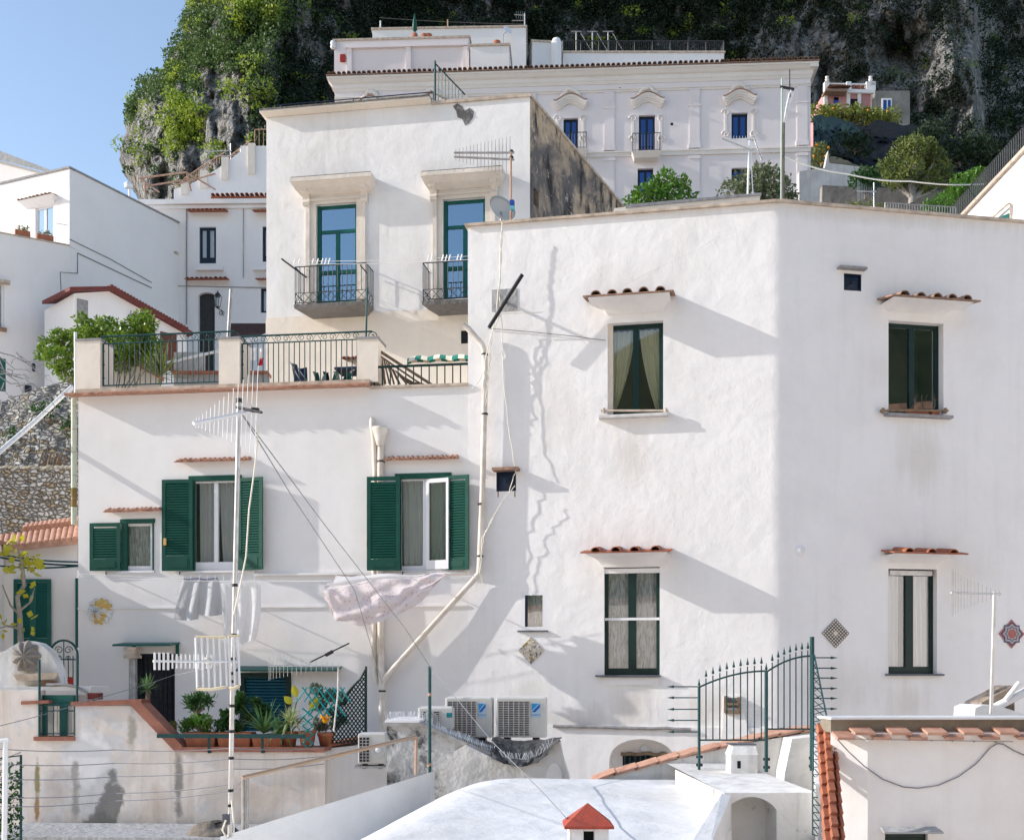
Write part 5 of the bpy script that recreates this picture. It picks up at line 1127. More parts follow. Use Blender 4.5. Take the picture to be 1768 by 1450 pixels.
# ---------------------------------------------------------------- the white houses on the far left
def left_back():
    q0 = P(120, 700, 50.0)
    A = Fr(q0.x, q0.y, 1.0, -.444); B = Fr(q0.x, q0.y, .485, 1.0)          # sunlit end, shaded side
    VT = A.px(120, 291)[1]; V0 = 12.0; Vm = A.px(120, 426)[1]
    t = thing('white_house', 'white house with one sunlit gable end and cables running along its shaded side', 'house', (q0.x - 3, q0.y + 4, V0))
    mb = MB(); wl_h = A.rect(61, 356, 92, 412) + (.25,); wq = A.rect(-4, 380, 6, 398) + (.25,)
    wall_panel(mb, A, -8, 0, Vm - .5, VT, [wl_h]); wall_panel(mb, B, 0, 12, V0, VT); mb.quad(A.pt(-8, VT), A.pt(0, VT), B.pt(12, VT), A.pt(-8, VT, -12)); mb.build('wall', M['white_far'], t)
    k = MB(); k.box(A, -8, .05, VT, VT + .08, -.3, .06); k.box(B, 0, 12, VT, VT + .08, -.3, .05); k.build('coping', M['coping_grey'], t)
    # white balcony window with lattice panes
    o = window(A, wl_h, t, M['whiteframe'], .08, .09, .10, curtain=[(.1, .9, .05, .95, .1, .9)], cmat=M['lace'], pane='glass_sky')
    m = MB(); s0, s1 = A.px(40, 350)[0], A.px(100, 350)[0]; v = A.px(70, 346)[1]
    m.hexa([A.pt(s0 + .2, v - .25, .02), A.pt(s1 - .2, v - .25, .02), A.pt(s1, v, .35), A.pt(s0, v, .35), A.pt(s0 + .2, v - .25, -.1), A.pt(s1 - .2, v - .25, -.1), A.pt(s1, v, -.1), A.pt(s0, v, -.1)]); h = m.build('window_hood', M['white_far'], t)
    m = MB(); coppi(m, A, s0, s1, v + .06, -.02, .4, 9, .07, .05); m.build('roof_tiles', M['tile_old'], h)
    # lower storey wall standing forward with a terrace on it
    Lw = Fr(q0.x, q0.y, .93, 1.0).sub(0, .0, 0); m = MB()
    lo = Fr(q0.x + .02, q0.y - .05, 1.0, .62)
    holes = [lo.rect(-14, 487, 7, 568) + (.15,), lo.rect(-30, 617, 10, 674) + (.1,)]
    wall_panel(m, lo, -9, 0, V0 - 3, Vm, holes); m.quad(lo.pt(-9, Vm), lo.pt(0, Vm), A.pt(0, Vm, -3), A.pt(-9, Vm, -3)); m.build('lower_wall', M['white_far'], t)
    k = MB(); k.box(lo, -9, 0, Vm, Vm + .06, -.25, .04); k.build('terrace_edge', M['coping_cream'], t)
    window(lo, holes[0], t, M['whiteframe'], .06, .1, 0, curtain=[(.05, .95, .05, .97, .05, .95)], cmat=M['curtain_w']); kk = MB(); kk.pbox(lo, -20, 564, 12, 570, -.1, .15); kk.build('sill', M['tile_old'], t)
    kk = MB(); kk.pbox(lo, -14, 482, 18, 487, -.05, .3); kk.build('window_hood', M['coping_cream'], t)
    kk = MB(); a, b, c, d = holes[1][:4]; kk.box(lo, a, b, c, d, -.1, -.02); kk.build('shutter', M['teal_frame'], t)
    for x0, x1, y, lab in ((26, 52, 402, 'rust coloured planter box on the terrace left of the lattice window'), (64, 92, 410, 'rust coloured planter box under the lattice window')):
        s0, s1 = lo.px(x0, y, -.1)[0], lo.px(x1, y, -.1)[0]; g = thing('planter_box', lab, 'planter', lo.pt((s0 + s1) / 2, Vm + .06, -.12)); m = MB(); m.box(lo, s0, s1, Vm + .06, Vm + .32, -.24, -.02); m.build('box', M['pot'], g)
        lv = MB(); c = lo.pt((s0 + s1) / 2, Vm + .36, -.12); r = np.random.default_rng(x0); pts = np.stack([r.uniform(-.45, .45, 70) * (s1 - s0) * lo.u[0] + c.x, r.uniform(-.1, .1, 70) + c.y, r.uniform(-.04, .12, 70) + c.z], 1); lv.leaves(pts, .09, 1.6, x0, .3); lv.build('plants', M['leaf_o'], g)
    r = MB(); p = lo.P(96, 412, -.05); q = lo.P(118, 424, -.05); rail(r, Vector((p.x, p.y, Vm)), Vector((q.x, q.y, Vm)), .9, .02); [r.tube([Vector((p.x, p.y, Vm)).lerp(Vector((q.x, q.y, Vm)), i / 4), Vector((p.x, p.y, Vm)).lerp(Vector((q.x, q.y, Vm)), i / 4) + Vector((0, 0, .9))], .012, 4) for i in range(5)]; r.build('terrace_railing', M['whitemetal'], t)
    # cables fixed along the side wall
    m = MB(); m.tube([B.P(x, y, .03) for x, y in ((107, 560), (104, 470), (134, 472), (134, 437), (262, 497))], .022, 5); m.tube([B.P(x, y, .03) for x, y in ((120, 413), (190, 447), (262, 488))], .018, 5); m.build('wall_cable', M['wire'], t)
    lamp_pt = lo.P(63, 633, .1)
    # porch with a sloping tiled roof against the side wall
    pq = P(128, 600, 46.5); Pf = Fr(pq.x, pq.y, .485, 1.0).sub(0, 0, 0)
    Pw = Fr(pq.x, pq.y, 1.0, .95); pt_ = thing('porch', 'low white porch with a sloping dark red tile roof and a barred window', 'porch', (pq.x + 2, pq.y + 1, 16.5))
    m = MB(); s1 = Pw.px(322, 600)[0]; a0 = Pw.px(130, 507)[1]; a1 = Pw.px(188, 503)[1]; sm = Pw.px(188, 500)[0]; a2 = Pw.px(322, 578)[1]
    m.poly([Pw.pt(0, 14), Pw.pt(s1, 14), Pw.pt(s1, a2), Pw.pt(sm, a1), Pw.pt(0, a0)]); m.quad(Pw.pt(0, 14, -3), Pw.pt(0, 14), Pw.pt(0, a0), Pw.pt(0, a0, -3)); m.build('wall', M['white_far'], pt_)
    rf = MB(); d0 = Pw.pt(0, 0, .25) - Pw.pt(0, 0, 0)
    for (sa, va, sb, vb) in ((-.3, a0 - .02, sm, a1), (sm, a1, s1 + .15, a2 - .05)):
        rf.hexa([Pw.pt(sa, va, .3), Pw.pt(sb, vb, .3), Pw.pt(sb, vb + .14, .3), Pw.pt(sa, va + .14, .3), Pw.pt(sa, va + .1, -2.5), Pw.pt(sb, vb + .1, -2.5), Pw.pt(sb, vb + .24, -2.5), Pw.pt(sa, va + .24, -2.5)])
    n = 26; 
    for i in range(n): 
        u = i / n; s = sm + (s1 - sm) * u; v = a1 + (a2 - a1) * u; rf.tube([Pw.pt(s, v + .14, .32), Pw.pt(s, v + .22, -.6)], .07, 6)
    rf.build('roof', mottled('dark_red_tile', (.20, .045, .035, 1), (.12, .04, .035, 1), 5, .7), pt_)
    m = MB(); 
    for x0, x1, y0, y1 in ((133, 152, 517, 556), ): m.pbox(Pw, x0, y0, x1, y1, .0, .02)
    m.build('niche', M['coping_grey'], pt_)
    m = MB(); s0, se = Pw.px(228, 560)[0], Pw.px(268, 575)[0]; m.hexa([Pw.P(228, 590, .01), Pw.P(268, 597, .01), Pw.P(268, 562, .01), Pw.P(228, 541, .01), Pw.P(228, 590, -.3), Pw.P(268, 597, -.3), Pw.P(268, 562, -.3), Pw.P(228, 541, -.3)]); o = m.build('window', M['dark'], pt_)
    g = MB(); [g.tube([Pw.P(226 + i * 5, 536 + i * 2.7, .12), Pw.P(226 + i * 5, 592 + i * .8, .12)], .018, 4) for i in range(9)]; g.build('window_grating', M['iron'], o)
    m = MB(); m.pbox(Pw, 277, 575, 305, 640, .01, .03); m.build('door', mottled('brown_door', (.16, .05, .025, 1), (.10, .035, .02, 1), 5, .6), pt_)
    # the house behind, front in shade
    Bh = Fr.thru(462, 56.0, .02); VB = Bh.px(380, 349)[1]
    t2 = thing('white_house', 'white house with dark framed windows and little red tile ledges behind the porch', 'house', Bh.pt(-2.5, 13, -4)); mb = MB(); s0 = Bh.px(236, 500)[0]; s1 = Bh.px(500, 500)[0]
    hs = [Bh.rect(272, 443, 300, 481) + (.15,), Bh.rect(344, 392, 373, 455) + (.2,), Bh.rect(453, 391, 480, 452) + (.2,), Bh.rect(450, 497, 478, 540) + (.15,)]
    dr = Bh.rect(343, 505, 371, 640) + (.25,)
    wall_panel(mb, Bh, s0, s1, 12, VB, hs + [dr]); body(mb, Bh, s0, s1, 12, VB, 8); mb.build('wall', M['white_far'], t2)
    c = MB()
    for w, z in ((.25, .0), (.12, .18)): c.box(Bh, s0, s1, VB - z - .16, VB - z + (.06 if z == 0 else .0) - .001, -.2, w)
    c.build('cornice', M['white_far'], t2); k = MB(); k.box(Bh, Bh.px(366, 330)[0], s1, VB + .07, VB + .2, -2, .2); coppi(k, Bh, Bh.px(366, 330)[0], s1, VB + .30, -2, .35, 16, .09, .08); k.build('roof_tiles', M['tile'], t2)
    for i, h in enumerate(hs): window(Bh, h, t2, M['navy'], .08 if i == 0 else .12, .12, 0 if i == 0 else .16, curtain=[(.1, .9, .05, .97, .1, .9)], cmat=M['curtain_w'], pane='glass', kickh=0 if i in (0, 3) else .2)
    for (x0, x1, y, p) in ((345, 380, 458, .2), (443, 470, 458, .2)): m = MB(); m.pbox(Bh, x0 - 8, y, x1 + 4, y + 8, -.02, p); m.build('sill', M['white_far'], t2)
    for x0, y, x1 in ((322, 362, 392), (435, 362, 470), (318, 480, 394), (440, 480, 470)): tile_ledge(Bh, x0, y, x1, .4, 9, t2, M['tile'])
    m = MB(); m.pbox(Bh, 263, 434, 305, 437, -.02, .3); m.build('window_hood', M['coping_cream'], t2)
    d = MB(); d.box(Bh, dr[0], dr[1], dr[2], dr[3], -.3, -.2); 
    d.build('door', mottled('dark_door', (.03, .03, .03, 1), (.05, .045, .04, 1), 4, .5), t2)
    a = MB(); cs = (dr[0] + dr[1]) / 2; R = (dr[1] - dr[0]) / 2 + .02
    n = 12
    for i in range(n): 
        t0, t1 = math.pi * i / n, math.pi * (i + 1) / n
        p0, p1 = (cs - R * math.cos(t0), dr[3] - R * .5 + R * .5 * math.sin(t0)), (cs - R * math.cos(t1), dr[3] - R * .5 + R * .5 * math.sin(t1))
        a.prism(Bh, [p0, p1, (p1[0], dr[3] + .25), (p0[0], dr[3] + .25)], -.18, .03)
    a.box(Bh, dr[0] - .3, dr[0] - .02, dr[2], dr[3] + .25, -.02, .04); a.build('door_surround', M['white_far'], t2)
    m = MB(); m.tube([Bh.P(262, 493, .04), Bh.P(460, 497, .04)], .02, 5); m.tube([Bh.P(322, 345, .04), Bh.P(322, 560, .04)], .03, 5); m.tube([Bh.P(420, 350, .04), Bh.P(420, 480, .04)], .02, 5); m.build('wall_cable', M['coping_grey'], t2)
    # wall lantern
    c = Bh.P(376, 520, .5); ln = thing('wall_lantern', 'black glazed lantern on a curly bracket beside the dark arched door', 'lantern', Bh.P(378, 545, .0)); m = MB()
    m.tube([Bh.P(386, 545, .0), Bh.P(382, 535, .3), Bh.P(377, 533, .5)], .02, 5); m.tube(scroll(Bh.P(382, 541, .1), Bh.pt(1, 0) - Bh.pt(0, 0), .14, 1.2), .015, 4); m.lathe(c, [(.20, .22), (.10, .36), (.03, .42), (.03, .5)], 6); [m.tube([c + Vector((.2 * math.cos(k), .2 * math.sin(k), .22)), c + Vector((.11 * math.cos(k), .11 * math.sin(k), -.28))], .014, 4) for k in np.arange(6) * math.pi / 3]; m.lathe(c, [(.12, -.28), (.03, -.36)], 6); m.build('bracket', M['iron'], ln)
    g = MB(); g.lathe(c, [(.19, .21), (.10, -.27)], 6); g.build('glass', M['glass'], ln)
    # brown slatted awning over the yard
    m = MB(); a = P(392, 556, 49.0); k = Fr.thru(430, 49.0, 0); s0, s1 = k.px(395, 560)[0], k.px(470, 560)[0]; v = k.px(430, 557)[1]
    for i in range(4): m.box(k, s0, s1, v - i * .16 - .12, v - i * .16, -.3 + i * .1, -.1 + i * .1)
    m.box(k, s0, s0 + .08, 14, v, -.3, -.2); o = m.build('slatted_awning', mottled('dark_purple_wood', (.045, .025, .03, 1), (.03, .018, .02, 1), 6, .6)); tag(o, 'dark brown slatted awning over the yard behind the terrace', 'awning')
    # small wall lamp and mailbox down the lane
    c = lo.P(58, 636, .25); m = MB(); m.lathe(c, [(.10, .1), (.05, .2), (.02, .22)], 6); m.lathe(c, [(.09, .1), (.05, -.12)], 6); m.tube([lo.P(62, 640, 0), c - Vector((0, 0, .12))], .015, 4); o = m.build('wall_lantern', M['navy']); tag(o, 'small dark blue lantern low on the far left house', 'lantern')
    m = MB(); m.pbox(lo, 43, 665, 55, 678, .02, .15); o = m.build('mailbox', M['navy'], bevel=.03); tag(o, 'dark blue mailbox on the lane wall below the lantern', 'mailbox')
    # grey roof peeping over at the far left
    g = Fr.thru(90, 62.0, .30); m = MB(); s0, s1 = g.px(-60, 250)[0], g.px(92, 295)[0]
    m.hexa([g.P(-60, 262, 0), g.P(92, 300, 0), g.P(88, 294, 0), g.P(-60, 238, 0), g.P(-60, 262, -5), g.P(92, 300, -5), g.P(88, 294, -5), g.P(-60, 238, -5)]); z = thing('grey_roofed_house', 'house whose grey sloping roof edge shows above the sunlit gable', 'house', g.pt(s0 / 2 + s1 / 2, 20, -3)); m.build('roof', M['concrete'], z)
    m = MB(); m.poly([g.pt(s0, 20, -.3), g.pt(s1, 20, -.3), g.P(90, 302, -.3), g.P(-60, 262, -.3)]); m.build('wall', M['white_far'], z)
    # stepped terrace wall with white piers up the hill
    St = Fr.thru(400, 64.0, 0); w = thing('stair_wall', 'stepped white garden wall with piers and pale railings climbing to the cliff', 'wall', St.P(400, 330, 0))
    m = MB(); pts = [(300, 345), (300, 327), (330, 318), (375, 292), (415, 262), (415, 252), (500, 252), (500, 345)]; m.prism(St, [St.px(*p) for p in pts], -.5, 0); m.build('wall', M['white_far'], w)
    for x, y0, y1 in ((318, 313, 335), (351, 294, 325), (388, 271, 310), (434, 247, 300)): box_part(St, x - 6, y0, x + 6, y1, -.4, .12, 'pier', M['cream'], w)
    r = MB()
    for (xa, ya, xb, yb) in ((318, 322, 351, 300), (351, 300, 388, 277), (388, 290, 434, 256), (440, 258, 500, 256)):
        up = 14 if xa < 430 else 34
        a, b = St.P(xa, ya, -.2), St.P(xb, yb, -.2); h = up / F * 64; r.tube([a + Vector((0, 0, h)), b + Vector((0, 0, h))], .03, 4)
        for i in range(8): q = a.lerp(b, i / 8); r.tube([q, q + Vector((0, 0, h))], .02, 4)
    r.build('railing', M['rusty'], w)
    pg = thing('pergola_frame', 'rusty pipe frame standing on the roof in front of the rock face', 'frame', St.P(300, 335, 2)); r = MB()
    for a, b in (((240, 308), (322, 298)), ((250, 322), (340, 308)), ((240, 308), (275, 332)), ((322, 298), (372, 328)), ((322, 298), (330, 330)), ((250, 312), (250, 335)), ((300, 320), (372, 300))): r.tube([St.P(*a, 2), St.P(*b, 2)], .05, 5)
    r.build('pipes', M['rusty'], pg)
    for k, (x, y) in enumerate(((378, 262), (395, 270))):
        m = MB(); m.tube([St.P(x + 20, y + 45, -1), St.P(x + 20, y - 14, -1)], .025, 4); m.tube([St.P(x - 26, y, -1), St.P(x + 22, y - 2, -1)], .025, 4)
        for i in range(7): m.tube([St.P(x - 24 + i * 7, y - 5, -1), St.P(x - 24 + i * 7, y + 5, -1)], .012, 3)
        tag(m.build('antenna', M['alu']), ['small comb shaped aerial on the stepped garden wall', 'lower comb shaped aerial beside the wall piers'][k], 'antenna')
    m = MB(); m.tube([St.P(224, 345, 3), St.P(223, 325, 3)], .06, 6); c = St.P(222, 321, 3); m.lathe(c, [(.2, -.12), (.24, .1), (.1, .2)], 10); tag(m.build('street_lamp', M['whitemetal']), 'small white headed lamp on the roof corner below the rock', 'lamp')
left_back()
# ---------------------------------------------------------------- the little terrace at lower left
TW = Fr.thru(300, 20.2, .05)
def terrace():
    t = thing('terrace_wall', 'stained terrace wall with terracotta coping stepping down to a planter ledge', 'wall', TW.P(300, 1290, -.3) * 1.0)
    t.location.z = 5.5; bpy.context.view_layer.update()
    g = lambda *p: [TW.px(x, y) for x, y in p]
    m = MB(); z0 = 5.2
    s0 = TW.px(-40, 1300)[0]; sA, sB = TW.px(66, 1300)[0], TW.px(128, 1300)[0]; w0 = -.28
    tp = lambda x, y: TW.px(x, y)
    m.prism(TW, [(s0, z0), (sA, z0), (sA, tp(66, 1191)[1]), (s0, tp(20, 1191)[1])], w0, 0)
    m.prism(TW, [(sA, z0), (sB, z0), (sB, tp(128, 1278)[1]), (sA, tp(66, 1278)[1])], w0, 0)
    m.prism(TW, [(sB, z0), (tp(312, 1300)[0], z0), tp(312, 1296), tp(230, 1218), tp(128, 1218)], w0, 0)
    m.prism(TW, [(tp(312, 1300)[0], z0), (tp(561, 1300)[0], z0), tp(561, 1297), tp(312, 1297)], -.55, 0)
    m.build('wall', M['terr_wall'], t)
    c = MB(); k = .05
    c.prism(TW, [tp(38, 1216), tp(86, 1214), tp(86, 1208), tp(38, 1210)], w0 - .03, .04)
    c.prism(TW, [tp(60, 1278), tp(130, 1278), tp(130, 1271), tp(60, 1271)], w0 - .03, k)
    c.prism(TW, [tp(124, 1219), tp(232, 1216), tp(246, 1213), tp(246, 1207), tp(228, 1207), tp(124, 1211)], w0 - .08, k)
    c.prism(TW, [tp(246, 1207), tp(246, 1213), tp(316, 1287), tp(316, 1297), tp(304, 1297), tp(226, 1216), tp(228, 1207)], -.36, k + .004)
    c.prism(TW, [tp(308, 1297), tp(561, 1298), tp(561, 1290), tp(316, 1289)], -.58, k); c.build('coping', M['terra'], t)
    off = Vector(t.location); tw = M['terr_wall']
    for (x, y, rx, rz, c_, a_, e_, am, ns) in ((150, 1300, .5, .5, (.82, .80, .79, 1), .8, .3, .9, 2), (192, 1385, .26, .50, (.20, .19, .18, 1), .9, .25, 1.3, 2.6), (172, 1428, .30, .36, (.22, .21, .19, 1), .9, .25, 1.2, 3), (64, 1345, .06, .35, (.24, .21, .07, 1), .9, .5, .9, 5), (64, 1395, .06, .25, (.33, .18, .07, 1), .9, .5, .9, 5),
        (130, 1360, .09, .75, (.30, .28, .25, 1), .8, .6, 1.2, 5), (308, 1360, .09, .80, (.24, .22, .20, 1), .85, .6, 1.2, 5), (228, 1260, .10, .5, (.34, .31, .24, 1), .75, .6, 1.2, 4), (100, 1360, .35, .5, (.48, .40, .34, 1), .6, .8, 1, 3), (430, 1370, .9, .35, (.55, .43, .34, 1), .6, .9, 1, 2), (270, 1390, .35, .5, (.58, .44, .34, 1), .6, .9, 1, 2.5), (520, 1340, .4, .5, (.52, .44, .38, 1), .5, .9, 1, 3)):
        blot(tw, TW.P(x, y) - off, rx, rz, c_, a_, e_, am, ns)
    # the little green window with its rail
    w = MB(); a, b, cc, d = TW.rect(68, 1200, 127, 1270); w.box(TW, a, b, d - .16, d, -.2, -.12); w.box(TW, a, a + .06, cc, d, -.2, -.12); w.box(TW, b - .05, b, cc, d, -.2, -.12); w.box(TW, a + .30, a + .42, cc, d - .16, -.2, -.13); o = w.build('window', M['teal_frame'], t)
    q = MB(); q.quad(TW.pt(a, cc, -.22), TW.pt(b, cc, -.22), TW.pt(b, d, -.22), TW.pt(a, d, -.22)); q.build('pane', M['glass'], o); q = MB(); q.quad(TW.pt(a - .2, cc - .2, -.6), TW.pt(b + .2, cc - .2, -.6), TW.pt(b + .2, d, -.6), TW.pt(a - .2, d, -.6)); q.build('curtain', M['curtain_w'], o)
    r = MB(); A, B = TW.P(68, 1272, .0), TW.P(129, 1272, .0); hh = TW.px(98, 1217)[1] - A.z; h2 = TW.px(98, 1227)[1] - A.z
    rail(r, A, B, hh, .014); rail(r, A, B, h2, .010); rail(r, A, B, .06, .010)
    for i in range(6): z = A.lerp(B, i / 5); r.tube([z + Vector((0, 0, .02)), z + Vector((0, 0, hh if i in (0, 5) else hh))], .010, 5)
    r.build('window_railing', M['irongreen'], t)
    r = MB(); r.tube([TW.P(68, 1272, .02), TW.P(68, 1138, .02)], .022, 6); r.tube([TW.P(133, 1210, -.1), TW.P(133, 1128, -.1)], .020, 6); r.build('awning_pole', M['irongreen'], t)
    r = MB(); pts = [(80, 1182), (110, 1181), (132, 1185), (150, 1196), (163, 1208)]; r.tube([TW.P(x, y, -.15) for x, y in pts], .028, 7); r.build('bent_pipe', M['galv'], t)
    # rail carried in front of the planters
    r = MB(); r.box(TW, tp(276, 1270)[0], tp(530, 1270)[0], tp(400, 1273)[1], tp(400, 1266)[1], .12, .15)
    for x in (364, 456): r.box(TW, tp(x - 2, 1280)[0], tp(x + 2, 1280)[0], tp(x, 1298)[1], tp(x, 1267)[1], .10, .12); r.box(TW, tp(x - 2, 1280)[0], tp(x + 2, 1280)[0], tp(x, 1299)[1], tp(x, 1295)[1], -.0, .12)
    r.build('planter_rail', M['irongreen'], t)
    # return wall to the right with the condenser
    D = Fr.thru(600, 20.6, .02); t2 = thing('side_wall', 'plain bluish white wall carrying a small condenser right of the planter ledge', 'wall', D.P(605, 1440, -1)); m = MB()
    m.prism(D, [D.px(556, 1460), D.px(680, 1460), D.px(680, 1276), D.px(600, 1288), D.px(556, 1292)], -1.6, 0); m.build('wall', M['white'], t2)
    m = MB(); m.prism(D, [D.px(556, 1291), D.px(620, 1280), D.px(620, 1274), D.px(556, 1285)], -1.6, .05); m.build('coping', M['terra'], t2)
terrace()

def ac_unit(name, label, fr, x0, y0, x1, y1, depth, kind, group=None, lab=True):
    s0, s1, v0, v1 = fr.rect(x0, y0, x1, y1, 0); t = thing(name, label, 'air conditioner', fr.pt((s0 + s1) / 2, v0, -depth / 2), group); W, Hh = s1 - s0, v1 - v0
    m = MB(); m.box(fr, s0, s1, v0 + .03, v1, -depth, 0); m.build('casing', mottled('casing_cream', (.62, .61, .57, 1), (.56, .54, .49, 1), 3, .5, 0), t, bevel=.02)
    m = MB(); m.box(fr, s0 + .03, s1 - .03, v1 - .001, v1 + .012, -depth + .03, -.02); m.build('lid', M['whiteframe'], t)
    m = MB(); m.box(fr, s0 + W * .15, s0 + W * .28, v0 - .06, v0 + .03, -depth + .02, -.03); m.box(fr, s0 + W * .72, s0 + W * .85, v0 - .06, v0 + .03, -depth + .02, -.03); m.build('feet', M['black'], t)
    gx = s0 + W * (.66 if kind == 'big' else .62); g = MB()
    if kind == 'small_left': g0, g1 = s0 + W * .05, s0 + W * .42
    else: g0, g1 = s0 + .04, gx
    c = fr.pt((g0 + g1) / 2, (v0 + v1) / 2, 0)
    k = MB(); k.box(fr, g0, g1, v0 + .06, v1 - .06, .001, .006); k.build('grille_recess', M['black'] if kind != 'big' else mottled('grille_shadow', (.10, .09, .09, 1), (.16, .15, .15, 1), 6, .6, 0), t)
    n = 15 if kind == 'big' else 8
    for i in range(n + 1): z = v0 + .06 + (v1 - v0 - .12) * i / n; g.box(fr, g0, g1, z - .006, z + .006, .008, .02)
    for i in range(7 if kind == 'big' else 4): s = g0 + (g1 - g0) * i / (6 if kind == 'big' else 3); g.box(fr, s - .006, s + .006, v0 + .055, v1 - .055, .012, .024)
    g.build('grille', mottled('grille_grey', (.50, .48, .46, 1), (.40, .38, .36, 1), 9, .5, 0), t)
    f = MB(); R = min(g1 - g0, v1 - v0) * .42
    cc = c if kind != 'small_left' else fr.pt(s0 + W * .72, (v0 + v1) / 2, 0)
    if kind == 'small_left': R = W * .26
    nrm = fr.pt(0, 0, 1) - fr.pt(0, 0, 0)
    if kind != 'big':
        for q in range(6): f.lathe(cc, [(R * (q + 1) / 6, .012), (R * (q + 1) / 6 - .008, .02), (R * (q + 1) / 6 - .012, .012)], 22, nrm)
        f.lathe(cc, [(.001, .024), (.04, .022), (.05, .01)], 12, nrm); f.build('fan_guard', M['whiteframe'], t)
    if kind == 'big':   # badge with a two-tone blue emblem and the maker's name
        b0, b1 = gx + .03, s1 - .10; p = MB(); p.box(fr, b0, b1, v1 - Hh * .48, v1 - .08, .001, .005); o = p.build('badge', newmat('badge_pale_blue', (.42, .56, .66, 1), .4), t)
        top = v1 - .09; e = MB(); wd = b1 - b0; e.prism(fr, [(b0 + wd * .06, top - .14), (b1 - wd * .06, top - .005), (b1 - wd * .06, top - .06), (b0 + wd * .45, top - .14)], .005, .0065); e.build('emblem', newmat('badge_blue', (.005, .12, .48, 1), .4), o)
        e = MB(); e.prism(fr, [(b0 + wd * .06, top - .005), (b0 + wd * .80, top - .005), (b0 + wd * .06, top - .12)], .005, .0064); e.build('emblem', newmat('badge_cyan', (.01, .30, .62, 1), .4), o)
        text('DAIKIN', fr, (b0 + b1) / 2, top - .20, .0068, wd * .98, newmat('badge_text', (.01, .16, .50, 1), .5), o)
    return t
def text(s, fr, sc, v, w, width, mat, parent, name='lettering'):
    cu = bpy.data.curves.new('tmp_text', 'FONT'); cu.body = s; cu.align_x = 'CENTER'; cu.size = 1; cu.extrude = .001
    ob = bpy.data.objects.new('tmp_text', cu); col.objects.link(ob); dg = bpy.context.evaluated_depsgraph_get(); me = ob.evaluated_get(dg).to_mesh()
    vs = [v_.co.copy() for v_ in me.vertices]; fs = [tuple(p.vertices) for p in me.polygons]; k = width / (max(a.x for a in vs) - min(a.x for a in vs)); ob.evaluated_get(dg).to_mesh_clear()
    mb = MB(); mb.add([fr.pt(sc + a.x * k, v + a.y * k, w + a.z * .2) for a in vs], fs); bpy.data.objects.remove(ob); bpy.data.curves.remove(cu)
    return mb.build(name, mat, parent)

def units():
    f = Fr.thru(860, 18.6, .06)
    ac_unit('air_conditioner', 'large cream condenser standing left of its twin below the sheet metal slope', f, 769, 1204, 850, 1276, .36, 'big', 'condensers on the vaulted roof')
    ac_unit('air_conditioner', 'large cream condenser on the right, nearest the arched niche', f, 856, 1204, 944, 1276, .36, 'big', 'condensers on the vaulted roof')
    m = MB(); s0, s1 = f.px(944, 1240)[0], f.px(952, 1240)[0]
    g = Fr.thru(752, 18.2, .05); ac_unit('air_conditioner', 'small white condenser half hidden behind the spiked ridge with a teal badge', g, 722, 1221, 782, 1262, .3, 'small')
    b = MB(); b.pbox(g, 771, 1230, 781, 1238, .001, .004); b.build('badge', newmat('badge_teal', (.01, .22, .24, 1), .4), [o for o in col.objects if o.name.startswith('air_conditioner') and o.type == 'EMPTY'][-1])
    h = Fr.thru(640, 20.0, .02); ac_unit('air_conditioner', 'small grey condenser on a bracket beside the planter ledge', h, 618, 1266, 666, 1321, .32, 'small_left')
    m = MB(); m.pbox(h, 612, 1322, 662, 1326, -.35, .02); m.build('bracket', M['galv'], [o for o in col.objects if o.name.startswith('air_conditioner') and o.type == 'EMPTY'][-1])
units()

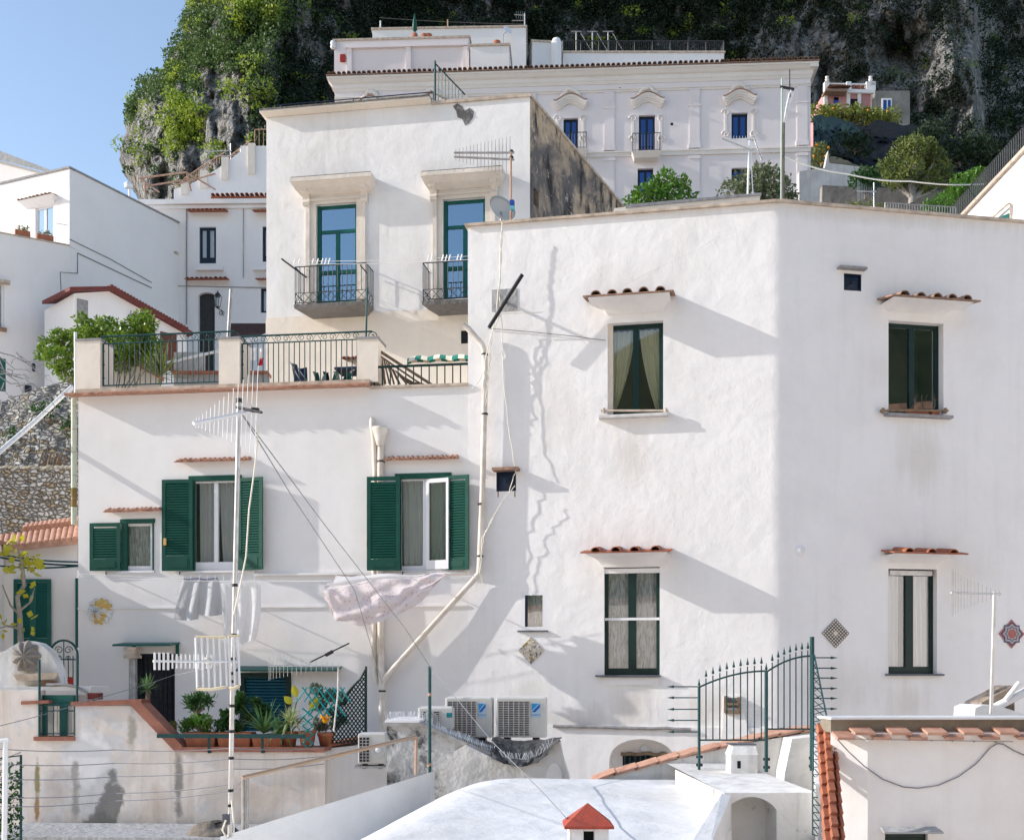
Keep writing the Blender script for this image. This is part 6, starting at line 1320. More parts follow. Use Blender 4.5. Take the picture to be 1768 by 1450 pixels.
def vaulted_roofs():
    # grimy hump that carries the condensers
    f = Fr.thru(700, 17.6, .04); t = thing('hump_roof', 'grimy white roof hump with a sloping metal flashing and rows of bird spikes', 'roof', f.P(800, 1400, -1)); px = f.px
    m = MB(); m.prism(f, [px(668, 1420), px(850, 1420), px(862, 1300), px(728, 1247), px(668, 1247)], -1.5, 0); m.build('wall', M['grime'], t, label='mould blackened end wall')
    m = MB(); K = 20
    rim = [(855, 1302), (870, 1310), (890, 1314), (910, 1314), (930, 1307), (946, 1294), (958, 1278), (966, 1272)]
    m.prism(f, [px(776, 1420)] + [px(985, 1420), px(985, 1350), px(975, 1318), px(968, 1285)] + [px(x, y + 6) for x, y in rim[::-1]] + [px(806, 1284), px(786, 1296), px(772, 1335)], -1.2, .22); m.build('parapet', M['dirtywhite'], t)
    m = MB()
    def tarp(u, v):
        x = 848 + 120 * u; yb = np.interp(x, [q[0] for q in rim], [q[1] for q in rim]) + 8; yt = 1270 + 8 * math.sin(u * 3.1); n = fbm(np.array([u * 9]), np.array([v * 5]), 31, 4)[0] - .5; return f.P(x + 8 * n, yt + (yb - yt) * v + 5 * n, -.5 + .80 * v ** .7 + .28 * n)
    m.grid(tarp, 70, 18); m.build('tar_cover', mottled('black_tar', (.022, .022, .022, 1), (.11, .11, .11, 1), 5, .6, .8), t)
    m = MB(); s = [px(664, 1247), px(728, 1247), px(866, 1306), px(862, 1312), px(724, 1253), px(664, 1253)]; m.prism(f, s, -1.5, .10); m.build('flashing', M['galv'], t)
    m = MB(); m.pbox(f, 664, 1243, 724, 1247, -1.5, .1); m.build('slab', M['whiteframe'], t)
    sp = MB(); rr = random.Random(2)
    for x in np.arange(668, 745, 3.0):
        p = f.P(x, 1243, -.1); sp.tube([p, p + Vector((rr.uniform(-.05, .05), rr.uniform(-.05, .05), .13))], .0035, 3, False); p = f.P(x, 1243, -.5); sp.tube([p, p + Vector((rr.uniform(-.05, .05), 0, .14))], .0035, 3, False)
    for u in np.linspace(0, 1, 46): x, y = 728 + 136 * u, 1247 + 58 * u; p = f.P(x, y, .05); sp.tube([p, p + Vector((rr.uniform(-.04, .06), rr.uniform(-.04, .04), .10))], .0035, 3, False)
    for u in np.linspace(0, 1, 40): x = 868 + 85 * u; y = np.interp(x, [q[0] for q in rim], [q[1] for q in rim]) - 3; p = f.P(x, y, .18); sp.tube([p, p + Vector((rr.uniform(-.06, .06), 0, .10))], .004, 3, False)
    sp.build('bird_spikes', M['whitemetal'], t)
    m = MB(); m.prism(f, [px(943, 1344), px(944, 1330), px(950, 1318), px(957, 1314), px(964, 1318), px(970, 1330), px(971, 1344)], .19, .235); m.build('arched_recess', M['white_r'], t)
    # the big whitewashed vault in front
    v = thing('vault_roof', 'broad whitewashed vaulted roof in the foreground with a curved shadow', 'roof', (0.5, 12, 5.5)); m = MB(); rr = np.random.default_rng(8)
    def z(x, y):
        xl = -1.15 - .235 * (15.6 - y); d = x - (xl + 1.1); k = .30 if d < 0 else 0
        return 8.60 - k * min(d * d, 9) - .05 * (15.6 - y) - .012 * max(0, d) ** 2 * .3 + .06 * (fbm(np.array([x * .9]), np.array([y * .7]), 6, 5)[0] - .5)
    X0, X1, Y0, Y1 = -4.4, 2.32, 7.5, 15.7; XR = lambda y: 2.32 if y > 12.2 else 2.32 - .33 * (12.2 - y)
    m.grid(lambda u, w: (X0 + (XR(Y0 + (Y1 - Y0) * w) - X0) * u, Y0 + (Y1 - Y0) * w, z(X0 + (XR(Y0 + (Y1 - Y0) * w) - X0) * u, Y0 + (Y1 - Y0) * w)), 110, 80)
    n = 30
    for i in range(n): a, b = X0 + (X1 - X0) * i / n, X0 + (X1 - X0) * (i + 1) / n; m.quad((b, Y1, z(b, Y1)), (a, Y1, z(a, Y1)), (a, Y1, 4), (b, Y1, 4)); m.quad((a, Y0, z(a, Y0)), (b, Y0, z(b, Y0)), (b, Y0, 4), (a, Y0, 4))
    for fx in ((lambda y: X0), XR):
        for i in range(n): a, b = Y0 + (Y1 - Y0) * i / n, Y0 + (Y1 - Y0) * (i + 1) / n; m.quad((fx(a), a, z(fx(a), a)), (fx(b), b, z(fx(b), b)), (fx(b), b, 4), (fx(a), a, 4))
    m.build('vault', M['roofwhite'], v)
    # sloping white parapet to its left
    w = thing('ramp_parapet', 'white sloping parapet climbing from the mast foot to the green pole', 'parapet', P(560, 1450, 15)); m = MB()
    a0, a1, b0, b1 = P(380, 1444, 14.4), P(742, 1333, 16.2), P(380, 1520, 14.4), P(742, 1420, 16.2); off = Vector((.05, .25, 0)); m.hexa([b0, b1, a1, a0, b0 + off, b1 + off, a1 + off, a0 + off]); m.build('wall', M['roofwhite'], w)
    pr = thing('pipe_railing', 'rust brown pipe handrail on steel posts above the sloping parapet', 'handrail', P(424, 1425, 14.7)); r = MB(); A, B = P(418, 1342, 14.6), P(719, 1271, 16.0); r.tube([A, B], .028, 7); r.build('handrail', mottled('worn_pipe', (.36, .30, .25, 1), (.44, .28, .16, 1), 3, .5, .05, .3), pr)
    r = MB()
    for x in (420, 427): r.tube([P(x, 1342, 14.7), P(x, 1440, 14.7)], .022, 6)
    r.build('post', M['galv'], pr); r = MB(); r.tube([B, P(718, 1336, 16.0)], .022, 6); r.build('post', M['rusty'], pr)
    # grey concrete footing and the rubble lump at the lower left
    fl = MB(); fl.box(Fr.thru(200, 19.2, .05), -1.9, 2.9, 5.0, Fr.thru(200, 19.2, .05).px(200, 1432)[1], -.85, .9); o = fl.build('concrete_footing', M['concrete']); tag(o, 'grey concrete footing along the bottom of the stained terrace wall', 'footing')
    rk = MB(); c = P(360, 1440, 18.6); rr2 = random.Random(5)
    rk.grid(lambda u, w2: (c.x + .42 * (math.cos(u * 6.283) * math.sin(w2 * 1.57 + .01)) * (1 + .2 * math.sin(u * 17)) + .1, c.y + .3 * math.sin(u * 6.283) * math.sin(w2 * 1.57 + .01), c.z - .1 + .28 * math.cos(w2 * 1.57) * (1 + .2 * math.sin(u * 12 + w2 * 5))), 26, 8); o = rk.build('rubble_lump', mottled('rubble', (.24, .20, .16, 1), (.12, .11, .10, 1), 9, .95, .8)); tag(o, 'rough brown rubble lump at the foot of the terrace wall', 'rock')
    # red hipped chimney on the vault
    ch = thing('chimney', 'white chimney pot with a red pyramid cap on the vault', 'chimney', P(1016, 1460, 10.4)); g = Fr.thru(1016, 10.4, .0); m = MB()
    s0, s1, v0, v1 = g.rect(983, 1425, 1051, 1500, 0); L = s1 - s0
    m.box(g, s0, s0 + L * .36, v0, v1 - .01, -L, 0); m.box(g, s1 - L * .36, s1, v0, v1 - .01, -L, 0); m.box(g, s0 + L * .36, s1 - L * .36, v1 - .05, v1 - .01, -L, -.01); m.box(g, s0 + L * .36, s1 - L * .36, v0, v0 + .12, -L, -.01); m.build('shaft', M['dirtywhite'], ch); m = MB(); m.box(g, s0 + L * .365, s1 - L * .365, v0 + .1, v1 - .055, -L * .6, -L * .4); m.build('dark_core', M['dark'], ch)  # dark box stands in for the shade inside the slot
    m = MB(); e = .045; zz = v1; apex = g.pt((s0 + s1) / 2, g.px(1016, 1389)[1], -L / 2); cs = [g.pt(s0 - e, zz, e), g.pt(s1 + e, zz, e), g.pt(s1 + e, zz, -L - e), g.pt(s0 - e, zz, -L - e)]; lo = [c_ - Vector((0, 0, .025)) for c_ in cs]
    for i in range(4): m.poly([cs[i], cs[(i + 1) % 4], apex]); m.quad(lo[i], lo[(i + 1) % 4], cs[(i + 1) % 4], cs[i])
    m.poly(lo[::-1]); m.build('cap', mottled('red_cap', (.42, .075, .045, 1), (.30, .07, .05, 1), 9, .8, .3), ch)
    # wall with tile coping rising to the right, second chimney, parapet block with arched recess
    k = Fr.thru(1200, 15.9, .0); tw = thing('tile_topped_wall', 'white sloping wall with a thin terracotta tile top behind the green fence', 'wall', k.P(1210, 1400, -.2)); px = k.px
    m = MB(); m.prism(k, [px(1028, 1420), px(1412, 1420), px(1412, 1262), px(1385, 1266), px(1275, 1285), px(1100, 1327), px(1028, 1347)], -.3, 0); m.build('wall', M['dirtywhite'], tw)
    m = MB(); seq = [(1025, 1348), (1060, 1336), (1098, 1327), (1135, 1317), (1170, 1307), (1205, 1299), (1240, 1291), (1275, 1284), (1310, 1275), (1345, 1268), (1385, 1262), (1405, 1261)]
    for (a, b) in zip(seq, seq[1:]):
        A, B = k.P(a[0] - 1, a[1] - 1, .03), k.P(b[0] + 3, b[1] - 4, .03); A2, B2 = A + Vector((0, .4, .03)), B + Vector((0, .4, .03)); dz = Vector((0, 0, -.035)); m.hexa([A + dz, B + dz, B, A, A2 + dz, B2 + dz, B2, A2])
    m.build('tile_top', M['tile_light'], tw)
    m = MB(); m.prism(k, [px(1335, 1420), px(1404, 1420), px(1404, 1266), px(1352, 1272), px(1340, 1330)], -.2, .5); m.build('buttress', M['dirtywhite'], tw)
    b = Fr.thru(1280, 14.4, .0); c2 = thing('chimney', 'small square whitewashed chimney with a slit below the green fence', 'chimney', b.P(1285, 1362, -.2)); s0, s1, v0, v1 = b.rect(1262, 1303, 1291, 1364); dd = .34; m = MB()
    m.box(b, s0, s1 + .12, v0, v1, -dd, 0); m.hexa([b.pt(s0 - .01, v1, .01), b.pt(s1 + .13, v1, .01), b.pt(s1 + .11, v1 + .12, -.07), b.pt(s0 + .04, v1 + .12, -.07), b.pt(s0 - .01, v1, -dd), b.pt(s1 + .13, v1, -dd), b.pt(s1 + .11, v1 + .12, -dd), b.pt(s0 + .04, v1 + .12, -dd)]); m.build('shaft', M['dirtywhite'], c2)
    m = MB(); m.pbox(b, 1273, 1313, 1279, 1326, .0, .003); m.build('slit', M['dark'], c2); m = MB(); m.box(b, s0, s1 + .12, v1 + .121, v1 + .135, -dd, -.06); m.build('slate_top', M['slate'], c2)
    q = Fr.thru(1320, 12.2, -.03); pb = thing('parapet_block', 'white roof block with a shallow arched recess stained with mould', 'roof', q.P(1325, 1500, -.8)); px = q.px; m = MB()
    s0, s1 = px(1250, 1400)[0], px(1410, 1400)[0]; vt = px(1330, 1368)[1]; a0, a1 = px(1254, 1400)[0], px(1341, 1400)[0]; arc = [(a0 + (a1 - a0) * i / 14, px(1300, 1398)[1] + .14 * math.sin(math.pi * i / 14) ** .7) for i in range(15)]; vb = 8.0
    for (p0, p1) in zip(arc, arc[1:]): m.quad(q.pt(p0[0], p0[1]), q.pt(p1[0], p1[1]), q.pt(p1[0], vt), q.pt(p0[0], vt)); m.quad(q.pt(p1[0], p1[1]), q.pt(p0[0], p0[1]), q.pt(p0[0], p0[1], -.45), q.pt(p1[0], p1[1], -.45))
    m.quad(q.pt(s0, vb), q.pt(a0, vb), q.pt(a0, vt), q.pt(s0, vt)); m.quad(q.pt(a1, vb), q.pt(s1, vb), q.pt(s1, vt), q.pt(a1, vt)); m.quad(q.pt(a0 - .05, vb, -.45), q.pt(a1 + .05, vb, -.45), q.pt(a1 + .05, vt, -.45), q.pt(a0 - .05, vt, -.45)); m.quad(q.pt(a0, vb), q.pt(a0, vb, -.45), q.pt(a0, arc[0][1], -.45), q.pt(a0, arc[0][1])); m.quad(q.pt(a1, vb, -.45), q.pt(a1, vb), q.pt(a1, arc[-1][1]), q.pt(a1, arc[-1][1], -.45))
    m.quad(q.pt(s0, vt), q.pt(s1, vt), q.pt(s1, vt + .03, -3.8), q.pt(s0, vt + .03, -3.8)); m.quad(q.pt(s0, vb), q.pt(s0, vt), q.pt(s0, vt, -3), q.pt(s0, vb, -3)); m.quad(q.pt(s1, vt), q.pt(s1, vb), q.pt(s1, vb, -3.8), q.pt(s1, vt + .03, -3.8));
    m.build('block', M['dirtywhite'], pb); m = MB(); A, A2, B, B2 = P(1247, 1367, 12.25), P(1263, 1370, 12.25), P(1184, 1470, 10.2), P(1222, 1470, 10.2); dn = lambda p: Vector((p.x, p.y, 7)); m.hexa([A, A2, B2, B, dn(A), dn(A2), dn(B2), dn(B)]); m.build('sloping_kerb', M['roofwhite'], pb)
    m = MB(); c_ = [P(1408, 1352, 11.9), P(1422, 1352, 11.9), P(1417, 1262, 15.6), P(1405, 1262, 15.6)]; m.hexa([Vector((p.x, p.y, 7)) for p in c_] + c_); m.build('end_wall', M['roofwhite'], pb)
vaulted_roofs()

def fence():
    k = Fr.thru(1300, 14.9, .0); t = thing('spiked_fence', 'arched green iron fence bristling with arrowhead spikes', 'fence', k.P(1300, 1330, 0)); px = k.px; iron = M['irongreen']
    def arrow(mb, p, d, L=.10):
        p = Vector(p); d = Vector(d).normalized(); mb.lathe(p, [(.004, 0), (.020, .015), (.012, .045), (.001, L)], 5, d)
    posts = ((1207, 1184, 1328, .02), (1323, 1157, 1332, .024), (1402, 1099, 1330, .03))
    for x, y0, y1, r in posts:
        m = MB(); m.tube([k.P(x, y0, 0), k.P(x, y1, 0)], r, 6); o = m.build('post', iron, t)
        b = MB(); b.tube([k.P(x - 5, y1 - 22, -.02), k.P(x + 6, y1 - 22, -.02)], .02, 5); b.tube([k.P(x - 5, y1 - 8, -.02), k.P(x + 6, y1 - 8, -.02)], .02, 5); b.build('bracket', M['iron'], o)
    for (xa, ya, xb, yb, n, rise, vb) in ((1207, 1186, 1323, 1158, 9, 8, 1277), (1323, 1160, 1402, 1132, 7, 7, 1258)):
        m = MB(); curve = [k.P(xa + (xb - xa) * i / 16, ya + (yb - ya) * (1 - (1 - i / 16) ** 2), 0) for i in range(17)]; m.tube(curve, .012, 5); o = m.build('panel_rail', iron, t); m = MB(); m.tube([k.P(xa, vb, 0), k.P(xb, vb, 0)], .011, 5); m.build('panel_rail', iron, t)
        for i in range(1, n + 1):
            u = i / (n + .7); x = xa + (xb - xa) * u; y = ya + (yb - ya) * (1 - (1 - u) ** 2); b = MB(); b.tube([k.P(x, vb, 0), k.P(x, y - 10, 0)], .0085, 5); arrow(b, k.P(x, y - 12, 0), (0, 0, 1)); b.build('spike_bar', iron, t)
    for x, d, ys in ((1207, -1, (1185, 1204, 1224, 1243, 1263)), (1403, 1, (1135, 1153, 1170, 1188, 1205, 1223))):
        for y in ys: b = MB(); p = k.P(x, y, 0); q = k.P(x + d * (42 if d < 0 else 30), y - d * 0, 0); b.tube([p, q], .008, 5); arrow(b, q, (d, 0, 0)); b.build('side_spike', iron, t)
    for x in (1207, 1323): b = MB(); arrow(b, k.P(x, 1184 if x < 1300 else 1157, 0), (0, 0, 1)); b.build('finial', iron, t)
    # leaning chain-link strip
    g = thing('wire_mesh', 'green wire mesh strip sagging from the tall fence post over the tile ridge', 'wire mesh', P(1415, 1380, 12.6)); m = MB()
    top = [P(1404, 1110, 14.8), P(1420, 1245, 14.4)]; 
    A = [P(1403, 1130 + 310 * i / 24, 14.7 - 3.6 * i / 24) for i in range(25)]; B = [P(1406 + 22 * min(1, i / 8) , 1130 + 330 * i / 24, 14.7 - 3.6 * i / 24) for i in range(25)]
    for i in range(24): m.tube([A[i], B[i + 1]], .006, 3, False); m.tube([B[i], A[i + 1]], .006, 3, False)
    m.tube(A, .008, 4); m.tube(B, .010, 4); m.build('mesh', iron, g); m = MB(); m.tube([P(1427, 1290, 12.5), P(1418, 1460, 11.0)], .022, 6); m.build('pole', iron, g)
fence()

def lower_right_house():
    k = Fr.thru(1500, 11.0, -.02); t = thing('tile_edged_house', 'low grey white house edged with red roof tiles, a dark cable looping over its wall', 'house', k.P(1600, 1560, -.5)); px = k.px
    m = MB(); v0 = 6.0; vt = px(1600, 1264)[1]; s1 = px(1860, 1300)[0]; s0 = px(1498, 1300)[0]; win = k.rect(1528, 1438, 1602, 1560) + (.1,)
    wall_panel(m, k, s0, s1, v0, vt, [win]); a = P(1434, 1300, 11.12); A = k.pt(s0, 0); m.quad((a.x, a.y, v0), (A.x, A.y, v0), (A.x, A.y, vt), (a.x, a.y, vt)); b_ = P(1470, 1300, 14.5); m.quad((b_.x, b_.y, v0), (a.x, a.y, v0), (a.x, a.y, vt), (b_.x, b_.y, vt)); m.build('wall', M['white_r'], t)
    m = MB(); vp = px(1600, 1242)[1]; m.box(k, px(1440, 1250)[0], s1, vt - .005, vp, -.45, -.10); m.build('parapet', plaster('mossy_brown_parapet', (.26, .22, .17, 1), (.10, .09, .07, 1), .7, .5, 6, .4), t)
    m = MB(); m.box(k, px(1437, 1240)[0], s1, vp, vp + .022, -.5, -.04); m.build('roof_slab', M['roofwhite'], t)
    # interlocking tiles along the front
    m = MB(); x = 1441; pitch = 62; i = 0
    while x < 1800:
        sA, sB, sC = px(x, 1260)[0], px(x + 30, 1260)[0], px(x + pitch, 1260)[0]; ztop = vt + .02
        for (p, q, lift) in ((sA, sB, 0.0), (sB, sC + .015, .045)):
            m.hexa([k.pt(p, ztop - .085 + lift, .10), k.pt(q, ztop - .085 + lift, .10), k.pt(q, ztop - .06 + lift, .10), k.pt(p, ztop - .06 + lift, .10), k.pt(p, ztop - .03 + lift, -.12), k.pt(q, ztop - .03 + lift, -.12), k.pt(q, ztop - .005 + lift, -.12), k.pt(p, ztop - .005 + lift, -.12)])
        x += pitch
    m.build('roof_tiles', M['tile_light'], t)
    # ridge of tiles running down towards the viewer
    m = MB(); A, B = P(1424, 1250, 11.5), P(1440, 1475, 10.1); n = 12; side = Vector((.085, .02, 0)); d = (B - A) / n; nrm = side.cross(d).normalized(); nrm = nrm if nrm.y < 0 else -nrm
    for i in range(n):
        p = A + d * i; q = p + d * 1.12
        for (l, r_, lift) in ((-1.0, -.45, .0), (-.45, .25, .05), (.25, .62, .0), (.62, 1.0, .035)):
            a0, a1 = p + side * l + nrm * (lift + .02), p + side * r_ + nrm * (lift + .02); b0, b1 = q + side * l + nrm * (lift + .055), q + side * r_ + nrm * (lift + .055); m.hexa([b0 - nrm * .06, b1 - nrm * .06, b1, b0, a0 - nrm * .06, a1 - nrm * .06, a1, a0])
    m.build('tile_ridge', M['tile'], t)
    m = MB(); aa = [P(1426, 1256, 11.58), P(1436, 1256, 11.58), P(1452, 1480, 10.2), P(1410, 1480, 10.2)]; m.poly(aa); m.build('ridge_bed', M['concrete'], t)
    w = MB(); a, b, c, d2 = win[:4]; z = c
    w.box(k, a, b, c, d2, -.1, -.06)
    while z < d2: w.box(k, a + .03, b - .03, z, z + .012, -.06, -.045); z += .04
    w.build('shutter', M['dkgreen'], t); m = MB(); m.hexa([k.pt(px(1517, 1430)[0], px(1560, 1435)[1], .16), k.pt(px(1618, 1430)[0], px(1560, 1435)[1], .16), k.pt(px(1618, 1430)[0], px(1560, 1432)[1], .16), k.pt(px(1517, 1430)[0], px(1560, 1432)[1], .16), k.pt(px(1520, 1430)[0], px(1560, 1429)[1], -.01), k.pt(px(1616, 1430)[0], px(1560, 1429)[1], -.01), k.pt(px(1616, 1430)[0], px(1560, 1426)[1], -.01), k.pt(px(1520, 1430)[0], px(1560, 1426)[1], -.01)]); m.build('window_hood', M['concrete'], t)
    m = MB(); pts = [(1443, 1273), (1465, 1297), (1492, 1322), (1525, 1345), (1560, 1358), (1585, 1360), (1620, 1355), (1655, 1340), (1685, 1318), (1710, 1290), (1722, 1283), (1732, 1284), (1750, 1295), (1775, 1306)]; m.tube([k.P(x, y, .015) for x, y in pts], .006, 5); m.build('wall_cable', M['wire'], t)
    m = MB(); m.tube([k.P(1450 + i * 30, 1275 + i * .5, .012) for i in range(11)], .003, 3); [m.lathe(k.P(1460 + i * 37, 1275 + i * .8, .01), [(.007, 0), (.001, .012)], 6, k.pt(0, 0, 1) - k.pt(0, 0, 0)) for i in range(8)]; m.build('wall_cable', M['wire'], t)
    # white mound behind with a rubble gable
    m = MB(); g = Fr.thru(1720, 12.6, 0); m.prism(g, [g.px(1682, 1248), g.px(1684, 1222), g.px(1695, 1217), g.px(1722, 1217), g.px(1790, 1240), g.px(1790, 1248)], -.6, 0); m.build('whitewashed_mound', M['roofwhite'], t)
    m = MB(); m.prism(g, [g.px(1738, 1248), g.px(1740, 1215), g.px(1800, 1184), g.px(1800, 1248)], -1.2, -.7); m.build('rubble_gable', M['weathered'], t)
    m = MB(); m.tube([g.P(1716, 1222, -.65), g.P(1800, 1178, -.65)], .05, 6); m.tube([g.P(1736, 1208, -.6), g.P(1760, 1178, -.6)], .03, 6); m.build('gable_edge', M['roofwhite'], t)
lower_right_house()
# ---------------------------------------------------------------- planters, plants and trellises of the lower terrace
def planters():
    top = TW.px(430, 1290)[1]
    def trough(x0, x1, y0, lab, mat='pot', w0=-.42, w1=-.08):
        s0, s1 = TW.px(x0, 1280, w1)[0], TW.px(x1, 1280, w1)[0]; v1 = TW.px((x0 + x1) / 2, y0, w1)[1]; t = thing('planter_box', lab, 'planter', TW.pt((s0 + s1) / 2, top, -.25)); m = MB(); e = .03
        m.hexa([TW.pt(s0 + e, top, w1 - e), TW.pt(s1 - e, top, w1 - e), TW.pt(s1, v1 - .05, w1), TW.pt(s0, v1 - .05, w1), TW.pt(s0 + e, top, w0 + e), TW.pt(s1 - e, top, w0 + e), TW.pt(s1, v1 - .05, w0), TW.pt(s0, v1 - .05, w0)])
        m.build('box', M[mat], t, bevel=.008); m = MB()
        for q in ((s0 - .012, s1 + .012, w1 - .02, w1 + .012), (s0 - .012, s1 + .012, w0 - .012, w0 + .02)): m.box(TW, q[0], q[1], v1 - .05, v1, q[2], q[3])
        m.box(TW, s0 - .012, s0 + .02, v1 - .05, v1, w0 + .02, w1 - .02); m.box(TW, s1 - .02, s1 + .012, v1 - .05, v1, w0 + .02, w1 - .02); m.build('rim', M[mat], t); m = MB(); m.box(TW, s0 + .02, s1 - .02, v1 - .06, v1 - .03, w0 + .02, w1 - .02); m.build('soil', M['bare'], t); return TW.pt((s0 + s1) / 2, v1 - .03, -.25)
    def pot(x0, x1, y0, lab, w=-.25):
        s0, s1 = TW.px(x0, 1280, w)[0], TW.px(x1, 1280, w)[0]; R = (s1 - s0) / 2; v1 = TW.px((x0 + x1) / 2, y0, w)[1]; c = TW.pt((s0 + s1) / 2, top, w); h = v1 - top; t = thing('flower_pot', lab, 'flower pot', c); m = MB(); m.lathe(c, [(.001, 0), (R * .68, 0), (R * .92, h - .06), (R, h - .06), (R, h), (R * .9, h), (R * .86, h - .05), (.001, h - .05)], 18); m.build('pot', M['pot'], t); return c + Vector((0, 0, h - .03))
    c1 = trough(318, 371, 1264, 'terracotta trough under the small palm like tree, first from the sloping coping')
    c2 = trough(374, 432, 1264, 'terracotta trough behind the antenna mast with a bushy geranium')
    c3 = trough(434, 486, 1268, 'terracotta trough with two aloes spilling over its front')
    c4 = pot(488, 514, 1262, 'round terracotta pot under the striped spider plant')
    c5 = trough(516, 538, 1262, 'small square terracotta planter behind the turquoise lattice')
    c6 = pot(548, 578, 1264, 'round pot holding the grey leaved bush', -.45)
    def mound(name, lab, cat, c, rx, rz, n, mat, size, seed, cz=.0, elong=1.3):
        b = rand_blobs((c.x, c.y, c.z + rz * .6 + cz), rx, .16, rz * .6, 9, .07, .13, seed); return shrub(name, lab, cat, c, b, n, M[mat], size, seed, .012, elong=elong)
    mound('geranium', 'low bright geranium below the small palm like tree', 'plant', c1, .40, .24, 1000, 'leaf_l', .055, 11)
    mound('geranium', 'tall dark leafy geranium in front of the blue shutter', 'plant', c2 + Vector((.05, 0, 0)), .46, .60, 2100, 'leaf_d', .065, 12)
    def spiky(name, lab, cat, c, n, L, wid, mat, seed, droop=.6, up=.4, arch=1.0):
        t = thing(name, lab, cat, c); m = MB(); r = random.Random(seed)
        for i in range(n):
            az = r.uniform(0, 6.283); el = r.uniform(up, 1.35); d = Vector((math.cos(az) * math.cos(el), math.sin(az) * math.cos(el), math.sin(el))); sd = Vector((-math.sin(az), math.cos(az), 0)); LL = L * r.uniform(.7, 1.1); K = 5; pts = []
            for k in range(K + 1): u = k / K; pts.append(c + d * LL * u - Vector((0, 0, droop * LL * u ** 2.2 * (1.2 - math.sin(el)) * arch)))
            vs = []; 
            for k, p in enumerate(pts): w = wid * (1 - (k / K) ** 1.5) * .5 + .001; vs += [p - sd * w, p + Vector((0, 0, -w * .5)), p + sd * w]
            m.add(vs, [q for k in range(K) for q in ((k * 3, k * 3 + 1, k * 3 + 4, k * 3 + 3), (k * 3 + 1, k * 3 + 2, k * 3 + 5, k * 3 + 4))], True)
        m.build('leaves', M[mat], t); return t
    spiky('aloe', 'large green aloe with upright spears behind the smaller one', 'aloe', c3 + Vector((-.10, .05, .05)), 60, .72, .05, 'aloe', 3, .5, .45)
    spiky('aloe', 'smaller aloe leaning out over the front of its trough', 'aloe', c3 + Vector((.20, -.12, .02)), 46, .50, .05, 'aloe', 4, .9, .1)
    spiky('spider_plant', 'striped pale spider plant with arching leaves', 'plant', c4 + Vector((0, 0, .14)), 80, .50, .046, 'aloe_p', 5, 1.1, .3)
    mound('grey_bush', 'grey leaved bush behind the lattice with one orange flower', 'plant', c6 + Vector((-.02, .1, .02)), .40, .72, 2000, 'leaf_g', .07, 14)
    f = MB(); p = TW.P(562, 1240, -.18); f.leaves(np.array([[p.x, p.y, p.z]]) + np.random.default_rng(1).normal(size=(26, 3)) * .02, .07, 1.2, 2); o = f.build('flower', leafmat('orange_petals', (.75, .30, .01, 1), (.85, .42, .02, 1)), [o for o in col.objects if o.name.startswith('grey_bush')][-1])
    t = thing('canna', 'tall stems with big yellowing leaves above the spider plant', 'plant', c4); m = MB(); m.tube([c4, TW.P(513, 1205, -.25)], .012, 5); m.tube([c4, TW.P(535, 1225, -.2)], .012, 5); m.build('stem', M['leaf_l'], t); m = MB()
    for x, y, L, sl in ((512, 1204, .24, -.2), (533, 1228, .34, .9), (540, 1218, .2, .6), (505, 1215, .2, -1.0)):
        a = TW.P(x, y, -.22); d = Vector((sl, -.2, 1)).normalized(); s = Vector((1, .2, -sl)).normalized(); m.grid(lambda u, v: a + d * L * v + s * (u - .5) * .13 * math.sin(math.pi * min(1, v + .02)) - Vector((0, .04 * abs(u - .5), 0)), 4, 8)
    m.build('leaves', M['leaf_y'], t)
    # small palm-like tree
    t = thing('dragon_tree', 'small branching tree with tufted leaves in the first trough', 'plant', c1); m = MB(); tip = [TW.P(331, 1212, -.25), TW.P(345, 1205, -.25), TW.P(357, 1212, -.22), TW.P(338, 1222, -.3)]
    fork = TW.P(338, 1236, -.25)
    m.tube([c1 + Vector((0, 0, -.02)), TW.P(340, 1252, -.25), fork], [.045, .04, .035], 7)
    for q in tip: m.tube([fork, fork.lerp(q, .5) + Vector((.01, 0, .0)), q], [.03, .022, .016], 5)
    m.build('trunk', M['trunk'], t); m = MB()
    pts = np.concatenate([np.random.default_rng(i).normal(size=(110, 3)) * .045 + np.array(q) for i, q in enumerate(tip)]); m.leaves(pts, .13, 4.2, 9, .55); m.build('crown', M['leaf_d'], t)
    # yucca by the door and a low plant
    b = TW.P(232, 1232, -1.2); t = thing('yucca', 'yucca with a bright green leaf rosette beside the stone column', 'yucca', b - Vector((0, 0, .3))); m = MB(); top2 = TW.P(229 + 26, 1190, -1.2); m.tube([TW.P(257, 1250, -1.2), TW.P(256, 1215, -1.2), top2], [.05, .045, .04], 7); m.build('trunk', M['trunk'], t); m = MB(); r = random.Random(6)
    for i in range(60):
        az, el = r.uniform(0, 6.283), r.uniform(-.3, 1.5); d = Vector((math.cos(az) * math.cos(el), math.sin(az) * math.cos(el), math.sin(el))); s = Vector((-math.sin(az), math.cos(az), 0)); L = r.uniform(.22, .34); m.quad(top2 - s * .008, top2 + d * L * .5 - s * .020, top2 + d * L, top2 + d * L * .5 + s * .020)
    m.build('leaves', M['aloe'], t)
    mound('potted_herb', 'small leafy plant at the foot of the dark door', 'plant', TW.P(293, 1262, -.8), .16, .16, 160, 'leaf_o', .05, 16)
    spiky('iris', 'thin grassy leaves beside the small branching tree', 'plant', c1 + Vector((.24, 0, 0)), 18, .42, .02, 'leaf_d', 8, .6, .7)
    # lattices
    lt = thing('lattice', 'narrow turquoise folding lattice standing in the plants', 'trellis', TW.P(532, 1290, -.1)); m = MB(); teal = mottled('turquoise_wood', (.005, .19, .19, 1), (.01, .24, .25, 1), 6, .6)
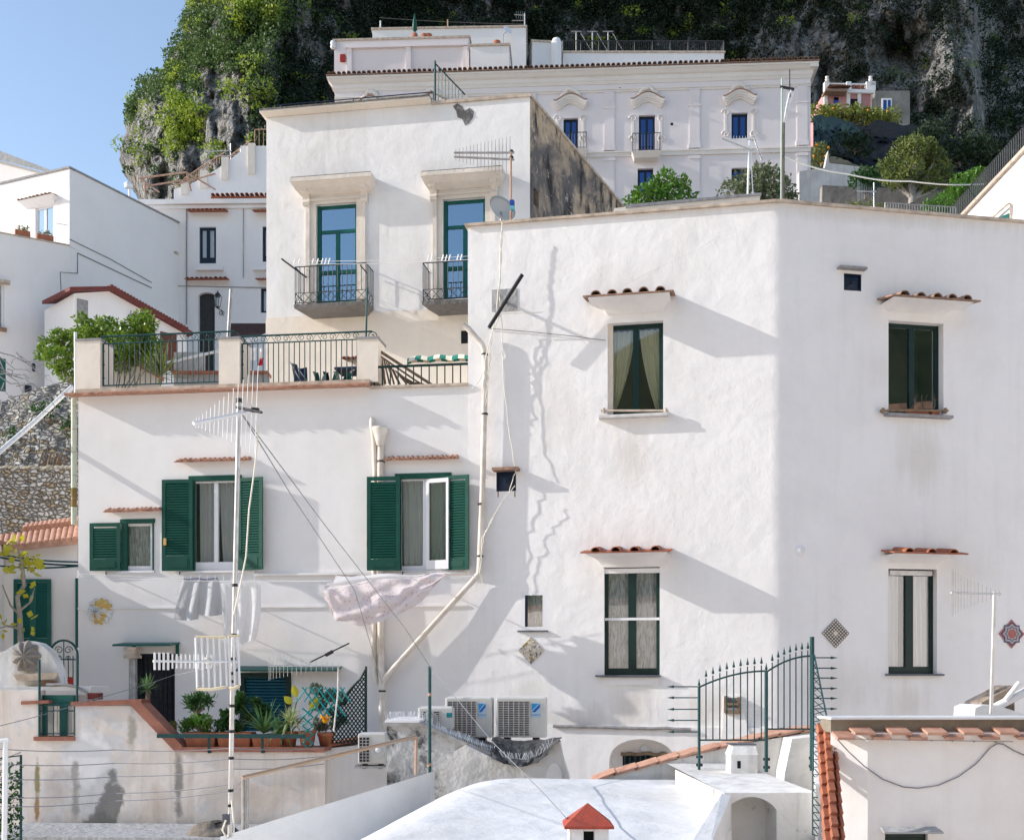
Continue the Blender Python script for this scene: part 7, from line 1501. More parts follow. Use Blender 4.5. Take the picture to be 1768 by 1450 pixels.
    for i in range(6):
        x = 522 + i * 13
        for sg in (-1, 1):
            a, b2 = TW.P(x + (0 if sg > 0 else 8), 1186, -.02 + .012 * sg), TW.P(x + sg * 36 + (0 if sg > 0 else 8), 1236, -.02 + .012 * sg)
            if sg > 0 and i > 3 : b2 = TW.P(x + 18, 1211, -.01)
            if sg < 0 and i < 3: b2 = TW.P(x - 18 + 8, 1211, -.03)
            m.tube([a, b2], .013, 4)
    for k in range(5): 
        y = 1222 + k * 15
        m.tube([TW.P(522, y, -.01), TW.P(541, y + 16, -.01)], .013, 4); m.tube([TW.P(541, y, -.03), TW.P(522, y + 16, -.03)], .013, 4)
    m.build('slats', teal, lt)
    ft = thing('fan_trellis', 'dark green fan shaped trellis with a curved top against the drainpipe', 'trellis', TW.P(610, 1290, -.4)); fr = TW; m = MB(); outl = lambda x: np.interp(x, [575, 590, 600, 612, 622, 632], [1226, 1212, 1195, 1182, 1172, 1153])
    m.tube([fr.P(632, 1150, -.4), fr.P(632, 1284, -.4)], .022, 5); m.tube([fr.P(x, outl(x), -.4) for x in (578, 586, 592, 600, 612, 622, 632)], .022, 5); m.build('trellis_frame', M['dkgreen'], ft); m = MB()
    for c_ in range(-14, 16):
        for sg in (1, -1):
            seg = []
            for i in range(41):
                x = 570 + 62 * i / 40; y = 1235 + c_ * 9 + sg * 1.35 * (x - 601)
                if outl(x) - 3 <= y <= 1284: seg.append(fr.P(x, y, -.40 + .012 * sg))
            if len(seg) > 2: m.tube([seg[0], seg[-1]], .011, 4)
    m.build('slats', M['dkgreen'], ft)
    # things on the railed terrace of the shuttered house
    y0 = LTR + .02
    def at(x, y, w): return L1.P(x, y, w)
planters()

def upper_terrace():
    z = LT + .12
    # stair wall with terracotta coping seen through the railing
    k = Fr.thru(220, 27.6, 0); px = k.px; t = thing('garden_wall', 'cream garden wall with a sloping terracotta coping seen through the terrace railing', 'wall', k.P(225, 680, -.2)); m = MB(); m.prism(k, [px(160, 690), px(275, 690), px(275, 650), px(180, 596), px(160, 596)], -.25, 0); m.build('wall', M['cream'], t); m = MB(); m.prism(k, [px(178, 597), px(182, 590), px(278, 647), px(276, 654)], -.3, .05); m.build('coping', M['terra'], t)
    # lemon tree
    b = P(190, 690, 27.0); blobs = [(P(x, y, 27.0 + d).x, 27.0 + d, P(x, y, 27 + d).z, r) for x, y, d, r in ((85, 600, .5, .28), (100, 620, 0, .35), (115, 640, .3, .3), (120, 590, .6, .36), (150, 585, .2, .38), (165, 572, .8, .36), (190, 575, .3, .42), (210, 590, 0, .4), (235, 566, .5, .34), (250, 560, .2, .3), (230, 600, .5, .45), (255, 595, .6, .35), (140, 550, .4, .16), (265, 620, .4, .3), (215, 620, .6, .4), (78, 612, .2, .2), (100, 580, .3, .22), (248, 545, .3, .16), (180, 600, .5, .45))]
    shrub('lemon_tree', 'leafy lemon tree spilling past the corner pier of the railed terrace', 'tree', (b.x, b.y, b.z - 1), blobs, 9000, leafmat('lemon_leaves_bright', (.05, .14, .012, 1), (.26, .36, .04, 1), .35, .4, 5), .10, 21, .03)
    # palm-like cycad in the corner and garden bits
    c = P(278, 650, 26.2); tt = thing('cycad', 'spiky yellow green cycad behind the terrace railing', 'plant', c); m = MB(); r = random.Random(3)
    for i in range(60):
        az, el = r.uniform(0, 6.283), r.uniform(.1, 1.5); d = Vector((math.cos(az) * math.cos(el), math.sin(az) * math.cos(el), math.sin(el))); s = Vector((-math.sin(az), math.cos(az), 0)); L = r.uniform(.5, .9); q = c + d * L - Vector((0, 0, .25 * L * (1 - math.sin(el)))); m.quad(c - s * .01, c.lerp(q, .5) - s * .035, q, c.lerp(q, .5) + s * .035)
    m.build('leaves', M['leaf_o'], tt)
    # white pole slung across, laundry rack, folded chairs, chest, striped cushion, ladder of canes
    m = MB(); m.tube([P(280, 628, 26.0), P(378, 606, 26.6)], .03, 7); m.tube([P(378, 606, 26.6), P(462, 577, 27.0)], .03, 7); tag(m.build('white_pole', M['whitemetal']), 'long white pole lying slantwise behind the terrace railing', 'pole')
    yd = Fr.thru(420, 29.0, 0); m = MB(); m.pbox(yd, 300, 645, 462, 690, -.3, 0); m.pbox(yd, 300, 608, 350, 650, -.3, -.05); ty = thing('yard_wall', 'low grey yard wall behind the terrace railing with a red tiled top', 'wall', yd.P(380, 690, -.2)); m.build('wall', M['concrete'], ty); m = MB(); m.pbox(yd, 296, 640, 462, 645, -.4, .08); m.build('tile_top', M['tile'], ty)
    ln = MB(); ln.tube([P(405, 602, 27.4), P(462, 600, 27.4)], .008, 4); tag(ln.build('clothesline', M['rope']), 'short clothesline in the yard behind the terrace railing', 'clothesline')
    for x0, x1, y1, cmat, lab in ((418, 428, 626, 'curtain_w', 'white cloth at the left of the short yard line'), (431, 441, 622, 'curtain_w', 'white cloth second along the short yard line'), (445, 455, 620, 'curtain_w', 'white cloth nearest the tall house on the short yard line'), (449, 456, 631, None, 'red sock hanging lowest on the short yard line')):
        m = MB(); ya = 602 if cmat else 618; m.grid(lambda u, v: P(x0 + (x1 - x0) * u - 3 * v * (0 if cmat else 1), ya + (y1 - ya) * v, 27.38 + .03 * math.sin(u * 7) - (0 if cmat else .03)), 6, 6); o = m.build('laundry', M[cmat] if cmat else clothmat('red_cotton', (.55, .02, .05, 1), .2)); tag(o, lab, 'laundry')
    blu = mottled('dark_blue_fabric', (.012, .02, .06, 1), (.02, .03, .08, 1), 5, .7, 0)
    for (p, lab) in ((((503, 627), (512, 629), (518, 658), (508, 658)), 'narrow dark blue folded chair behind the railing, left one'), (((516, 637), (529, 634), (530, 659), (516, 659)), 'wider dark blue folded chair behind the railing, right one')):
        m = MB(); q = [L1.px(*a, -.9) for a in p]; m.prism(L1, q, -.95, -.9); ch = m.build('folded_chair', blu); tag(ch, lab, 'chair')
        m = MB(); m.tube([L1.P(p[0][0] - 2, p[0][1] - 2, -.87), L1.P(p[2][0] + 2, p[2][1] + 2, -.87)], .012, 4); m.build('leg', M['galv'], ch)
    m = MB(); t = thing('folding_table', 'blue topped folding table piled with green cushions at the right end of the terrace', 'table', L1.P(590, 660, -1)); m.pbox(L1, 577, 633, 620, 637, -1.4, -.8); m.build('tabletop', blu, t); m = MB(); m.tube([L1.P(612, 637, -.85), L1.P(585, 660, -.85)], .02, 4); m.tube([L1.P(585, 637, -1.3), L1.P(612, 660, -1.3)], .02, 4); m.build('leg', M['whitemetal'], t)
    rr = random.Random(1)
    for i, x in enumerate((549, 557, 566, 575, 584, 594, 604)):
        m = MB(); a = L1.P(x, 659, -.75); m.grid(lambda u, v: a + Vector(((u - .5) * .10 + (.08 * v if i % 2 else -.05 * v), .05 * math.sin(u * 5 + v * 4), v * .20)), 5, 5); o = m.build('folded_cloth', clothmat('cloth_' + 'abcdefg'[i], [(.02, .10, .08, 1), (.30, .38, .34, 1), (.01, .02, .03, 1)][i % 3], .2)); tag(o, 'green and black cloth bundle slumped on the terrace floor by the blue table', 'cloth', 'cloth bundles on the terrace')
    m = MB(); t3 = thing('lean_to_roof', 'tiny red tiled lean-to above the folding table', 'roof', L1.P(605, 640, -1.6)); coppi(m, L1, L1.px(592, 614, -1.6)[0], L1.px(622, 614, -1.6)[0], L1.px(605, 613, -1.6)[1], -2.2, -1.5, 4, .06, .1); m.build('roof_tiles', M['tile'], t3); m = MB(); m.hexa([L1.P(594, 617, -1.7), L1.P(622, 617, -1.7), L1.P(622, 640, -1.7), L1.P(606, 626, -1.7), L1.P(594, 617, -2.1), L1.P(622, 617, -2.1), L1.P(622, 640, -2.1), L1.P(606, 626, -2.1)]); m.build('bracket', M['cream'], t3)
    st = bpy.data.materials.new('striped_canvas'); st.use_nodes = True; b_ = st.node_tree.nodes['Principled BSDF']; b_.inputs['Roughness'].default_value = .9; wv = nd(st, 'ShaderNodeTexWave'); wv.inputs['Scale'].default_value = 1.25; wv.bands_direction = 'X'; lk(st, coords(st), wv.inputs['Vector']); lk(st, ramp(st, wv.outputs['Fac'], .49, .51, (.80, .72, .56, 1), (.005, .20, .14, 1)), b_.inputs['Base Color'])
    m = MB(); m.grid(lambda u, v: L1.P(703 + 106 * u, 626 - 11 * math.sin(math.pi * min(1, v * .9 + .1)) - 4 * abs(math.sin(u * 9)) * (1 - v * .3) + 4 * (1 - u) ** 3, -.5 - .7 * v), 44, 8); o = m.build('striped_awning', st); tag(o, 'green and cream striped canvas sagging behind the small balcony rail', 'awning')
    m = MB(); t = thing('cane_ladder', 'bundle of old canes and planks leaning behind the small balcony rail', 'ladder', L1.P(700, 664, -.5)); 
    for i in range(14): m.tube([L1.P(655 + i * 4, 612 + i * 4.0 + rr.uniform(-2, 3), -.35 - .02 * i), L1.P(662 + i * 5.5 + rr.uniform(-4, 4), 663, -.28)], .018, 4)
    m.build('canes', M['wood'], t); m = MB(); m.tube([L1.P(652, 604, -.3), L1.P(745, 664, -.25)], .03, 5); m.tube([L1.P(652, 612, -.3), L1.P(728, 664, -.25)], .02, 5); m.build('pole', M['wood'], t)
upper_terrace()

# ---------------------------------------------------------------- far left: rubble walls, tile roofed cottage, shrine
def drystone(name, sc=7.5, mor=0):
    m = newmat(name, (.4, .38, .34, 1), .95, 0, .1); b = m.node_tree.nodes['Principled BSDF']; v = coords(m, (1, 1, 1.6))
    wv = nd(m, 'ShaderNodeVectorMath', operation='MULTIPLY_ADD'); nn = nd(m, 'ShaderNodeTexNoise'); nn.inputs['Scale'].default_value = 3; lk(m, v, nn.inputs['Vector']); lk(m, nn.outputs['Color'], wv.inputs[0]); wv.inputs[1].default_value = (.24, .24, .24); lk(m, v, wv.inputs[2])
    e = nd(m, 'ShaderNodeTexVoronoi'); e.feature = 'DISTANCE_TO_EDGE'; e.inputs['Scale'].default_value = sc; lk(m, wv.outputs[0], e.inputs['Vector']); c = nd(m, 'ShaderNodeTexVoronoi'); c.inputs['Scale'].default_value = sc; lk(m, wv.outputs[0], c.inputs['Vector'])
    sep = nd(m, 'ShaderNodeSeparateColor'); lk(m, c.outputs['Color'], sep.inputs[0]); st = ramp(m, sep.outputs[0], 0, 1, (.42, .39, .34, 1), (.68, .66, .62, 1)); st = mix(m, ramp(m, sep.outputs[1], .8, .82), st, (.36, .26, .13, 1)); st = mix(m, .35, st, mix(m, noise(m, v, 14, 4), (.2, .18, .15, 1), (.6, .58, .54, 1)))
    lk(m, mix(m, ramp(m, e.outputs['Distance'], .01, .07), (.10, .09, .08, 1) if not mor else (.36, .35, .33, 1), st), b.inputs['Base Color']); bp = nd(m, 'ShaderNodeBump'); bp.inputs['Strength'].default_value = 1; bp.inputs['Distance'].default_value = .12; lk(m, ramp(m, e.outputs['Distance'], .0, .2), bp.inputs['Height']); lk(m, bp.outputs[0], b.inputs['Normal']); return m
def far_left():
    k = Fr.thru(60, 27.5, .04); px = k.px; t = thing('dry_stone_wall', 'dry stone retaining wall of pale rubble left of the shuttered house', 'wall', k.P(60, 960, -.3)); m = MB(); m.prism(k, [px(-80, 980), px(132, 980), px(132, 811), px(60, 810), px(-80, 806)], -.5, 0); m.build('wall', drystone('dry_stone'), t)
    m = MB(); rr = random.Random(2)
    for i in range(22): x = -40 + i * 8; m.lathe(k.P(x, 811, -.2), [(.001, -.06), (.16, -.05), (.19, .01), (.12, .07), (.001, .09)], 7, (rr.uniform(-.3, .3), rr.uniform(-.3, .3), 1))
    m.build('cap_stones', mottled('cap_stone', (.36, .30, .2, 1), (.45, .42, .36, 1), 4, .95, .5), t)
    g = Fr.thru(60, 29.5, .0); t = thing('rubble_bank', 'steep grey bank of rubble and mortar rising behind the dry stone wall', 'bank', g.P(60, 820, -.5)); rs = np.random.default_rng(4)
    def fn(u, v):
        x = -80 + 215 * u; yt = np.interp(x, [-80, 0, 60, 125, 140], [720, 695, 672, 654, 650]); y = 830 + (yt - 830) * v; n = fbm(np.array([u * 9]), np.array([v * 7]), 12, 4)[0]; return g.P(x, y, .35 - 1.3 * v + .35 * (n - .5))
    m = MB(); m.grid(fn, 60, 40); bm = drystone('rubble_mortar', 5.5, 1); m.build('slope', bm, t)
    m = MB(); 
    for x in (70, 78, 86, 95, 104, 112, 100): m.tube([g.P(x - 6, 812, .75), g.P(x + rr.uniform(-2, 6), 778 + rr.uniform(-4, 12), .45)], .03, 4)
    w = m.build('stakes', M['wood'], t)
    lv = MB(); r = np.random.default_rng(6)
    for (x, y) in ((60, 705), (113, 733), (22, 748), (80, 712), (100, 700)): p = g.P(x, y, -.2); lv.leaves(np.array(p) + r.normal(size=(40, 3)) * .09, .12, 1.8, int(x))
    lv.build('weeds', M['leaf_d'], t)
    m = MB(); m.tube([P(-30, 805, 22.5), P(60, 728, 24.0), P(124, 668, 25.0)], .05, 7); tag(m.build('white_pipe', M['whitemetal']), 'white pipe slanting up across the rubble bank at far left', 'pipe')
    # bare branches hanging over the bank
    t = thing('bare_vine', 'thin bare branches hanging in front of the rubble bank', 'branches', P(20, 720, 24)); m = MB()
    for i in range(16):
        p = P(rr.uniform(-10, 40), rr.uniform(600, 690), 24); pts = [p]
        for _ in range(5): pts.append(pts[-1] + Vector((rr.uniform(-.05, .35), rr.uniform(-.1, .1), rr.uniform(-.28, .12))))
        m.tube(pts, [.014, .012, .010, .008, .006, .003], 4, False)
    m.build('twigs', M['coping_grey'], t)
    # cottage with a tiled roof
    k = Fr.thru(70, 24.3, .03); px = k.px; t = thing('cottage', 'small white cottage with a pale tiled roof and closed green shutters', 'house', k.P(60, 1200, -1)); m = MB(); s0, s1 = px(-90, 1000)[0], px(134, 1000)[0]; v0 = 6.5; vt = px(60, 940)[1]; m.poly([k.pt(s0, v0), k.pt(s1, v0), k.pt(s1, px(134, 930)[1]), k.pt(s0, px(-90, 948)[1])]); m.build('wall', M['white_left'], t)
    m = MB(); rows = 9
    for j, (ya, yb, wa, wb) in enumerate(((940, 920, .25, -.5), (912, 905, -.5, -1.0))):
        n = 20 if j == 0 else 12; xa0 = -60 if j == 0 else 45
        for i in range(n):
            x = xa0 + (140 - xa0) * i / n; dy = -(x - 60) * .12
            m.tube([k.P(x, ya + dy, wa), k.P(x + 4, yb + dy, wb)], .075, 6)
        m.hexa([k.P(xa0 - 6, ya + 8 - (xa0 - 60) * .12, wa), k.P(136, ya + 8 - 9, wa), k.P(136, ya - 9, wa), k.P(xa0 - 6, ya - (xa0 - 60) * .12, wa), k.P(xa0 - 6, yb + 8 - (xa0 - 60) * .12, wb), k.P(136, yb + 8 - 9, wb), k.P(136, yb - 9, wb), k.P(xa0 - 6, yb - (xa0 - 60) * .12, wb)])
    m.build('roof_tiles', M['tile_light'], t)
    for x0, x1 in ((26, 60), (59, 90)): s = px(x0, 1050)[0]; shutter(k.sub(s, .04, 0), px(x1, 1050)[0] - s, px(58, 1118)[1], px(58, 1000)[1], t, M['teal_frame'], .2)
    m = MB(); m.pbox(k, 130, 998, 135, 1118, .0, .06); m.build('shutter_edge', M['teal_frame'], t)
    for y0, y1 in ((953, 970), (958, 976), (975, 977)):
        m = MB(); a, b = k.P(-20, y0, .9), k.P(136, y1, .5); m.tube([a.lerp(b, i / 8) - Vector((0, 0, .05 * math.sin(math.pi * i / 8))) for i in range(9)], .018, 4); m.build('pergola_wire', M['irongreen'], t)
    # grape vine
    t = thing('grape_vine', 'old vine trunk with a few yellow leaves in front of the cottage shutters', 'vine', P(32, 1115, 22.8)); m = MB(); D = 22.8; m.tube([P(36, 1115, D), P(34, 1060, D), P(30, 1030, D), P(42, 1010, D), P(38, 970, D), P(30, 945, D)], [.06, .05, .045, .04, .03, .015], 6); m.tube([P(33, 1060, D), P(18, 1045, D), P(4, 1010, D)], [.03, .02, .012], 5); m.tube([P(34, 1085, D), P(12, 1080, D), P(0, 1084, D)], [.03, .02, .012], 5); m.tube([P(33, 1055, D), P(52, 1040, D), P(60, 1015, D)], [.03, .02, .01], 5); m.build('trunk', mottled('vine_bark', (.36, .33, .28, 1), (.22, .19, .15, 1), 8, .9, .4), t)
    lv = MB(); r = np.random.default_rng(8); pts = []
    for (x, y, n) in ((30, 945, 10), (10, 945, 8), (45, 975, 14), (52, 955, 8), (52, 1020, 5), (48, 1075, 6), (6, 1083, 7), (40, 985, 10), (0, 1070, 4), (24, 965, 8)): pts.append(np.array(P(x, y, D)) + r.normal(size=(n, 3)) * .07)
    lv.leaves(np.concatenate(pts), .17, 1.15, 8, -.3); lv.build('leaves', M['leaf_y'], t)
    # shrine gable with its carved stone
    k = Fr.thru(50, 20.9, .0); px = k.px; t = thing('shrine', 'whitewashed rounded gable with a carved grey stone shell and a basin shelf', 'shrine', k.P(50, 1190, -.2)); m = MB(); prof = [(-60, 1192), (106, 1192), (103, 1172), (96, 1145), (82, 1122), (66, 1110), (48, 1106), (30, 1110), (10, 1122), (-10, 1130), (-60, 1140)]; m.prism(k, [px(*q) for q in prof], -.35, 0); m.build('gable', M['dirtywhite'], t)
    m = MB(); c = px(46, 1132); R = px(70, 1132)[0] - c[0]
    def sh(u, v): a = 2 * math.pi * u; rr_ = R * v * (1 + .10 * math.cos(9 * a) * v); return k.pt(c[0] + rr_ * math.cos(a), c[1] + rr_ * math.sin(a) * 1.05, .02 + (.12 + .05 * math.cos(9 * a) * v) * (1 - v ** 3))
    m.grid(sh, 90, 8); m.pbox(k, 30, 1140, 65, 1158, -.01, .07); m.build('carved_shell', mottled('carved_stone', (.30, .28, .25, 1), (.18, .16, .14, 1), 9, .95, .6), t)
    m = MB(); m.hexa([k.P(30, 1176, .22), k.P(94, 1172, .22), k.P(102, 1160, .30), k.P(22, 1164, .30), k.P(30, 1176, -.02), k.P(94, 1172, -.02), k.P(102, 1160, -.02), k.P(22, 1164, -.02)]); m.build('basin_shelf', M['coping_cream'], t)
    m = MB(); m.pbox(k, -60, 1185, 156, 1192, -.6, .4); m.build('slab', M['roofwhite'], t); m = MB(); m.pbox(k, 66, 1175, 96, 1184, -.02, .1); m.build('brick', M['tile_old'], t)
    # arched iron gate
    g = Fr.thru(110, 21.8, .0); gt = thing('iron_gate', 'small arched iron garden gate behind the shrine', 'gate', g.P(110, 1190, 0)); m = MB(); px = g.px; m.tube([g.P(86, 1190, 0), g.P(86, 1130, 0)] + [g.P(110 - 24 * math.cos(math.pi * i / 10), 1130 - 25 * math.sin(math.pi * i / 10), 0) for i in range(1, 10)] + [g.P(134, 1130, 0), g.P(134, 1190, 0)], .022, 6); m.tube([g.P(86, 1138, 0), g.P(134, 1138, 0)], .014, 5); m.build('gate_frame', M['irongreen'], gt); m = MB()
    for x in (94, 102, 110, 118, 126): m.tube([g.P(x, 1190, 0), g.P(x, 1132 if x != 110 else 1107, 0)], .010, 5)
    for x, sg in ((102, -1), (118, 1)): m.tube(scroll(g.P(x, 1122, 0), g.pt(sg, 0) - g.pt(0, 0), .08, 1.3), .008, 4, False); m.tube(scroll(g.P(x, 1136, 0), g.pt(-sg, 0) - g.pt(0, 0), .05, 1.3), .008, 4, False)
    m.build('bars', M['irongreen'], gt)
    for x, y0, lab in ((113, 1168, 'red glazed jar at the gate, left one'), (122, 1166, 'red glazed jar at the gate, right one')):
        m = MB(); c = g.P(x, 1182, .15); m.lathe(c, [(.001, 0), (.045, 0), (.055, .08), (.03, .13), (.035, .15), (.001, .15)], 10); tag(m.build('jar', newmat('red_glaze_' + lab[-8:-4].strip(), (.40, .02, .015, 1), .35)), lab, 'jar')
    m = MB(); m.pbox(TW, 151, 1196, 170, 1207, -.3, -.1); tag(m.build('crate', mottled('dark_red_crate', (.16, .02, .02, 1), (.10, .015, .015, 1), 6, .6)), 'dark red crate on the terracotta coping by the bent pipe', 'crate')
    # net panel and white post at the bottom left corner
    k = Fr.thru(20, 17.5, 0); t = thing('garden_screen', 'green netted screen overgrown with ivy in the lower left corner', 'screen', k.P(20, 1460, 0)); m = MB(); m.tube([k.P(36, 1470, 0), k.P(36, 1303, 0), k.P(-20, 1312, 0)], .02, 5); m.build('screen_frame', M['irongreen'], t); m = MB()
    for i in range(9): y = 1312 + i * 18; m.tube([k.P(-20, y, -.01), k.P(36, y - 8 + (i % 2) * 14, -.01)], .006, 3); m.tube([k.P(-20, y + 8, -.01), k.P(36, y - 14, -.01)], .006, 3)
    m.build('netting', M['irongreen'], t); lv = MB(); r = np.random.default_rng(3); pp = [np.array(k.P(r.uniform(-20, 36), 1310 + 150 * r.random() ** .7, r.uniform(-.12, .05))) for _ in range(420)]; lv.leaves(np.array(pp), .075, 1.4, 3); lv.build('ivy', M['leaf_d'], t)
    k = Fr.thru(10, 15.5, 0); t = thing('line_post', 'white metal post with a short arm carrying the wires at the left edge', 'post', k.P(10, 1500, 0)); m = MB(); m.tube([k.P(7, 1500, 0), k.P(10, 1278, 0)], .035, 6); m.build('post', M['whitemetal'], t); m = MB(); m.tube([k.P(-20, 1279, 0), k.P(15, 1277, 0)], .03, 6); m.build('arm', M['whitemetal'], t)
far_left()
# ---------------------------------------------------------------- antennas, dish, poles and wires
def antennas():
    # tall foreground mast
    D = 9.6; base = P(397, 1440, D); bd = thing('antenna_mast', 'tall slim mast taped with black bands carrying a comb aerial and a grid aerial', 'antenna', base)
    m = MB(); m.tube([P(397, 1445, D), P(401, 1200, D), P(406, 1000, D), P(413, 695, D)], .020, 10); m.build('mast', M['alu'], bd)
    for y in (1010, 1096, 1137, 1162, 1176, 1218, 1262, 1308, 1364, 1390):
        x = np.interp(y, [695, 1000, 1200, 1445], [413, 406, 401, 397]); b = MB(); b.tube([P(x, y - 2.5, D), P(x, y + 2.5, D)], .0235, 10); b.build('tape_band', M['black'], bd)
    b = MB(); tail, tip = P(447, 707, D + .1), P(334, 731, D - .5); b.tube([tail, tip], .016, 6); e = b; up = Vector((.04, .0, 1)).normalized()
    for i in range(15):
        u = i / 14; p = tip.lerp(tail, .04 + .92 * u ** 1.2); L = .08 + .66 * u ** 1.4; e.tube([p - up * L * .5, p + up * L * .5], .0026, 4)
    e.build('boom', M['whitemetal'], bd)
    b = MB(); b.tube([P(408, 703, D), P(452, 712, D - .15)], .012, 5); c = P(441, 707, D); b.hexa([c + Vector(q) for q in ((-.03, -.02, -.02), (.03, -.02, -.025), (.03, -.02, .01), (-.03, -.02, .015), (-.03, .02, -.02), (.03, .02, -.025), (.03, .02, .01), (-.03, .02, .015))]); b.tube([P(413, 695, D), P(413, 688, D)], .03, 8); b.build('clamp', M['iron'], bd)
    # grid aerial half way down
    b = MB(); b.tube([P(264, 1141, D - .35), P(412, 1142, D)], .011, 6); e = b
    for i in range(14): u = i / 13; p = P(267, 1141, D - .35).lerp(P(365, 1141.5, D - .1), u); h = .058 + (.012 if i < 4 else 0); e.tube([p - Vector((0, 0, h)), p + Vector((0, 0, h))], .010 if i < 4 else .007, 5)
    e.build('boom', M['whitemetal'], bd)
    for x0, x1, y0, y1, s in ((339, 390, 1100, 1188, 'a'), (396, 412, 1098, 1186, 'b')):
        g = MB(); n = 6 if s == 'a' else 3
        for i in range(n): x = x0 + (x1 - x0) * i / (n - 1); g.tube([P(x - 1, y0, D - .05), P(x + 2, y1 - (3 if i == n - 1 else 0), D - .05)], .010, 5)
        g.build('reflector_rods', M['whitemetal'], bd); g = MB(); g.tube([P(x0 - 1, y0 - 1, D - .05), P(x1 + 1, y0, D - .05)], .011, 5); g.tube([P(x0, y1 + 1, D - .05), P((x0 + x1) / 2, y1 + 2, D - .07), P(x1 + 1, y1 - 3, D - .05)], .013, 5); g.build('reflector_frame', mottled('yellowed_plastic', (.66, .56, .36, 1), (.72, .64, .46, 1), 4, .6, 0), bd)
    b = MB(); b.tube([P(353, 1140, D - .1), P(363, 1140, D - .1)], .03, 6); b.build('dipole_box', M['cable'], bd)
    b = MB(); c = P(391, 1413, D - .02); b.hexa([c + Vector(q) for q in ((-.03, -.02, -.045), (.03, -.02, -.045), (.03, -.02, .04), (-.03, -.02, .04), (-.03, .02, -.045), (.03, .02, -.045), (.03, .02, .04), (-.03, .02, .04))]); b.build('junction_box', M['slate'], bd)
    b = MB(); b.tube([P(446, 735, D), P(441, 800, D - .03), P(430, 880, D - .03), P(425, 960, D - .03), P(415, 1010, D - .03), P(404, 1060, D - .03)], .007, 5); b.build('cable', M['cable'], bd); b = MB(); b.tube([P(400, 1380, D - .04), P(404, 1420, D - .04), P(404, 1440, D - .05), P(392, 1447, D - .06), P(384, 1432, D - .05), P(390, 1415, D - .05)], .008, 5); b.build('cable', M['cable'], bd)
    # guy wires from the mast
    for pts, lab in (([(418, 715, 9.6), (500, 850, 12), (560, 940, 15), (612, 1018, 18), (660, 1180, 22.0)], 'thin guy wire from the mast sweeping down behind the pink sheet'), ([(418, 715, 9.6), (560, 905, 13), (700, 1085, 16), (742, 1150, 16.5)], 'thin guy wire from the mast to the top of the green pole'), ([(742, 1150, 16.5), (850, 1280, 15.0), (940, 1370, 12), (978, 1412, 10.6)], 'thin wire from the green pole down to the red capped chimney')):
        q = [P(*p) for p in pts]; m = MB(); m.tube(q, .006, 4); tag(m.build('guy_wire', M['wire']), lab, 'wire')
    m = MB(); m.tube([P(742, 1372, 16.6), P(742, 1150, 16.6)], .024, 7); o = m.build('green_pole', M['irongreen']); tag(o, 'slim dark green pole at the head of the sloping parapet', 'pole'); m = MB(); m.tube([P(742, 1196, 16.58), P(742, 1201, 16.58)], .03, 6); m.tube([P(740, 1318, 16.58), P(742, 1322, 16.58)], .04, 6); m.build('clamp', M['rusty'], o)
    # aerial right, on the mound
    def am(name, lab, mast, r, tail, tip, n, l0, l1, up=(0, 0, 1)): return logperiodic(name, lab, mast, r, tip, tail, n, l0, l1, up)
    am('antenna', 'comb aerial on a white mast rising from the whitewashed mound', [P(1711, 1232, 12.4), P(1717, 1022, 12.4)], .022, P(1728, 1025, 12.3), P(1642, 1023, 12.0), 15, .06, .50)
    am('antenna', 'faint comb aerial beside the fan shaped trellis', [P(576, 1262, 18.4), P(583, 1200, 18.4), P(584, 1150, 18.4)], .012, P(588, 1150, 18.4), P(462, 1149, 18.2), 17, .10, .46)
    m = MB(); m.tube([P(535, 1143, 18.4), P(603, 1110, 18.6)], .012, 5); m.tube([P(562, 1131, 18.4), P(575, 1124, 18.4)], .03, 5); tag(m.build('stay_bar', M['black']), 'loose black metal arm above the comb aerial near the trellis', 'metal arm')
    # aerial and dish on the left end of the corner house roof
    R = R1; zb = RT + .02
    t = thing('antenna', 'double boomed aerial on a rusty mast at the left end of the corner house roof', 'antenna', R.pt(R.px(882, 385, -.3)[0], zb, -.3)); s = R.px(882, 385, -.3)[0]; mast = [R.pt(s, zb, -.3), R.P(882, 262, -.3)]; m = MB(); m.tube(mast, .022, 7); m.build('mast', M['rusty'], t)
    for ya, yb in ((264, 266), (276, 273)):
        m = MB(); a, b = R.P(888, ya, -.3), R.P(784, yb - 2, -.3); m.tube([a, b], .020, 6); e = m
        for i in range(16): p = b.lerp(a, .03 + .9 * i / 15); L = .15 + .5 * i / 15; e.tube([p - Vector((0, 0, L * .5)), p + Vector((0, 0, L * .5))], .0045, 3)
        e.build('boom', M['galv'], t)
    m = MB(); [m.lathe(R.P(883, y, -.32), [(.03, -.03), (.05, 0), (.03, .03)], 8) for y in (262, 272)]; m.build('clamp', M['iron'], t); m = MB(); m.pbox(R, 880, 345, 887, 354, -.36, -.27); m.build('amplifier', newmat('blue_plastic', (.02, .05, .3, 1), .5), t); m = MB(); m.pbox(R, 880, 355, 887, 362, -.36, -.27); m.build('amplifier', newmat('cyan_plastic', (.10, .36, .45, 1), .5), t)
    d = thing('satellite_dish', 'round pale satellite dish behind the aerial at the left end of the corner house roof', 'satellite dish', R.pt(R.px(866, 385, -.5)[0], zb, -.5)); c = R.P(866, 362, -.45); m = MB(); m.lathe(c, [(.001, .06), (.12, .05), (.22, .02), (.285, -.03), (.29, -.045), (.22, -.0), (.001, .03)], 28, (-.45, .8, -.35)); m.build('dish', M['coping_cream'] if 0 else mottled('dish_beige', (.60, .58, .53, 1), (.52, .49, .43, 1), 3, .5, 0), d); m = MB(); m.tube([R.pt(R.px(866, 385, -.5)[0], zb, -.4), R.P(866, 366, -.42)], .025, 6); m.build('mount', M['galv'], d)
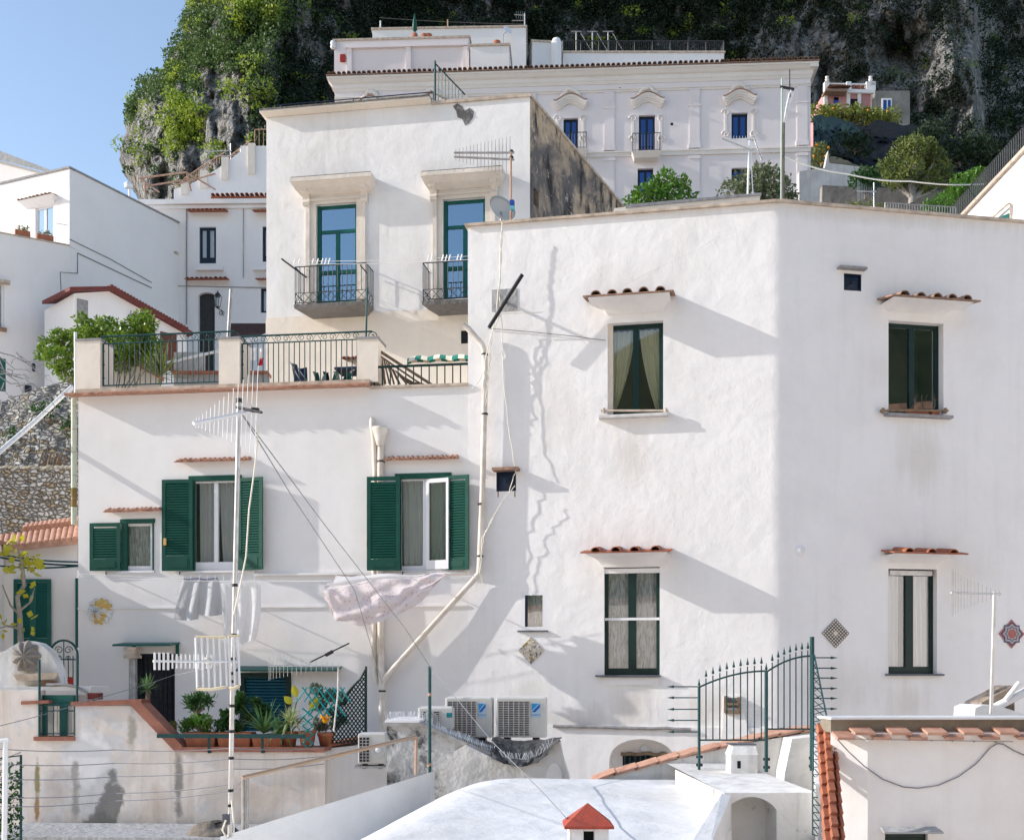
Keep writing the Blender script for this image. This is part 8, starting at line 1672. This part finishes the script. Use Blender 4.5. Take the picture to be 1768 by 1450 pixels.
    # bundle of cables hanging down the sunlit wall
    def cab(pts, w, r, lab, mat='cable', wob=.0):
        m = MB(); q = [R1.P(x, y, w if not isinstance(w, (list, tuple)) else w[min(i, len(w) - 1)]) for i, (x, y) in enumerate(pts)]; qq = []
        for a, b in zip(q, q[1:]):
            for i in range(5): qq.append(a.lerp(b, i / 5) + Vector((random.uniform(-wob, wob), random.uniform(-wob, wob), 0)))
        m.tube(qq + [q[-1]], r, 5); tag(m.build('cable', M[mat]), lab, 'cable')
    cab([(867, 384), (865, 420), (862, 480), (858, 540), (850, 575), (842, 600), (836, 640), (822, 665), (815, 672)], .22, .011, 'cream cable hanging from the dish and curling onto the small balcony', wob=.012)
    cab([(869, 386), (866, 440), (862, 500), (866, 560), (868, 640), (878, 730), (888, 800), (890, 815), (878, 850), (850, 895), (833, 930), (828, 990)], (.22, .22, .22, .20, .16, .14, .18, .12, .14, .16, .2, .2), .009, 'long cream cable looping down past the dark vent to the bent drainpipe', wob=.014)
    cab([(866, 540), (848, 575), (846, 620), (842, 660), (838, 700)], .20, .010, 'short cream cable tied along the bent drainpipe', wob=.02)
    cab([(889, 838), (870, 862), (846, 900), (834, 935), (827, 985), (834, 1010)], .24, .008, 'cream cable crossing from the vent to the drainpipe elbow', wob=.02)
    cab([(858, 542), (890, 541), (925, 540), (938, 539)], .25, .008, 'pale rod sticking out level from the cable bundle')
    cab([(842, 567), (905, 572), (985, 580), (1046, 588)], .03, .007, 'thin grey cable running level to the upper left window', 'wire')
    # bare white frame and poles on the roof
    tt = thing('antenna', 'white stemmed aerial with slanting dark booms in front of the olive bush', 'antenna', P(1293, 335, 25)); m = MB(); m.tube([P(1291, 335, 25), P(1294, 242, 25)], .022, 6); m.tube([P(1300, 335, 25), P(1296, 262, 25)], .012, 5); m.build('mast', M['whitemetal'], tt); m = MB(); m.tube([P(1247, 240, 25), P(1300, 261, 24.8)], .016, 5); m.tube([P(1302, 240, 25), P(1315, 277, 24.8)], .016, 5); m.tube([P(1290, 242, 25), P(1306, 242, 25)], .016, 5); m.build('boom', M['galv'], tt); m = MB()
    for i in range(10): p = P(1249, 240, 25).lerp(P(1300, 261, 24.8), .05 + .1 * i); m.tube([p - Vector((0, 0, .10 + .025 * i)), p + Vector((0, 0, .08 + .025 * i))], .005, 3)
    m.build('elements', M['whitemetal'], tt); m = MB()
    for i in range(6): p = P(1303, 243, 25).lerp(P(1315, 277, 24.8), .1 + .16 * i); m.tube([p - Vector((.0, 0, .2)), p + Vector((0, 0, .25))], .005, 3)
    m.build('elements', M['whitemetal'], tt)
    tt = thing('flag_pole', 'tall pole with a cross bar and a ragged white cloth beside the palazzo corner', 'pole', P(1349, 350, 24)); m = MB(); m.tube([P(1349, 352, 24), P(1350, 136, 24)], .022, 7); m.build('pole', mottled('pale_green_pole', (.30, .42, .36, 1), (.45, .50, .46, 1), 2, .5, 0), tt); m = MB(); m.tube([P(1347, 150, 24), P(1371, 155, 24)], .03, 5); m.tube([P(1363, 120, 24), P(1364, 168, 24)], .012, 5); m.build('crossbar', M['iron'], tt); m = MB(); m.tube([P(1353, 212, 24), P(1352, 348, 24)], .03, 6); m.build('pole_stay', M['trunk'], tt); m = MB(); m.grid(lambda u, v: P(1357 + (3 + 9 * (1 - v)) * u + 2 - 6 * v, 158 + 52 * v + 3 * math.sin(u * 9), 23.97 + .04 * math.sin(u * 11 + v * 4)), 10, 14); m.build('cloth', M['curtain_w'], tt)
    am('antenna', 'arrow shaped comb aerial on the roof near the stained low wall', [P(1509, 362, 25.5), P(1509, 316, 25.5)], .016, P(1513, 331, 25.5), P(1480, 330, 25.4), 11, .06, .5)
    # slack lines
    def line(pts, lab, r=.007, mat='rope', sag=0, cat='wire'):
        q = [P(*p) for p in pts]; m = MB(); qq = []
        for a, b in zip(q, q[1:]): qq += [a.lerp(b, i / 12) - Vector((0, 0, sag * math.sin(math.pi * i / 12))) for i in range(12)]
        m.tube(qq + [q[-1]], r, 4); tag(m.build('wire' if cat == 'wire' else 'rope', M[mat]), lab, cat)
    line([(1352, 270, 24), (1460, 300, 28), (1570, 313, 33), (1700, 318, 36)], 'yellow rope stretched from the palazzo corner to the right edge house', .02, 'cable', .06, 'rope')
    for i, (ya, yb, lab) in enumerate(((1292, 1290, 'uppermost of the wires crossing the stained terrace wall'), (1318, 1305, 'second wire from the top across the stained terrace wall'), (1344, 1318, 'middle wire across the stained terrace wall'), (1376, 1343, 'fourth wire crossing the dark bare patch of the terrace wall'), (1392, 1354, 'lowest of the wires crossing the stained terrace wall'))):
        line([(-10, ya, 15.5), (200, ya + 2 - i * 3, 16.5), (400, (ya + yb) / 2 - i * 2, 16), ((420, yb + i, 14.8) if i > 2 else (560, yb, 18))], lab, .006, 'wire', .03)
    line([(-10, 1255, 17), (160, 1207, 19), (300, 1165, 21), (390, 1141, 9.8)], 'single thin wire rising from the left edge to the grid aerial', .006, 'wire', .02)
antennas()
# ---------------------------------------------------------------- behind the corner house on the right
def right_back():
    # cream parapet and bushes just behind the roof
    k = Fr.thru(1200, 27.0, .06); px = k.px; t = thing('low_parapet', 'cream low parapet with flaking edge behind the corner house roof', 'parapet', k.P(1200, 380, -.3)); m = MB(); m.prism(k, [px(1060, 390), px(1312, 390), px(1312, 336), px(1300, 335), px(1082, 357), px(1060, 360)], -.3, 0); m.build('wall', M['cream'], t); m = MB(); m.prism(k, [px(1080, 360), px(1314, 338), px(1314, 334), px(1080, 355)], -.35, .05); m.build('coping', M['coping_grey'], t)
    def bush(name, lab, spots, D, n, mat, size, seed, fruit=None, tr=.05, by=370):
        bl = [(P(x, y, D + d).x, D + d, P(x, y, D + d).z, r) for x, y, d, r in spots]; c = P(sum(s[0] for s in spots) / len(spots), by, D); return shrub(name, lab, 'bush', c, bl, n, mat, size, seed, tr, fruit=fruit)
    bush('lemon_bush', 'bright lemon bush behind the cream parapet', [(1110, 335, 0, .28), (1130, 325, .2, .3), (1148, 312, .1, .3), (1160, 330, 0, .32), (1178, 320, .2, .22), (1140, 342, 0, .3), (1190, 340, .2, .2), (1090, 345, .1, .2), (1105, 352, 0, .2)], 29.0, 1500, M['leaf_l'], .12, 31)
    bush('olive_bush', 'grey green olive bush by the tall pole', [(1262, 330, 0, .35), (1280, 318, .3, .35), (1300, 310, 0, .36), (1320, 305, .3, .4), (1338, 315, 0, .42), (1350, 335, .2, .38), (1300, 335, 0, .4), (1330, 338, 0, .4), (1365, 345, .2, .25), (1312, 292, .2, .2)], 30.0, 2600, leafmat('olive_bush_leaves', (.09, .12, .05, 1), (.20, .22, .12, 1)), .11, 32)
    # right edge house with railing
    q = P(1785, 300, 30.5); e = P(1642, 380, 36.5); W = Fr(q.x, q.y, e.x - q.x, e.y - q.y); W = Fr(e.x, e.y, q.x - e.x, q.y - e.y); t = thing('edge_house', 'sunlit white house with a steep receding roof line and a dark railing along it', 'house', (q.x + 1, 34, 15)); px = W.px; s1 = px(1800, 300)[0]; vt = px(1700, 337)[1]; m = MB(); wn_ = W.rect(1722, 356, 1744, 420)
    m.quad(W.pt(0, 14), W.pt(s1, 14), W.pt(s1, vt), W.pt(0, vt)); m.quad(W.pt(0, 14, -6), W.pt(0, 14), W.pt(0, vt), W.pt(0, vt, -6)); m.quad(W.pt(0, vt), W.pt(s1, vt), W.pt(s1, vt, -6), W.pt(0, vt, -6)); m.build('wall', M['white_far'], t); m = MB(); m.box(W, 0, s1, vt, vt + .1, -.4, .1); m.build('coping', M['coping_cream'], t)
    r = MB(); A, B = W.pt(0, vt + .1, 0), W.pt(s1, vt + .1, 0); rail(r, A, B, .62, .02); [r.tube([A.lerp(B, i / 44), A.lerp(B, i / 44) + Vector((0, 0, .62))], .018, 4, False) for i in range(45)]; r.build('roof_railing', M['iron'], t)
    m = MB(); m.poly([W.P(1724, 385, .02), W.P(1742, 385, .02), W.P(1742, 368, .02), W.P(1724, 376, .02)]); m.build('shutter', M['teal_frame'], t); m = MB(); m.tube([W.P(1708, 381, .12), W.P(1741, 352, .12), W.P(1745, 352, .05), W.P(1745, 390, .03)], .04, 4); m.build('window_trim', M['coping_cream'], t)
    # low roof wall with railing
    k = Fr.thru(1560, 30.0, -.03); m = MB(); r = MB(); A, B = k.P(1528, 372, 0), k.P(1650, 380, 0); t = thing('roof_fence', 'low grey railing along the roof edge below the round tree', 'railing', A); h = .33; rail(r, A, B, h, .014); [r.tube([A.lerp(B, i / 26), A.lerp(B, i / 26) + Vector((0, 0, h))], .012, 4, False) for i in range(27)]; r.build('railing', M['galv'], t)
    # old stained wall and pale wall below the nets
    k = Fr.thru(1490, 50.0, .0); px = k.px; t = thing('old_wall', 'grey weathered garden wall below the black nets', 'wall', k.P(1490, 390, -.3)); m = MB(); m.prism(k, [px(1418, 400), px(1590, 400), px(1590, 332), px(1540, 325), px(1420, 320)], -.4, 0); m.build('wall', plaster('old_grey_wall', (.30, .27, .24, 1), (.08, .07, .06, 1), .8, .6, 3, .7), t)
    k = Fr.thru(1440, 54.0, .0); px = k.px; t = thing('pale_wall', 'pale streaked terrace wall left of the round tree', 'wall', k.P(1440, 400, -.3)); m = MB(); m.prism(k, [px(1380, 400), px(1490, 400), px(1485, 288), px(1432, 282), px(1430, 260), px(1424, 290), px(1380, 296)], -.4, 0); m.build('wall', plaster('pale_streaked', (.56, .55, .55, 1), (.25, .23, .2, 1), .5, .3, 2, .5), t)
    sl = MB(); slm = (fbm, )
    # earth terraces behind
    def fn(u, v): x = 1390 + 420 * u; y = 360 - 105 * v; D = 55 + 45 * v; return P(x, y, D) + Vector((0, 0, .8 * (fbm(np.array([u * 8]), np.array([v * 6]), 4, 4)[0] - .5)))
    sl.grid(fn, 30, 16); tag(sl.build('hillside', mottled('terraced_earth', (.05, .055, .035, 1), (.09, .085, .06, 1), .8, .95, .5, dist=.3)), kind='structure')
    # black nets draped over the lemon terraces
    net = newmat('black_net', (.006, .007, .009, 1), .5, 0, .12); b = net.node_tree.nodes['Principled BSDF']; bp = nd(net, 'ShaderNodeBump'); bp.inputs['Strength'].default_value = 1; bp.inputs['Distance'].default_value = .5; lk(net, noise(net, coords(net, (1, 1, .5)), 1.6, 7, .7, 2.5), bp.inputs['Height']); lk(net, bp.outputs[0], b.inputs['Normal'])
    def netp(lab, xs, tops, bots, D0, D1, seed, mat):
        m = MB()
        def f2(u, v):
            x = xs[0] + (xs[-1] - xs[0]) * u; yt = np.interp(x, xs, tops); yb = np.interp(x, xs, bots); y = yb + (yt - yb) * v; n = fbm(np.array([u * 7]), np.array([v * 4]), seed, 4)[0] - .5; n += .35 * abs(fbm(np.array([u * 16 + v * 9]), np.array([v * 3]), seed + 1, 3)[0] - .5); return P(x, y, D0 + (D1 - D0) * v ** 1.5 + 5 * n * (.3 + v * (1 - v) * 3)) + Vector((0, 0, .5 * n))
        m.grid(f2, 110, 36); tag(m.build('garden_net', mat), lab, 'net')
    netp('glossy black net bulging over the lemon terrace below the pink house', [1424, 1450, 1490, 1520, 1560, 1600, 1640], [240, 232, 216, 210, 216, 222, 232], [262, 275, 283, 290, 286, 280, 268], 74, 84, 5, net)
    netp('long flat black net spread behind the round tree crown', [1590, 1640, 1700, 1760, 1830], [222, 236, 262, 285, 300], [290, 300, 315, 330, 345], 70, 84, 9, net)
    netp('green black net beside the right end of the palazzo', [1404, 1430, 1470, 1490], [200, 203, 210, 222], [262, 258, 246, 236], 78, 86, 7, newmat('green_net', (.004, .024, .022, 1), .6))
    # round tree, orange tree, more shrubs
    D = 48.0; spots = [(1578, 258, 0, .6), (1556, 270, .6, .55), (1602, 270, .5, .6), (1540, 290, .3, .5), (1622, 292, .4, .55), (1575, 288, -.3, .5), (1604, 312, 0, .5), (1548, 312, 0, .45), (1582, 243, .3, .3), (1634, 312, .3, .4), (1526, 286, .4, .3), (1558, 250, .3, .35), (1604, 250, .3, .35), (1590, 285, .6, .5), (1530, 306, .2, .35), (1618, 268, .2, .35), (1568, 306, -.2, .4), (1590, 322, 0, .3)]
    bl = [(P(x, y, D + d).x, D + d, P(x, y, D + d).z, r) for x, y, d, r in spots]; shrub('round_tree', 'round yellow green tree with bare grey branches on the terraces', 'tree', P(1575, 352, D), bl, 6500, leafmat('round_tree_leaves', (.08, .12, .03, 1), (.22, .25, .06, 1), .6, .3, 1.5), .14, 33, .16, bmat=mottled('grey_bark', (.36, .33, .29, 1), (.24, .21, .18, 1), 6, .9))
    bush('orange_bush', 'small bush with orange fruit at the palazzo corner', [(1415, 258, 0, .4), (1418, 272, 0, .4), (1410, 282, 0, .3), (1424, 262, 0, .3)], 58.0, 500, M['leaf_o'], .16, 34, (12, newmat('orange_skin', (.7, .25, .02, 1), .5), .07), .05, 300)
    bush('leafy_bush', 'dark leafy bush between the old wall and the right edge house', [(1660, 320, 0, .5), (1680, 310, .3, .5), (1650, 335, 0, .5), (1635, 345, 0, .4), (1675, 335, 0, .5), (1690, 300, .2, .3)], 46.0, 1500, M['leaf_l'], .15, 35, None, .06, 380)
    bush('leafy_bush', 'low bright bush above the railing near the right edge house', [(1610, 358, 0, .35), (1630, 352, 0, .4), (1645, 362, 0, .3), (1600, 368, 0, .25)], 40.0, 700, M['leaf_l'], .12, 36, None, .04, 390)
    bush('leafy_bush', 'dark bush left of the round tree trunk', [(1490, 305, 0, .45), (1500, 318, 0, .4), (1478, 312, 0, .35), (1508, 300, 0, .3)], 47.0, 900, M['leaf_d'], .14, 37, None, .05, 345)
    bush('leafy_bush', 'small pale bush below the old grey wall', [(1470, 358, 0, .2), (1485, 360, 0, .25), (1502, 360, 0, .25), (1520, 362, 0, .2)], 32.0, 420, M['leaf_o'], .09, 38, None, .03, 380)
    for i, (x, y) in enumerate(((1652, 268), (1700, 285), (1735, 275), (1600, 236), (1680, 250), (1470, 246))): bush('leafy_bush', ['ragged dark bush low on the black net', 'ragged dark bush just above the receding roof railing', 'dark bush farthest right above the receding roof railing', 'dark bush on the crest of the black net', 'dark bush halfway along the crest of the net', 'dark bush where the green and black nets meet'][i], [(x + dx, y + dy, .2, .5 + .2 * (dx % 3)) for dx, dy in ((0, 0), (14, 4), (-13, 5), (5, -7), (22, 8))], 69.0, 700, leafmat('net_bush', (.02, .04, .018, 1), (.05, .08, .03, 1)), .24, 60 + i, None, .05, y + 22)
    bush('hedge', 'yellow green hedge in front of the pink house', [(1408 + 11 * i, 196 + (i % 3) * 4 + (6 if i > 8 else 0), (i % 2) * .8, .85) for i in range(13)], 92.0, 2600, leafmat('hedge_leaves', (.12, .17, .03, 1), (.30, .30, .05, 1), .6, .3, 1.0), .30, 39, (9, newmat('orange_skin_far', (.7, .3, .03, 1), .5), .11), .08, 222)
    # pink house and stone house below the cave
    k = Fr.thru(1465, 104.0, -.04); px = k.px; t = thing('pink_house', 'small pink and white house with a railed roof under the cliff', 'house', k.P(1465, 215, -3)); m = MB(); s0, s1, v0, v1 = k.rect(1425, 158, 1509, 222); body(m, k, s0, s1, v0, v1, 6, True); m.build('wall', mottled('pink_plaster', (.62, .30, .30, 1), (.52, .25, .25, 1), .8, .9, .0), t)
    m = MB(); 
    for x in (1426, 1465, 1484, 1507): m.pbox(k, x - 3, 157, x + 3, 215, 0, .12)
    m.pbox(k, 1424, 154, 1511, 160, -.1, .3); m.build('trim', M['white_far'], t); m = MB(); m.pbox(k, 1463, 171, 1481, 190, .0, .08); m.build('porch_opening', M['dark'], t); m = MB(); m.pbox(k, 1440, 168, 1448, 180, 0, .1); o = m.build('window', M['bluepane'], t); m = MB(); m.pbox(k, 1439, 180, 1449, 182, 0, .25); m.build('sill', M['white_far'], o)
    m = MB(); m.pbox(k, 1425, 155, 1463, 158, -.2, .9); coppi(m, k, px(1425, 158)[0], px(1463, 158)[0], px(1440, 154)[1], -.1, 1.0, 9, .14, .25); m.build('roof_tiles', M['tile_old'], t)
    m = MB(); 
    for x in (1428, 1466, 1500, 1508): m.pbox(k, x - 4, 141, x + 4, 155, -.4, .1)
    m.pbox(k, 1426, 144, 1510, 146, -.3, .0); m.pbox(k, 1466, 190, 1508, 192, .3, .4); m.pbox(k, 1466, 197, 1508, 199, .3, .4); m.build('roof_railing', M['white_far'], t); m = MB(); [m.tube([k.P(1430 + i * 8, 155, -.2), k.P(1438 + i * 8, 146, -.2)], .06, 4) for i in range(9)]; [m.tube([k.P(1438 + i * 8, 155, -.2), k.P(1430 + i * 8, 146, -.2)], .06, 4) for i in range(9)]; m.build('brick_lattice', M['tile'], t)
    for x in (1428, 1503): m = MB(); m.lathe(k.P(x, 141, -.2), [(.1, 0), (.2, .15), (.12, .32), (.18, .42), (.001, .5)], 8); m.build('urn', M['dirtywhite'], t)
    m = MB(); m.pbox(k, 1504, 143, 1511, 147, -.4, .1); m.build('roof_pier', M['white_far'], t)
    k = Fr.thru(1540, 103.0, .0); t = thing('stone_house', 'plain grey stone house with one pale window right of the pink house', 'house', k.P(1540, 230, -3)); m = MB(); s0, s1, v0, v1 = k.rect(1511, 157, 1571, 235); body(m, k, s0, s1, v0, v1, 6, True); m.build('wall', plaster('grey_stone', (.26, .25, .23, 1), (.12, .11, .10, 1), .7, .9, 1.2, .4), t); m = MB(); m.pbox(k, 1523, 170, 1540, 192, 0, .12); o = m.build('window', M['whiteframe'], t); m = MB(); m.pbox(k, 1525, 173, 1531, 190, .12, .13); m.pbox(k, 1533, 173, 1538, 190, .12, .13); m.build('pane', M['bluepane'], o)
    # unseen house opposite, added for window reflections and turned to bounce sun
    t = thing('mirrored_house', 'unseen long pale house opposite, turned to bounce sun, mirrored in the lower panes', 'house', (0, -30, 2)); k = Fr(-50, -55, 1, .62); m = MB(); m.box(k, 0, 84, -2, 15.0, .0, 8); m.build('wall', plaster('warm_bounce_wall', (.86, .77, .67, 1), (.6, .5, .42, 1), .2, .1, 1), t); m = MB(); m.box(k, -.2, 84.2, 15.0, 15.3, -.2, 8.2); m.build('coping', M['tile_old'], t)
right_back()

def right_bounce_house():
    t = thing('mirrored_house', 'unseen tall house added to mirror in the shaded front windows and bounce light', 'house', (28, 6, 0)); k = Fr(19, -1, .74, .67); m = MB(); m.box(k, 0, 24, 0, 20.4, .0, 8); m.build('wall', M['white_far'], t); m = MB(); m.box(k, -.2, 24.2, 20.4, 20.7, -.2, 8.2); m.build('coping', M['tile_old'], t)  # added out of view for reflections and bounce on the shaded front
right_bounce_house()
def left_shade_caster():
    t = thing('shadow_house', 'unseen house past the left edge, added to cast shade on the shuttered house', 'house', (-12.3, 22.5, 6)); m = MB(); k = Fr(-14, 24.15, 1, 0); m.box(k, 0, 3.4, 6, 12.7, 0, 2.7); m.build('wall', M['white_far'], t); m = MB(); m.box(k, -.05, 3.45, 12.7, 12.78, -.05, 2.75); m.build('roof', M['tile_old'], t)  # unseen block added to shade the lower left of the shuttered house
left_shade_caster()
